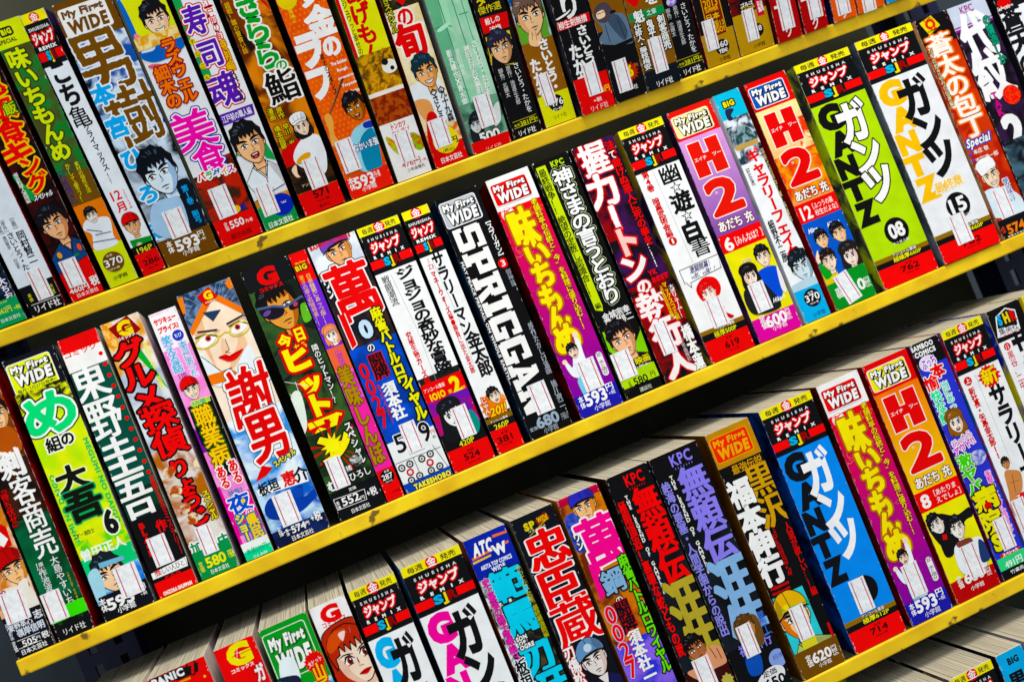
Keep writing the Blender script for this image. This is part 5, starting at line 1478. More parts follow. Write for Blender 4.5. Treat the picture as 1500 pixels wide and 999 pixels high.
book(2,4.5,38,182,0,-0.47,'1a2a1c/101a12','14301e/0c1c12','dark comic with man in sunglasses, yellow katakana and burst, priced 552 in white frame',art,(31.1, 82.6, 11.0, 21.7, 0))
def art(p):
    p.R(0,0,100,100,'e0489a')
    p.R(0,0,100,12,'d81818')
    p.H('BIG',8.3,4.9,75,7.1,'e8c020',[('1a1410',0.8)],b=0.1)
    p.H('My First',18.6,3.7,75.8,4.7,'e8c020',b=0.05)
    p.R(0,12,100,40,'6a3ac0')
    p.V('驚きの郷土料理特集！！',9.3,8.9,35.9,29.2,'d8a860',b=0.03)
    p.V('日本麺類にあっつ版！！',47.2,9.1,75.8,29.7,'e8c070',b=0.03)
    p.R(0,38.5,100,48.5,'dc6a50')
    p.face(57.3,34.3,11.0,kind='f',skin='f6ece4',hair='e0906a',neck=1,rot=0.1)
    p.R(0,48.5,100,60,'d84aa8','e06ac0',0.12)
    p.V('山丘の',35.9,39.7,74,46.8,'b04ac8',b=0.03)
    p.V('美味しんぼ',8.4,46.6,82.6,85.8,'a8841c',[('4a3a08',0.5)],b=0.06)
    p.R(0,88,100,100,'dc1a18')
    p.O(50.2,91.1,4.9,4.9,'131313')
    p.H('本体',40.3,88.7,72.6,89.6,'f2f2f0',b=0.05)
    p.H('287',18.8,90,81.5,92.2,'f2f2f0',b=0.08)
    p.H('YEN+税',28,92.6,69.9,93.4,'f2f2f0',b=0.05)
    p.H('小学館',40.8,96.6,88.4,97.9,'7a0c0c',b=0.05)
book(2,39,51.2,182,0,-0.16,'b03014/5a1c1c','8a1c2a/3a1420','slim pink comic with red ends, ochre characters and black disc marked 287',art,None)
def art(p):
    p.R(0,0,100,30,'c8d2de','e8ecf0',0.05)
    p.R(0,14,100,45,'3a2c28','181c28',0.05)
    p.R(0,42,100,90,'2050c0','1c3a90',0.05)
    p.face(56.3,5.7,22.4,skin='e8b080',hair='5a3a2a',rot=0.2,dx=-0.02,hat='6a4ab0',cloth='25262e',shade='c88850')
    p.H('BAMBOO COMICS',4,-0,89.3,1.6,'d02838',b=0.08)
    p.P([(1.9,10.8),(42.9,10.3),(62.5,13.2),(39.6,17.1),(6.2,13.9)],'8a5a3c',1)
    p.V('ワン',3.1,13.4,16.7,21.3,'f2f2f0',[('1a1a1a',0.5)],b=0.06)
    p.V('萬',9.3,10.9,98.1,32.3,'d81c28',[('14100f',1.6),('f2eef0',1.0)],b=0.06,sh=-0.05)
    p.P([(5.9,27.9),(19.7,28.2),(20.3,40.8),(7.1,41.9)],'d81c28',0)
    p.L([(5.9,27.9),(7.1,41.9),(20.3,40.8),(19.7,28.2)],0.6,'f2eef0')
    p.V('0',28.8,33,66.3,40.1,'c8e0f0',[('101420',1.0)],b=0.1)
    p.H('の',35.5,42.5,50.5,45.3,'f2f2f0',[('111',0.6)],b=0.05)
    p.V('闘牌',29.1,46.4,58.4,56.2,'101018',[('c01c20',0.6)],b=0.06)
    p.V('麻雀バトルロワ',67.8,30.1,89,62.3,'e6e42a',[('12121a',0.9)],b=0.07)
    p.V('イヤル',75.4,59.9,98.1,76.5,'e6e42a',[('12121a',0.9)],b=0.07)
    p.V('0027',-1.4,47.9,27,74.3,'d8202a',b=0.04)
    p.V('須本社',32.3,58.4,59.5,73.1,'f2f2f0',b=0.06)
    p.V('サバイバー',24.6,57.8,30.7,73.7,'d82030',b=0.03)
    p.R(0,80,100,96.5,'e8ecec')
    p.R(0,96.5,100,100,'1f48a8')
    p.H('5',14.5,78,35.5,85.1,'161616',[('f4f4f2',0.6)],b=0.06)
    p.H('9',68.8,77.1,90.7,84.9,'161616',[('f4f4f2',0.6)],b=0.06)
    p.H('円',89.5,81.3,98.5,82.9,'c01c1c',b=0.05)
    p.H('税',89.5,83.4,97.1,84.8,'3a6a2a',b=0.05)
    p.L([(38.4,88.2),(40,99.5)],0.4,'222')
    p.L([(83.7,86.9),(97.1,97)],0.4,'222')
    p.L([(1.9,88.1),(96.7,88.6)],0.4,'222')
    p.O(9.7,90.4,2.6,2.6,'3a3a3a')
    p.O(9.7,90.4,1.5,1.5,'dfe2e2')
    p.O(9.7,90.4,0.7,0.7,'3a3a3a')
    p.O(27.6,90.1,2.6,2.6,'3a3a3a')
    p.O(27.6,90.1,1.5,1.5,'dfe2e2')
    p.O(27.6,90.1,0.7,0.7,'3a3a3a')
    p.O(37.2,95.6,2.6,2.6,'3a3a3a')
    p.O(37.2,95.6,1.5,1.5,'dfe2e2')
    p.O(37.2,95.6,0.7,0.7,'3a3a3a')
    p.O(18.6,96,2.6,2.6,'3a3a3a')
    p.O(18.6,96,1.5,1.5,'dfe2e2')
    p.O(18.6,96,0.7,0.7,'3a3a3a')
    p.O(22.4,93,2.6,2.6,'b83038')
    p.O(22.4,93,1.4,1.4,'e8dada')
    p.O(53.7,90,2.6,2.6,'3a3a3a')
    p.O(53.7,90,1.5,1.5,'dfe2e2')
    p.O(53.7,90,0.7,0.7,'3a3a3a')
    p.O(73.1,89.5,2.6,2.6,'3a3a3a')
    p.O(73.1,89.5,1.5,1.5,'dfe2e2')
    p.O(73.1,89.5,0.7,0.7,'3a3a3a')
    p.O(81.6,95.2,2.6,2.6,'3a3a3a')
    p.O(81.6,95.2,1.5,1.5,'dfe2e2')
    p.O(81.6,95.2,0.7,0.7,'3a3a3a')
    p.O(62.4,95.5,2.6,2.6,'3a3a3a')
    p.O(62.4,95.5,1.5,1.5,'dfe2e2')
    p.O(62.4,95.5,0.7,0.7,'3a3a3a')
    p.O(66.1,92.5,2.6,2.6,'b83038')
    p.O(66.1,92.5,1.4,1.4,'e8dada')
    p.H('TAKESHOBO',18.5,97.8,96.9,100.1,'f0e838',[('102a6a',0.4)],b=0.07)
book(2,53,87.5,182,0,-0.62,'8a9ab4/1a2038','1a2238/101420','comic with youth in purple cap, red outlined character and mahjong tiles at the foot',art,(51.2, 80.8, 11.3, 21.2, 0))
def art(p):
    sjr(p)
    p.R(0,19,100,62,'f2f3f3')
    p.L([(34.6,20.6),(43.3,43),(39.7,65.3)],0.25,'999')
    p.V('戦闘潮流',10.9,20.4,28,32.5,'131315',b=0.03)
    p.V('究極生物カーズ編',14.3,43.5,26.7,64.8,'c81c24',b=0.08)
    p.V('ジョジョの奇妙な冒険',47.3,19.8,86.4,63.2,'131315',b=0.07)
    p.R(0,64.5,100,72,'d8161a')
    p.H('アンコール重版',3.9,66.1,54.5,67.8,'f2f2f0',b=0.04)
    p.H('JOJO',9.6,68.7,48.5,72.3,'f0d020',b=0.08)
    p.V('第',55.2,69.7,64.6,71.3,'f0d020',b=0.03)
    p.V('2',59.7,65.4,95,72.3,'f2d820',b=0.1)
    p.V('部',85.7,70.3,95.9,72.1,'f0d020',b=0.03)
    p.R(0,71.5,100,88.5,'c8281c','6a2a9a',0.06)
    p.R(0,85,100,89,'141418')
    p.P([(22.8,73.9),(51.8,72.4),(67,74.9),(63.1,81.6),(43.3,88),(10.1,87.8),(12.5,81.7)],'191a20',1)
    p.face(44.7,79.7,17.9,skin='eceeee',hair='1a1c22',rot=0.1,mouth='lips',kind='f',neck=0)
    p.P([(70.4,82.1),(88.6,79.9),(96.5,85.4),(82.5,89.3),(68,88.3)],'2a8a80',1)
    p.R(0,89,100,91.7,'131315')
    p.H('420P',33.3,89.5,70.4,91.7,'e6e62a',b=0.06)
    p.R(0,91.7,100,100,'da161a')
    p.H('本体',43.6,93.3,60.8,94.5,'3a0808',b=0.05)
    p.H('524',31.9,94.7,70.9,97.3,'2a0606',b=0.1)
    p.H('YEN+税',36,98,67.3,98.9,'3a0808',b=0.05)
book(2,89,119.6,182,0,-0.13,'1c2430/0e1016','1a1e2a/2c3444','white panelled comic with heavy black title over red and purple art, priced 524',art,(62.0, 83.0, 11.4, 22.7, 0))
def art(p):
    sjr(p)
    p.R(0,19,100,85,'f0f2f2')
    p.L([(40,20.7),(51.2,43.9),(35.1,67.3)],0.25,'999')
    p.V('サラリーマン',41.1,19,81.5,53,'131315',b=0.06)
    p.V('金太郎',45.5,52.4,95.8,70.5,'131315',b=0.06)
    p.V('VOL',22,20,30.6,22.7,'c81c24',b=0.03)
    p.H('23',16.4,22.4,37.2,24.3,'c81c24',b=0.08)
    p.V('マネーウォーズ編❸勝負に出た金太郎',18.1,25.3,34,67.5,'c81c24',b=0.08)
    p.O(56,81,8.5,7.8,'e8842a','f2d0a0',0.15)
    p.star(48,81.3,10.2,7.5,11,'e0802a')
    p.face(64.1,78.8,10.9,skin='f0e0c8',hair='1a1418',mouth='open',neck=0,rot=0.2)
    p.V('じゃん',10.7,77.7,32.7,84.1,'e8e4d8',[('c85a1c',0.6)],b=0.06)
    p.H('20!!',27.1,82.4,88.3,85.7,'f0d424',[('b85a10',0.6)],b=0.08,sh=0.2)
    p.R(0,86,100,88,'7a5a1c')
    p.H('アンコール重版',13.5,87,80.7,88.3,'f2f2f0',b=0.04)
    p.R(0,88,100,91,'131315')
    p.H('260P',20.1,88.8,76.4,91.1,'e6e62a',b=0.06)
    p.R(0,90.8,100,100,'da161a')
    p.H('本体',34.1,92.2,61,93.4,'3a0808',b=0.05)
    p.H('381',12.6,93.9,70.6,96.5,'2a0606',b=0.1)
    p.H('YEN+税',19,96.8,61.7,97.7,'3a0808',b=0.05)
book(2,122.5,142.3,182,0,-0.74,'1a2418/2a3424','1a2038/2a2c4a','slim white panelled comic with orange burst reading 20 and red foot priced 381',art,None)
def art(p):
    p.R(0,0,100,100,'101012')
    mfw(p,'101012','b8bcc2','101012','f4f4f2',2.3,12.2)
    slab_title(p,'SPRIGGAN',10,13.5,73,92,'f2f2f0')
    p.V('【スプリガン】',87.2,13.2,100.3,30.6,'f2f2f0',b=0.04)
    p.O(90.4,32.1,3.7,3.7,'d82020')
    p.H('3',85.4,30.8,95.4,33.4,'f2f2f0',b=0.1)
    p.V('御神苗',88.4,34.9,100,42,'8a9098',b=0.03)
    side_title(p,'MAY PEACE PREVAIL ON WHOLE EARTH...',1.5,26,8,77,'e8e8e6',.04)
    p.V('原作たかしげ宙',88.7,57.5,102.7,76.3,'9aa0a8',b=0.04)
    p.V('画 皆川亮二',86.7,76.1,103,92.7,'9aa0a8',b=0.04)
    p.H('定価',4,95.4,23.1,97,'a8b4c0',b=0.05)
    p.H('680',23,92.7,76.8,97.2,'9aaabb',[('1c2024',0.5)],b=0.11)
    p.H('円税込',81.4,94.6,96.9,97.4,'8a9098',b=0.05)
    p.H('小学館',32.4,97.2,67,99.8,'8a949c',b=0.05)
book(2,148,180,182,0,-0.76,'2a5a7a/142a3c','5a3a24/2a1a14','thick black comic with white Latin letters turned sideways and silver price 680',art,(54.5, 86.0, 13.5, 22.1, 0))
def art(p):
    aji(p)
book(2,187,220,182,0,-0.21,'a02018/3a2018','6a3a1c/2a3a1c','red to purple swirl comic with yellow brushed title, beside the black one priced 680',art,(53.2, 85.0, 14.0, 22.6, 0))
def art(p):
    p.R(0,0,100,100,'0f100f')
    p.H('KPC',45.5,1.6,80.8,4,'b8d42a',b=0.05,sp=0.03)
    p.H('•••••••',46.9,4.2,75.1,4.8,'b8d42a',b=0.05)
    p.P([(6.5,2.1),(32.1,2.1),(32.1,61.8),(28.3,64.1),(10.9,62.7)],'c4d82a',0)
    p.V('最終戦争！！',8.5,3.3,27.8,22.2,'15180c',b=0.04)
    p.V('絶望の定数し認識合！！',8.8,23.1,28.1,57.4,'15180c',b=0.04)
    p.V('編',13.7,60.3,28.6,62.7,'15180c',b=0.05)
    p.V('神さまの言うとおり',39.6,5.7,88.1,62.8,'f2f2f0',[('b8c8a0',1.5),('101210',1.1)],b=0.05)
    p.H('金城宗幸',19.5,65,94.3,68.2,'f2f2f0',b=0.05)
    p.H('藤村緋二',21,68,95.8,71.2,'f2f2f0',b=0.05)
    p.P([(5.4,71.8),(38.7,71.7),(78.3,80),(112.2,76.3),(103.2,74.3),(96.9,85.6),(25.8,85.4),(3.4,79.6)],'8ac82a',0)
    p.face(47.8,78.1,24.2,skin='e8b894',hair='141214',rot=0.2,cloth='181a20',shade='c89070',line='3a2418',brow=1)
    p.H('映画',55.3,85.9,94.9,89,'e6dc30',[('14120a',0.5)],b=0.06)
    p.H('公開中!!',45.4,89.2,93.8,91.6,'f2f2f0',[('14120a',0.4)],b=0.04)
    p.R(0,90,100,95,'a8cc28')
    p.P([(5.2,93.1),(102.7,93.2),(100.1,96),(2.6,95.9)],'b4d628',0)
    p.H('580',31.7,93.1,70.4,96.2,'121212',b=0.09)
    p.H('円',78.8,93.2,92,95.4,'121212',b=0.05)
    p.V('定価',17.2,93.5,25.1,96.3,'121212',b=0.03)
    p.H('講談社',39,97.4,71.9,99.3,'c8c8c4',b=0.03)
book(2,223.3,252.3,182,0,-0.45,'2a4a1c/141a10','101214/1c2024','black comic with wavy white edged title, lime side strip and price 580',art,(25.8, 86.8, 14.6, 20.3, 0))
def art(p):
    p.R(0,0,100,100,'18101a','3a1a4a',0.05)
    p.R(0,0,40,40,'8a1420','2a0a20',0.05)
    p.R(0,60,100,100,'141016','8a1418',0.06)
    p.rg=.16
    p.V('握',10.6,0.4,73,13.2,'f4eeee',[('c02028',1.0)],b=0.06)
    p.V('力',-1.5,13.4,66.6,26.2,'f4eeee',[('c02028',1.0)],b=0.07)
    p.V('1',10.8,26.3,57.6,37,'f4eeee',[('c02028',1.0)],b=0.1)
    p.ms=1; p.rg=0
    p.V('法で裁けぬ悪人に死の拳を',76.1,2,95.7,46.6,'e02830',[('2a0a10',0.4)],b=0.04)
    p.V('て',75.7,5.9,91.4,9.5,'f2f2f0',b=0.03)
    p.V('ト',9.8,36.4,64.3,47.8,'f0c8c0',[('c02028',1.4)],b=0.08)
    p.V('ン',3.8,47.5,62.1,58.1,'f4eeee',[('c02028',1.2)],b=0.08)
    p.V('の',20,58.3,53.1,64,'f4eeee',[('c02028',1.0)],b=0.07)
    p.V('執',5.1,63.8,75.2,75.1,'f4eeee',[('c02028',1.0)],b=0.05)
    p.V('行',12.3,75.5,78.5,87.6,'f4eeee',[('c02028',1.0)],b=0.06)
    p.V('人',14.4,88.3,76.7,99.7,'f4eeee',[('c02028',1.0)],b=0.08)
    p.V('…！！',77.7,45.8,91.8,56,'f2f2f0',b=0.03)
    p.H('YK',55.8,56.1,77.7,58.3,'d82838',b=0.06)
    p.H('BEST',59,59.1,98.2,61.4,'d82838',b=0.06)
    p.star(88.7,72.2,14.3,9.1,14,'a81c20')
    p.V('マックスコミ猟',75.8,62.5,86,78.5,'e0c828',b=0.04)
    p.V('大ボリューム！！',88.1,64.3,99.1,78.5,'f2f2f0',b=0.04)
    p.V('必読短編',67.6,63.4,74.6,77,'e0c828',b=0.03)
    p.V('橋本蓮',77,81.4,98.9,100.3,'f2f2f0',[('141016',0.4)],b=0.07)
    p.V('少年画報社',65.1,85.8,73.7,95.4,'c8b8b8',b=0.03)
book(2,254.8,288,182,0,-0.31,'2a0a14/10060c','1c2040/3a4a68','black and crimson comic with rough white title running to its foot',art,(35.6, 83.0, 11.1, 24.5, 0))
def art(p):
    sjr(p)
    p.R(0,19,100,88,'f2f3f3')
    p.L([(38,19.5),(41.4,42.4),(43.4,59.6)],0.25,'999')
    p.V('幽',47.2,19.3,91.6,27.3,'131315',b=0.04)
    p.V('☆',57.9,26.6,83.8,31.4,'131315')
    p.V('遊',48.7,31.3,93.1,39.3,'131315',b=0.07)
    p.V('☆',57,38.8,82.9,43.6,'131315')
    p.V('白',46.3,43.7,88.8,51.7,'131315',b=0.08)
    p.V('書',50.8,50.8,93.3,58.6,'131315',b=0.02)
    p.V('第4巻 暗黒武術会編',12.5,18.8,27.2,46.9,'c82030',b=0.09)
    p.O(21,48.7,3.2,3.2,'c82030')
    p.H('1',18.8,47.6,23.2,49.7,'f2f2f0',b=0.1)
    p.L([(9.4,60.7),(101.1,60.2)],0.5,'3a3a3a')
    p.L([(101.1,60.2),(96,65.7)],0.5,'3a3a3a')
    p.L([(96,65.7),(22.7,66.8),(20.9,68.9),(13.2,66.1)],0.5,'3a3a3a')
    p.L([(9.4,60.7),(10.1,66.6)],0.5,'3a3a3a')
    p.H('激闘開幕！',30.6,60.7,76.7,63.6,'3a2a6a',b=0.05,sh=0.2)
    p.H('vs耐、vs陣！！',27.9,63.7,83.2,66.1,'3a2a6a',b=0.04,sh=0.2)
    p.P([(29.4,69.6),(51.4,66.8),(75.3,68.6),(78.8,73.3),(61.9,76.5),(35.2,75.9),(27.5,73.1)],'d8301c',1)
    p.face(50,73.7,14.5,skin='f6e8dc',hair='d8301c',line='a02010',neck=0,rot=0.2)
    p.P([(69.9,80.1),(69.5,83),(82,85.5),(73.1,85.9),(66.4,83.5)],'c81c1c',1)
    p.R(0,86.8,100,88.5,'8a6418')
    p.H('アンコール重版',37,86.9,77.5,88.4,'f2f2f0',b=0.04)
    p.R(0,88.5,100,91.2,'131315')
    p.H('極厚500P',26.6,88.6,78.1,91.1,'e6e62a',b=0.06)
    p.R(0,91.2,100,100,'dc1a18')
    p.H('本体',46.9,92,61.7,93.2,'4a0a08',b=0.05)
    p.H('619',39.6,93.9,72.8,96.8,'3a0806',b=0.1)
    p.H('YEN+税',41.8,97.3,67.6,98.3,'4a0a08',b=0.05)
book(2,292.7,328.5,182,0,-0.15,'3a2a54/d8b828','d8c020/1c1434','white panelled comic with two outlined stars, red haired head and price 619',art,(50.7, 81.6, 12.9, 21.8, -0.02))
def art(p):
    h2(p,'d83a24','f0e8a0','1c1c1c','f6f2e6','d8a0d8>5a2a90',None,'6','［みんなは？］','e0301c')
    p.R(0,61.5,100,91,'e6e02a')
    p.face(77.5,68.4,14.8,skin='f2dcc8',hair='17151a',neck=1,dx=-0.03)
    p.P([(52.4,73.2),(96.6,73.6),(91.9,83),(71.4,86.7),(53.5,80.1)],'2050c8',1)
    p.P([(96.6,73.6),(100.2,78.4),(96,84.8),(88.4,82.7)],'e8e8e8',1)
    p.face(34.2,74.1,14.7,kind='f',skin='f4e0d0',hair='1c181a',dx=0.05)
    p.P([(9,78.2),(50.8,77.6),(64,80.8),(74.1,89.1),(32.1,89.6),(5.8,86.9)],'22242a',1)
    p.H('Hikari',61.3,85.2,87.8,87.1,'f2f2f0',b=0.04,sh=0.3)
    p.H('Hideo',29.3,65.9,51.8,67.5,'e0c8b0',b=0.03,sh=0.3)
    p.R(0,90.5,100,100,'d02a98')
    p.V('定価',16.9,89.9,29.6,95.5,'f2f2f0',b=0.05)
    p.H('600',27.7,91,76.6,95.8,'f2f2f0',b=0.11)
    p.V('円税込',75.9,90.9,86.5,95.6,'f2f2f0',b=0.03)
    p.H('小学館',36.5,95.4,70.3,97.6,'f2f2f0',b=0.02)
book(2,333.3,369,182,0,-0.79,'5a3a7a/2a2040','e8e0f0/a8a4b0','pink purple comic with huge red letter and digit, magenta foot priced 600',art,(37.7, 82.6, 12.7, 22.1, 0))
def art(p):
    p.R(0,0,100,100,'eef0f2')
    p.R(0,0,100,11,'22b8d8')
    p.H('BIG',23.4,3.6,65.3,6.1,'e8d820',[('1a1a10',1.0)],b=0.1)
    p.R(0,11,100,30.5,'dfe6ee','2a3a4a',0.12)
    p.P([(23,7),(54.8,7.6),(36.3,9.8),(40.3,11.5),(20.3,11.4)],'2a2c44',1)
    p.P([(16.2,18),(54.1,15.1),(84.6,17.9),(85.3,23.2),(5.2,22.8)],'2a4048',1,'8aa4a8',0.2)
    p.P([(0.6,22.3),(96,22.2),(91.7,24.3),(6.3,24.4)],'b89a60',0)
    p.V('ギャラリーフェイク',32.6,25.8,80.9,73.7,'d81c28',b=0.06)
    p.P([(86.9,25.6),(118.3,25.4),(119.4,52.7),(125.4,65.8),(103.9,67.9),(94.1,57.6)],'1e1a18',0)
    p.V('冥府の自由か？美しき贋作',88.9,26.8,104.2,59.3,'c8b890',b=0.03)
    p.V('【新史変遷】',9.2,31.4,23.1,40.8,'444',b=0.02)
    p.V('細野不二彦',9.9,55.5,31.4,73.5,'131315',b=0.06)
    p.face(68.3,78.3,21.8,skin='ccdce4',hair='1a2028',rot=0.1,dx=-0.05,shade='8aa8b8',neck=1)
    p.P([(3.8,83.7),(94.4,83.3),(91.7,87.7),(5.8,86.8)],'b8d0dc',1)
    p.R(0,86.5,100,100,'22aade')
    p.O(58.3,91.1,6.8,6.8,'141416')
    p.H('本体',47.1,88.3,69.9,89.3,'f2f2f0',b=0.05)
    p.H('370',31.1,89.4,87,92.4,'f2f2f0',b=0.08)
    p.H('YEN+税',40.4,92.8,75.9,93.8,'f2f2f0',b=0.05)
    p.H('小学館',34.7,96.9,85.5,99,'1c3a5a',b=0.02)
book(2,372,393.5,182,0,-0.23,'c8c8d0/e8e8ec','3a3020/1c1a14','slim white comic with cyan ends, red katakana and black disc marked 370',art,None)
def art(p):
    h2(p,'d8301c','2458b0','14224a','f6f4ee','f2e6a8>e88020','d84a18','12','［ふつうの高校生だよな］','dc2c1c')
    p.R(0,62,100,91,'1f58b8')
    p.H('Hideo',56,65.1,85.5,67.2,'f2f2f0',b=0.05,sh=0.3)
    p.H('Hiro',9.2,64.7,31.4,66.7,'f2f2f0',b=0.05,sh=0.3)
    p.face(73.5,71.1,14.6,skin='eec8a0',hair='17151a',rot=0.2)
    p.face(30.7,71,13.1,skin='eec8a0',hair='17151a',rot=0.0)
    p.P([(1.7,76.5),(11.4,74.1),(10.5,76.3),(17.9,75.4),(11.5,78.7),(-0.6,79.3)],'f2d8c0',1)
    p.P([(-2.3,83.7),(28.6,81.5),(34.7,91.7),(-0.6,92.2)],'d8c81e',1)
    p.P([(1.5,80.2),(20.6,79.4),(24.7,85),(4.1,86.5)],'2a9a3c',1)
    p.face(27.2,80.2,15.2,skin='f2dcc8',hair='241a1a',kind='m',dx=0.02)
    p.P([(50.4,86.8),(109.1,85.8),(105.2,89.3),(53.9,90.9)],'d84030',1)
    p.face(77.7,81.6,16.0,kind='f',skin='f6e4d8',hair='2a2224',dx=-0.02)
    p.H('Hikari',60.2,87.7,92.2,89.8,'f2f2f0',b=0.04,sh=0.3)
    p.R(40,86,100,100,'1f8a3c')
    p.R(0,89,100,100,'1f8a3c')
    p.V('定価',12.7,91.5,27,95.8,'f2f2f0',b=0.05)
    p.H('0',66.8,91.2,84.3,96.1,'f2f2f0',b=0.1)
    p.V('円税込',83.6,91.7,97.2,95.9,'f2f2f0',b=0.03)
book(2,398.7,433.5,182,0,-0.44,'c02818/8a1a14','e0dce0/302438','orange comic with huge red letter and digit, four young faces on blue, green foot',art,(43.1, 92.7, 12.7, 23.5, 0.2))
def art(p):
    gantz(p,'b4d820','111211','f4f4f2','111211','08','オニ星人編','超極厚660P','762')
book(2,441.8,489.6,182,0,-0.71,'c4d82c/3a3c3c','4a5a6a/7a8a9a','very thick lime comic with black Latin letters and black disc reading 08',art,None)
def art(p):
    gantz(p,'e9ebee','f0be10','131315',None,'15','カタストロフ編','超極厚660P','762')
    p.H('最終章',31.4,66.8,80.2,71.6,'f0c020',[('f4f0e0',0.8)],b=0.05)
book(2,493.7,544.3,182,0,3,'6a7480/3a4048','c8ccd0/d8c8a0','very thick white comic with yellow Latin letters and black disc reading 15',art,(45.9, 88.4, 14.5, 23.2, 0))
def art(p):
    p.R(0,0,100,100,'c0441a','a83010',0.07)
    p.R(0,0,100,13,'131314')
    p.RR(41,3.4,12.6,12.1,0.3,'e8d048',0.38)
    p.V('Q',22.6,0.8,62.2,6.9,'d04018',b=0.1)
    p.H('マンサン',23.9,0.4,60.4,1.8,'4a2a10',b=0.04)
    p.H('COMICS',26.3,5.8,55.5,6.8,'4a2a10',b=0.05)
    p.ms=1.4
    p.V('蒼太の包丁',10.4,8.6,83.3,55.1,'f6f0e6',[('e87830',1.6)],b=0.06)
    p.ms=1; p.rg=0
    p.V('カギの炊き込みの伝承編',4.4,12.7,16.9,39.5,'e8dcb0',[('401408',0.4)],b=0.03)
    p.H('Special',4.2,54.8,79.7,59.7,'f2f2f0',[('2a3aa0',1.0)],b=0.04,sh=0.3)
    p.H('本庄 敬',14.5,60,63.9,62.1,'f2f2f0',b=0.05)
    p.H('末田雄一郎',11.6,63.6,84.5,65.8,'f2f2f0',b=0.05)
    p.O(4.9,61.3,1.2,1.2,'3a50c0')
    p.O(5.3,64,1.2,1.2,'3a50c0')
    p.face(36.2,73.4,19.2,skin='f2d8bc',hair='2a1a14',hat='chef',mouth='smile',rot=0.1,neck=1)
    p.P([(-7.5,78.8),(48.3,78.8),(96.2,85.5),(83.9,93.5),(12.6,90.9),(-12.1,87.9)],'d8e8f0',1)
    p.RR(32.3,68.1,16.2,8.9,1.2,'f2f2f2',0.35)
    p.V('極みの味つけ',63,76.1,80.7,86.6,'2a3a90',[('e8f0f4',0.5)],b=0.04)
    p.R(0,92,100,100,'15151a')
    p.H('574',19.7,94.8,76.9,99,'e8842a',b=0.1)
    p.V('本体',3.9,94.7,15.2,97.7,'d84a28',b=0.03)
    p.H('実業之日本社',13.2,99.2,70.3,100.8,'f2f2f0',b=0.04)
book(2,550,578.4,182,0,-0.55,'b04a2c/c8a888','5a1418/2a0c10','orange brown comic with glowing white title, young cook in white hat, priced 574',art,(40.1, 85.4, 13.3, 23.6, 0))
def art(p):
    p.R(0,0,100,100,'17131c','30203c',0.06)
    p.R(0,0,100,11,'c4ccdc')
    p.R(0,9,100,11.2,'8a2a8a')
    p.R(0,9.6,100,10.1,'c4ccdc')
    p.H('KPC',29.4,1.1,64.2,4.4,'a02a80',b=0.02)
    p.H('•••••••',32.6,4.9,63,5.5,'a02a80',b=0.05)
    p.V('代',10.2,5.2,84,25,'f2f2f2',b=0.08,sh=-0.05)
    p.V('紋',3.8,22.4,86.2,43.9,'f2f2f2',b=0.06,sh=-0.05)
    p.V('の贋造！か',73.6,8,92.8,30.7,'2a9a7a',[('0a1a14',0.5)],b=0.04)
    p.V('TAKE',18.7,40,37.6,54.6,'c02a7a',b=0.08)
    p.O(70.1,44,7.8,7.8,'d82818','f05030',0.4)
    p.V('2',5.5,51.3,79.2,66.9,'f2f2f2',b=0.1)
    p.R(0,62,100,90,'1a1a22','4a6a7a',0.06)
book(2,580.2,614.8,182,0,-0.58,'2a1014/5a1414','1c2a1c/101410','black comic with lilac grey header, slashed white title and red ball',art,None)
def art(p):
    p.R(0,0,100,9,'18181c')
    p.R(0,9,100,100,'eceef2')
    p.O(23.7,6,6.1,4.6,'c81c1c')
    p.H('Selection',-2.5,7,45.2,8.8,'f2f2f0',b=0.03,sh=0.3)
    p.V('蒼天の拳',-3.7,8.8,58.4,49.6,'17171c',b=0.06)
book(2,621.6,653.5,182,0,-0.62,'20202a/14141a','14181c','black topped comic with red emblem and heavy black title, end of the second shelf',art,None)
def art(p):
    p.R(0,0,100,100,'c8c0b0')
book(3,-190,-146.5,182,0,-0.59,'d8d0c0','e0d8c8','comic whose cream page tops alone show, under the rounded end of the second shelf',art,None)
def art(p):
    p.R(0,0,100,100,'eceae6')
    p.R(0,0,100,17,'dc1c1c')
    p.P([(3.7,0.1),(87.7,1.1),(82.9,4.2),(48.1,4.3)],'141414',0)
    p.H('PANIC',6.3,0.5,60.8,3.4,'f2f2f0',[('141414',0.8)],b=0.09)
    p.V('7',68.1,0.3,83.5,4.3,'dc2020',[('141414',1.0)],b=0.1)
    p.H('SEVEN',47.9,4.7,66.6,5.5,'e0c040',b=0.05)
    p.O(89.2,6.6,0.8,0.8,'c8d040')
    p.R(0,17,100,40,'2a8a3a','e8e4dc',0.06)
book(3,-142.3,-105.2,182,0,-0.89,'a01818/d8d0c4','d8d2c8/e8e4dc','comic with white outlined capitals and red 7 on a red header',art,None)
def art(p):
    p.R(0,0,100,100,'e8e6ea')
    p.R(0,0,100,18.5,'e01a18')
    p.V('G',16.7,-0.3,90.3,8.8,'f0e428',b=0.12)
    p.L([(35.7,4.4),(91.6,4.4)],0.5,'e01a18')
    p.L([(53.9,2.2),(45.8,5.8)],0.25,'f2f2f0')
    p.L([(43.2,3.6),(59.8,3.9)],0.25,'f2f2f0')
    p.H('コミックス',21.7,8.4,79.2,9.9,'f2f2f0',b=0.04)
    p.R(0,18.5,100,50,'a8c8a0','e8e0a0',0.08)
    p.V('ガッツ',72.5,10.2,95,28.4,'f0eeee',[('c01c28',1.2)],b=0.06)
book(3,-98.9,-73,182,0,-0.07,'a8281c/6a1410','d8ccc0/c8b8a8','comic with big yellow letter crossed by a sight on a red square',art,None)
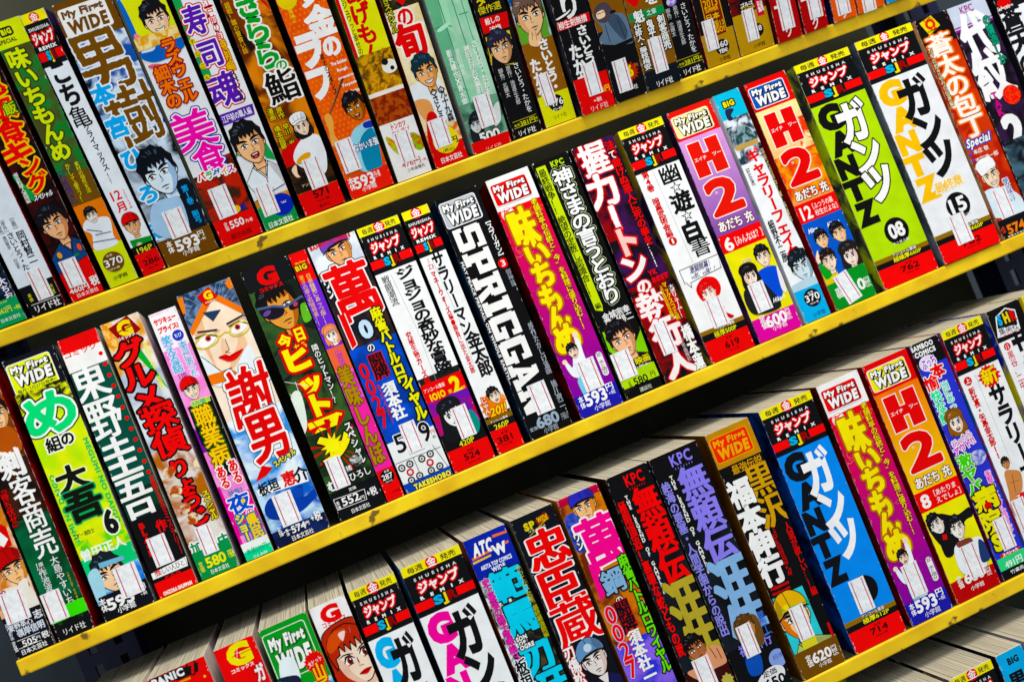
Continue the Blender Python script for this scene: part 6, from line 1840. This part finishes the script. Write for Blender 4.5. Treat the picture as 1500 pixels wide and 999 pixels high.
def art(p):
    p.R(0,0,100,100,'3aa8e0','e4f0f8',0.05)
    p.R(0,0,100,24,'16963c')
    mfw(p,'16963c','16963c','0a5a22','f6f6f2',2.6,19,None,1)
    p.star(80.3,17.5,7.2,5.7,18,'d81c20')
    p.H('大ヒット',65.3,16.4,95.2,18.5,'f2f2f0',b=0.05,rot=0.2)
    p.P([(17.5,12.5),(44.4,13.3),(40.6,21.4),(7.6,20)],'e8f2f8',1)
    p.P([(-2.1,18),(38.2,19.3),(36.8,23)],'20283a',1)
    p.V('山岳',70.2,18.3,92.2,31,'f0c41c',[('c02a18',0.8)],b=0.06)
book(3,-69.2,-37.3,182,0,-0.57,'1c5a2a/2a2c2a','c0b8a0/7a7a40','comic with green boxed header over blue and white art with red burst',art,None)
def art(p):
    p.R(0,0,100,100,'f2efee')
    p.V('G',14.7,0.7,81.4,7.8,'dc2418',b=0.14)
    p.H('コミックス',17.5,6.3,84.2,8.4,'dc2418',b=0.04)
    p.face(69,23.1,35.5,kind='f',skin='f4dcc8',hair='b03a18',rot=0.15,mouth='lips',eye='7a2a1a',dx=0.03)
    p.P([(15.3,12.7),(35.9,10.7),(68.1,11.3),(48.1,14.7),(16,17.3),(5.3,16)],'c8542a',1)
    p.P([(46.6,12),(66.4,11.9),(52.3,14.9)],'f0d8d0',1)
book(3,-35.1,-11,182,0,-0.5,'1a1a1c/e8e6e2','1c1a1a/2a2624','white comic with red block letter above a red haired woman',art,None)
def art(p):
    gantz(p,'f0f2f3','20b0e4','131315',None,'','','','')
book(3,-8.2,23.5,182,0,-0.29,'14141a/2a1c34','2a6a9a/e8e4dc','comic with cyan Latin letters crossed by black katakana on white',art,None)
def art(p):
    gantz(p,'f0f2f3','ea2a9a','131315',None,'','','','')
book(3,27.9,69.6,182,0,-0.62,'1a5a8a/2a80b0','e8e4de/b8b0a8','comic with magenta Latin letters crossed by black katakana on white',art,None)
def art(p):
    p.R(0,0,100,100,'14161c','4a4230',0.1)
    p.R(0,8,52,100,'e6ecee','14161c',0.14)
    p.R(0,0,100,15.5,'20309a')
    p.P([(4.8,6.9),(94.4,5.9),(93.9,6.8),(4.3,7.8)],'e8782a',0)
    p.P([(3.6,8.3),(47.4,8.1),(46.6,8.8),(3,9.1)],'e8c040',0)
    p.P([(65.1,1.9),(98.4,2.4),(98.2,3.2),(64.1,2.9)],'e8782a',0)
    p.H('ATC',12.4,2.1,58.5,7.2,'f2f2f0',b=0.09,sh=0.2)
    p.V('W',50.7,4,88.6,11,'f2f2f0',[('20309a',0.5)],b=0.12)
    p.H('AKITA TOP COMICS',15,10.7,88.4,12.4,'e8ecf4',b=0.06)
    p.H('WIDE',35.9,12.7,68.6,14.5,'e8ecf4',b=0.06)
    p.V('範',17.5,15.1,93.1,26.3,'24c8e4',[('101418',1.0)],b=0.08)
    p.V('馬',19.9,27.7,95.5,39.5,'24c8e4',[('101418',1.0)],b=0.08)
    p.V('刃',23.9,43.5,95.4,55.4,'24c8e4',[('101418',1.0)],b=0.08)
    p.V('牙',35,55.4,102.4,65.9,'24c8e4',[('101418',1.0)],b=0.08)
    p.V('史上最強の親子喧嘩編',5.5,15.5,22.2,44.4,'e84ab0',[('f4f0f4',0.5),('1a141a',0.3)],b=0.05)
    p.H('３',7.1,44.5,21.3,47.3,'e84ab0',b=0.05)
    p.V('かつてない究極',86.7,15.8,97.7,30.2,'b8b844',b=0.03)
    p.V('最終最強闘編',88.2,31.5,100.9,44.1,'b8b844',[('202010',0.4)],b=0.03)
    p.H('SON',27.8,39.6,53,41.4,'f2f2f0',[('111',0.6)],b=0.06)
    p.H('OF',30,41.5,46.8,43,'f2f2f0',[('111',0.6)],b=0.06)
    p.H('OGRE',29,43,62.5,44.8,'f2f2f0',[('111',0.6)],b=0.06)
    p.V('板垣',4.7,47.3,29.7,57.9,'131315',[('e6ecee',0.6)],b=0.05)
book(3,72.8,103,182,0,-0.82,'a84a1c/1c1430','a89a50/2a281c','comic with blue header of orange stripes and cyan torn characters beside pink text',art,None)
def art(p):
    p.R(0,0,100,100,'13161e')
    p.RR(51.8,4.2,18.1,5.7,0.1,'13161e')
    p.H('SP',22.9,2.8,48.1,5.8,'d8c82a',b=0.1)
    p.RR(67.9,3.9,9.1,5.4,0.3,'8a2a1c',0.35)
    p.H('WIDE',55.7,2.6,81.1,4.8,'d8b82a',b=0.05)
    p.H('コミックス',28,5.9,70.1,6.7,'d8d4b0',b=0.03)
    p.RR(53.3,6.1,16.8,0.4,0.1,'d8c82a',0.38)
    p.ms=1.7
    p.V('忠',9.5,7.6,102.3,21.8,'e0301c',[('f2f0ee',1.2)],b=0.07)
    p.V('臣',3.3,21.9,96,36.8,'e0301c',[('f2f0ee',1.2)],b=0.07)
    p.V('蔵',5.7,35.6,107,51.3,'e0301c',[('f2f0ee',1.2)],b=0.055)
    p.ms=1; p.rg=0
    p.V('刃傷松の廊',-0,50.4,25.1,75.5,'f2f2f0',[('a81c20',0.6)],b=0.05)
    p.face(58.3,59.5,22.0,skin='e8e0dc',hair='2a3a5a',hat='6a90b8',neck=0,rot=0.15,cloth='1c2450',dx=-0.04)
    p.O(53.7,53.8,2.8,2.8,'c8dce8')
book(3,107,137.6,182,0,-0.02,'2a2c38/8a8a92','1c1010/4a1c14','navy black comic with huge white edged red characters, man in blue cap below',art,None)
def art(p):
    p.R(0,0,100,100,'c8781c','6a3010',0.06)
    p.R(0,58,100,100,'3a40c8','8a6ae0',0.05)
    p.R(0,0,100,3,'a81c40')
    p.H('BAMBOO COMICS',5.6,-0.5,93.4,1,'d02a48',b=0.08)
    p.P([(3.4,7.1),(40.8,7.1),(84,11.6),(69.6,17.4),(10.1,21.2),(-2.4,16.2)],'2a3a9a',1,'4a5ab8',0.2)
    p.face(54.3,6.7,20.0,skin='f0c090',hair='2a2010',hat='3a3ab0',rot=0.05,shade='d89050',dx=-0.03,neck=0)
    p.V('ワン',5.5,13.7,19.9,20.3,'f2f2f0',[('1a1a1a',0.5)],b=0.06)
    p.V('萬',15,11,110.6,31,'e81c8a',[('f2eef0',1.3)],b=0.06,sh=-0.05)
    p.P([(12.5,26.2),(28,26.6),(23.8,39.2),(8.9,40.2)],'e81c8a',0)
    p.V('鋼',26.9,31.1,76.5,40.1,'8ab0d0',[('101420',1.0)],b=0.06)
    p.H('の',39.9,41.5,56.7,44.1,'f2f2f0',[('111',0.6)],b=0.05)
    p.V('闘牌',31.6,43.2,64.4,55.4,'101018',[('c01c20',0.6)],b=0.06)
    p.V('麻雀バトルロワイヤル',78.8,27.8,102.6,74.5,'7ada2a',[('12121a',0.8)],b=0.06)
    p.V('0027',-0.5,43,36,71.4,'e02a30',[('c8c8f0',0.5)],b=0.04)
    p.V('須本社一',34.3,55,63.3,75.8,'f2f2f0',b=0.06)
    p.V('サバイバー',29.5,57.1,36.4,71.2,'e02a30',b=0.03)
book(3,141,171.8,182,0,-0.09,'c87a1c/e8a03a','2a1810/4a2a14','comic with boy in blue cap, magenta outlined character and green edge lettering',art,None)
def art(p):
    burai(p,'e41c14','b0a050','e8281c')
    p.R(0,79,100,100,'3a1414','2a0e0e',0.05)
    p.face(45.9,72.1,18.0,skin='a86a4a',hair='141010',rot=0.25,neck=0,brow=1)
    p.P([(7.6,78.4),(39.1,77.5),(75.7,72.8),(102.5,75.6),(98.1,80.8),(62.8,81.4),(39.1,84.3)],'d89a78',1)
    p.L([(74.3,73.3),(79.8,77.9)],0.5,'3a1a10')
    p.L([(88.4,74.5),(90.4,78.8)],0.5,'3a1a10')
    p.star(84.9,87,4.8,3.6,9,'b8b060')
book(3,178.2,209.9,182,0,-0.74,'1a1614/3a3026','14161a/1c2432','black comic with broad red brush title whose last character is olive',art,(44.2, 81.3, 12.6, 22.8, 0))
def art(p):
    burai(p,'8a80e0','8ab0d8','8a86e0')
    p.R(0,82,100,100,'111216')
    p.P([(35.3,68.5),(72.4,68.4),(82.8,72.1),(77.1,80),(53.5,80.6),(30.9,75.7)],'6a4a2a',1)
    p.face(54.9,73.1,15.9,skin='b88a5a',hair='5a3a1c',rot=0.2,neck=0)
    p.P([(32,82.1),(59,83.2),(51.5,90.1),(27.5,89.3)],'2a50a8',1)
    p.V('罷工',82.7,69,96.1,78.5,'4a70c8',b=0.03)
    p.O(88.9,87.9,6.4,6.4,'8aa0d8')
    p.H('超厚',79.5,86.2,101.6,88.1,'5a70b0',b=0.04)
    p.O(61.3,94.2,12.2,7.3,'e8e8ea',rot=0.35)
    p.H('定価',48.2,90.3,78.2,92.8,'16161a',b=0.05)
    p.H('650',46,93.4,89.4,97.5,'16161a',b=0.1)
book(3,211.2,247.9,182,0,-0.5,'101216/1c2634','181410/5a3c10','black comic with broad lilac brush title and silver oval reading 650',art,(48.4, 77.0, 11.0, 22.6, 0))
def art(p):
    p.R(0,0,100,100,'111112')
    p.R(0,0,100,14,'b8862a')
    mfw(p,'b8862a','e04424','e04424','e0a84a',2.5,11.8)
    p.H('最強伝説',26,14.5,95.7,18.2,'c8983c',b=0.04)
    p.ms=2.5
    p.V('黒沢',45.8,17.7,108.3,42.5,'c89a40',b=0.05)
    p.ms=1; p.rg=0
    p.V('福本伸行',-0.4,20.2,50.7,62.3,'f2f2f0',[('111',0.5)],b=0.08)
    p.V('人望が欲しい…！編',85.4,42.7,98.7,72.5,'d81c20',b=0.04)
    p.V('THE LEGEND OF',59.1,41.9,64.2,61.9,'c81c20',b=0.07)
    p.V('KUROSAWA',53.9,44.6,59.8,61.6,'c81c20',b=0.08)
    p.H('Fukumoto',7.8,62.7,49.8,64.2,'d81c20',b=0.05)
    p.H('Nobuyuki',7.3,65,47.5,66.5,'d81c20',b=0.05)
    p.P([(2.7,66.9),(72.9,67.1),(75.4,91.2),(2.1,91.3)],'5cc8d0',0)
    p.face(32.8,78.2,28.6,skin='ecd0a4',hair='1a1614',hat='e0b428',rot=0.1,dx=0.04,shade='d87a3a',cloth='b8c87a')
    p.L([(4.2,72.3),(74.8,73.2)],0.7,'3aa850')
    p.O(23.2,71.9,2.0,2.0,'f0d860')
    p.V('1',83.9,84,103.9,89.6,'c81818',b=0.1)
    p.P([(31,85),(56.8,84.4),(53.2,91.1),(25.4,90.9)],'d8d060',1)
    p.R(0,89.6,100,100,'6e4a20')
    p.V('定価',20.8,92,32.5,96.6,'f2f2f0',b=0.05)
    p.H('620',34.2,92.1,78.2,96.2,'f2f2f0',b=0.11)
    p.V('円税込',79.1,92.5,91.6,96.6,'f2f2f0',b=0.03)
    p.H('小学館',42.1,96.5,71.5,98.3,'f2f2f0',b=0.02)
book(3,255,289,182,0,-0.09,'8a5a1c/6a4414','101010/1a1c2a','gold headed black comic with man in yellow helmet, brown foot priced 620',art,(41.6, 79.6, 11.2, 24.3, 0))
def art(p):
    gantz(p,'1e88e0','12151c','f4f4f4',None,'','','極厚612P','714')
book(3,298,339.5,182,0,-0.5,'2a58b8/14204a','1a1a20/2a2420','very thick blue comic with black Latin letters crossed by white katakana',art,(48.3, 80.3, 12.5, 24.2, 0))
def art(p):
    aji(p)
book(3,344.6,378.5,182,0,-0.26,'8a1414/3a2a1a','6a2010/2a2a1c','red to purple swirl comic with yellow brushed title, beside the thick blue comic',art,(41.6, 83.7, 13.0, 24.1, 0))
def art(p):
    h2(p,'d82018','f0e428','1c1c1c','f6f4ee','e87820>f0d860',None,'8','［あたりまえでしょ］','e02818')
    p.R(0,62,100,91.5,'ece61c')
    p.P([(7,66),(33.6,64.7),(65.5,68.2),(99,67.4),(99,71.1),(76.8,72.1),(47.9,79.7),(18.7,78.5),(2.3,69.9)],'17171a',1)
    p.face(20.9,68.6,14.5,skin='f2ece4',hair='141416',rot=0.3,dx=-0.05,neck=0)
    p.P([(16.2,72.5),(37.4,73.7),(32.5,81.2),(13.3,81)],'17171a',1)
    p.P([(23.4,72.8),(32.4,73.2),(30,75.2),(21.1,74.8)],'d81c1c',0)
    p.face(58,73.3,15.3,skin='f2ece4',hair='17171c',neck=1)
    p.P([(36.6,79.4),(73.3,79),(98.1,80.5),(90.5,89.2),(75.6,92.3),(33,89.9)],'ecf0f4',1)
    p.P([(45.6,78),(74.6,78.4),(75.9,81.4),(46.5,80.3)],'7a4038',1)
    p.P([(90,80.5),(103,84.5),(98.5,89.2),(79.1,88.9)],'2a3a6a',1)
    p.R(0,91.5,100,100,'b01418')
    p.V('定価',15.3,90.2,26,95.1,'f2f2f0',b=0.05)
    p.H('660',30.8,90.3,75.7,94.6,'f2f2f0',b=0.1)
    p.V('円税込',79.6,91.9,90.4,95.1,'f2f2f0',b=0.03)
    p.H('小学館',36.5,95.7,67.1,97.7,'f2f2f0',b=0.03)
book(3,382.8,419.7,182,0,-0.03,'a81c14/8a1a14','1c1c20/5a3a20','orange comic with red letter and digit, two black haired youths on yellow, crimson foot',art,(61.4, 87.0, 13.0, 24.6, 0))
def art(p):
    p.R(0,0,100,100,'3a3ec0')
    p.R(0,0,100,10,'131318')
    p.H('BAMBOO',-2.2,0.8,76.9,3,'f2f2f0',b=0.09)
    p.H('COMICS',3.6,3.5,77.1,5.7,'f2f2f0',b=0.09)
    p.O(36,9.1,7.3,5.9,'e8d8f4')
    p.H('ぷっち',11.7,6.8,62.5,10.9,'8a3ac0',[('f2f2f0',0.6)],b=0.06,rot=0.1)
    p.V('本',33.2,10.6,77.3,16.2,'e02c28',[('f2f2f0',0.7)],b=0.07)
    p.V('愉',-1.5,14.1,43.6,20,'e02c28',[('f2f2f0',0.7)],b=0.06)
    p.V('快な話',4.3,20.3,37,33.9,'4ae0a0',[('f2f2f0',0.5)],b=0.06)
    p.V('当にあった',46.5,18.3,72.6,33.1,'3ad0b8',[('f2f2f0',0.5)],b=0.05)
    p.face(47.1,35.6,14.8,kind='f',skin='f6ece0',hair='8a5a2a',mouth='open',neck=0)
    p.H('行ったら',6.9,40.4,80.5,43.6,'d83ac0',[('f2f2f0',0.6)],b=0.05,rot=0.2)
    p.H('アウト!!',3.5,43.3,82.7,46.5,'d83ac0',[('f2f2f0',0.6)],b=0.05,rot=0.2)
    p.O(71.2,51.2,6.8,5.4,'c8cce8','6a70c8',0.2)
    p.V('激ヤバ',0.1,47.7,50.9,64.9,'5ac83a',[('121418',0.9),('e8f4e0',0.5)],b=0.06)
    p.V('衝撃のトラブル盛りだく！',72.2,57.6,91.5,88.3,'e84ac0',[('f0e0f0',0.4)],b=0.04)
    p.V('病',3.3,63,82.5,71.9,'e8e020',[('14140c',1.0)],b=0.07)
    p.O(42.3,70.3,3.0,3.0,'d81c1c')
    p.V('院',-5.2,72.2,68.3,81.8,'e8e020',[('14140c',1.0)],b=0.07)
    p.V('S',-2.8,81,53.7,89.1,'e8e020',[('14140c',1.0)],b=0.1)
    p.P([(17.4,90.1),(89.4,90.2),(86.7,91.8),(17.4,91.9)],'d81c1c',0)
    p.H('スペシャル',24.7,89.9,81.4,91.4,'f2f2f0',b=0.05)
    p.R(0,91.3,100,96.2,'5ad08a')
    p.H('491円',20.7,93,83,96.2,'f2f2f0',b=0.07)
    p.R(0,96.2,100,100,'131316')
    p.H('竹書房',28.7,97.1,76.9,98.8,'f2f2f0',b=0.03)
book(3,423.2,447,182,0,-0.29,'2a2a8a/8a1c14','6a6ac8/8a1c14','blue violet comic with laughing girl drawing and huge yellow-lime characters',art,(58.1, 82.9, 11.1, 23.6, 0))
def art(p):
    sjr(p)
    p.R(0,19,100,100,'f1f2f3')
    p.L([(37.7,21.1),(38.9,43.2),(39.4,59.4)],0.25,'999')
    p.star(67.1,23.7,9.3,7.1,16,'d8241c')
    p.V('新',49.4,20.6,84.8,26.9,'f0d428',[('b01814',0.5)],b=0.06)
    p.O(16.9,22.1,3.3,3.3,'c8242c')
    p.V('上',11.1,21,22.8,23.1,'f2f2f0',b=0.05)
    p.V('新社長・矢島金太郎!!',10,25,24,55.4,'c8242c',b=0.09)
    p.V('サラリーマン',51.3,27.9,88.7,77.9,'131315',b=0.07)
    p.face(26.6,58.4,8.2,skin='c88a5a',hair='17171a',neck=0)
    p.P([(15.7,61.2),(34.2,61.5),(50.1,63.9),(40.5,69.8),(17.9,73.8),(11.2,78.4),(-3.2,77.2),(8.6,68.6)],'c88a5a',1)
    p.L([(30.5,63.1),(23.1,69.8)],0.4,'5a3018')
    p.L([(17.7,65.7),(39.9,66.4)],0.3,'5a3018')
    p.P([(20.1,71.1),(41.2,71.3),(30.1,77.7),(17.1,75.9)],'d8341c',0)
    p.V('アンコール',19.2,71.4,29.4,81.7,'f2f2f0',b=0.04)
book(3,449.6,484.4,182,0,-0.27,'3a7ac8/d8302a','c8c81c/e0dc30','white panelled comic with red spiky burst character and tanned muscular figure',art,(18.5, 79.0, 10.9, 23.1, 0))
def art(p):
    p.R(0,0,100,100,'f0f1f3')
    p.R(0,0,100,13.5,'141416')
    p.P([(20.3,3.2),(54.9,1.2),(80.1,3.5),(73.9,12.1),(4.4,11.4)],'eceef0',0)
    p.P([(23.1,3.5),(54.4,1.8),(77,3.9),(71.3,9.3),(14.3,8)],'1a1a1c',0)
    p.V('S',17.2,2.6,38.5,7.6,'2ab0e0',b=0.11)
    p.V('H',37.3,2.6,58.6,7.6,'e8d020',b=0.11)
    p.V('R',58,2.8,79.3,7.8,'d8241c',b=0.11)
    p.H('集英社',13.4,8.2,71.5,11,'1a1a1c',b=0.02)
    p.H('ホームリミックス',22.3,11,70.7,11.9,'d8241c',b=0.05)
    p.O(20.4,15.9,2.8,2.8,'c8242c')
    p.H('12',15.6,15.1,25.2,16.8,'f2f2f0',b=0.05)
    p.V('黒谷、二中',11.9,18,30.3,34.4,'c8242c',b=0.02)
    p.V('サラリー',37.9,11.7,91.3,61.1,'131315',b=0.07)
book(3,489.7,518.4,182,0,-0.63,'d8d01c/2a3ac0','d8b020/8a1c14','white comic with black header holding a white house shape of coloured letters',art,None)
def art(p):
    p.R(0,0,100,100,'d8341c','f0d020',0.05)
    p.R(0,0,100,8,'e8dc20')
book(3,521,545,182,0,-0.2,'d8c820/e8e030','d8d020','yellow and red topped comic at the picture edge of the third shelf',art,None)
def art(p):
    p.R(0,0,100,100,'d8d0c0')
book(4,301,335.5,182,0,-0.46,'c8c020/2a5a30','1c2a6a/d0c8b0','comic on the lowest shelf showing tan page tops, before the yellow banded one',art,None)
def art(p):
    sjr(p)
    p.R(0,19,100,100,'f0f0f0')
book(4,338.9,372.6,182,0,-0.83,'d8cfae/1c1c20','1a1a1c/101012','comic on the lowest shelf with yellow band and red disc over black',art,None)
def art(p):
    p.R(0,0,100,100,'eceef2')
    p.R(0,0,100,15,'22a8dc')
    p.H('BIG',32.1,2.5,74.1,5.3,'16203a',[('3ab0d8',0.6)],b=0.1)
    p.V('男',15,8.3,75,14.6,'131315',b=0.07)
book(4,376.5,397.7,182,0,-0.67,'1c1c20/2a2c34','1c48a8/2a60c0','cyan topped comic with small dark lettered logo on the lowest shelf',art,None)
def art(p):
    p.R(0,0,100,100,'2040a0')
book(4,401,436,182,0,-0.49,'c8c0b0','d8d0c0','comic on the lowest shelf with blue cover edge, past the cyan topped one',art,None)

# ------------------------------------------------------------------ the display rack
def solid(name, polys, mat, parent, bevel=0, uvw=None):
    me = bpy.data.meshes.new(name); vs = []; fs = []
    for pl in polys:
        fs.append(list(range(len(vs), len(vs) + len(pl)))); vs += [tuple(c * MM for c in p) for p in pl]
    me.from_pydata(vs, [], fs)
    import bmesh
    bm = bmesh.new(); bm.from_mesh(me); bmesh.ops.remove_doubles(bm, verts=bm.verts, dist=1e-6)
    bmesh.ops.recalc_face_normals(bm, faces=bm.faces)
    if bevel: bmesh.ops.bevel(bm, geom=[e for e in bm.edges if len(e.link_faces) == 2 and e.calc_face_angle() > .6], offset=bevel * MM, segments=3, affect='EDGES', profile=.5)
    bm.to_mesh(me); bm.free()
    for p in me.polygons: p.use_smooth = False
    me.materials.append(mat)
    o = bpy.data.objects.new(name, me); COL.objects.link(o)
    if parent: o.parent = parent
    return o
rack = bpy.data.objects.new('display_rack', None); COL.objects.link(rack)
rack['label'] = 'dark steel display rack with tilted shelves edged in scuffed yellow, holding rows of comics'; rack['category'] = 'display rack'
SHELF_X = {1: (-260, 652), 2: (-217.5, 760), 3: (-260, 760), 4: (-260, 760)}
for r in (1, 2, 3, 4):
    x0, x1 = SHELF_X[r]
    M = row_matrix(r)
    bd = solid('shelf_board', box_polys(x0 + 1, x1 - 1, -7.5, -.35, -150, -2.2), M_DARK, rack); bd.matrix_world = M
    lp = solid('front_edge', box_polys(x0, x1, -10.9, -.25, -2.0, 1.6), M_YELLOW, bd, bevel=1.3); lp.matrix_parent_inverse = Matrix(); 
    lp.matrix_world = M
def plate(name, x0, x1, y0, y1, z0, z1, mat, holes=None):
    return box_polys(x0, x1, y0, y1, z0, z1)
# uprights: slotted navy posts behind the books, leaning with the shelves
def upright(xc, w):
    y0, y1 = -640, 430
    polys = []
    zf = -158
    sl = 6; pitch = 24; n = int((y1 - y0) / pitch)
    xs = (xc - w/2, xc - w*.28, xc - w*.28 + sl, xc + w*.28 - sl, xc + w*.28, xc + w/2)
    for a, b in ((0, 1), (2, 3), (4, 5)): polys += box_polys(xs[a], xs[b], y0, y1, zf - 3, zf)
    for a, b in ((1, 2), (3, 4)):
        for i in range(n): polys += box_polys(xs[a], xs[b], y0 + i * pitch, y0 + i * pitch + 9, zf - 3, zf)
    polys += box_polys(xs[0], xs[0] + 2.5, y0, y1, zf - 40, zf - 3.2) + box_polys(xs[5] - 2.5, xs[5], y0, y1, zf - 40, zf - 3.2)
    me = bpy.data.meshes.new('upright'); vs = []; fs = []
    for pl in polys:
        fs.append(list(range(len(vs), len(vs) + len(pl)))); vs += [tuple(c * MM for c in p) for p in pl]
    me.from_pydata(vs, [], fs); me.materials.append(M_NAVY)
    o = bpy.data.objects.new('upright', me); COL.objects.link(o); o.parent = rack
    o.matrix_world = Matrix.Translation(rack_to_world((0, 0, 0))) @ RACK
upright(-196, 46); upright(664, 46)
bp = solid('back_panel', box_polys(-212, 640, -700, 520, -212, -206), M_BACK, rack)
bp.matrix_world = Matrix.Translation(rack_to_world((0, 0, 0))) @ RACK
wall = solid('wall', box_polys(-3000, 3000, -1600, 1600, -620, -600), M_BACK2, None)
wall.matrix_world = Matrix.Translation(rack_to_world((0, 0, 0))) @ RACK
wall['kind'] = 'structure'
bpy.data.objects.remove(_to)
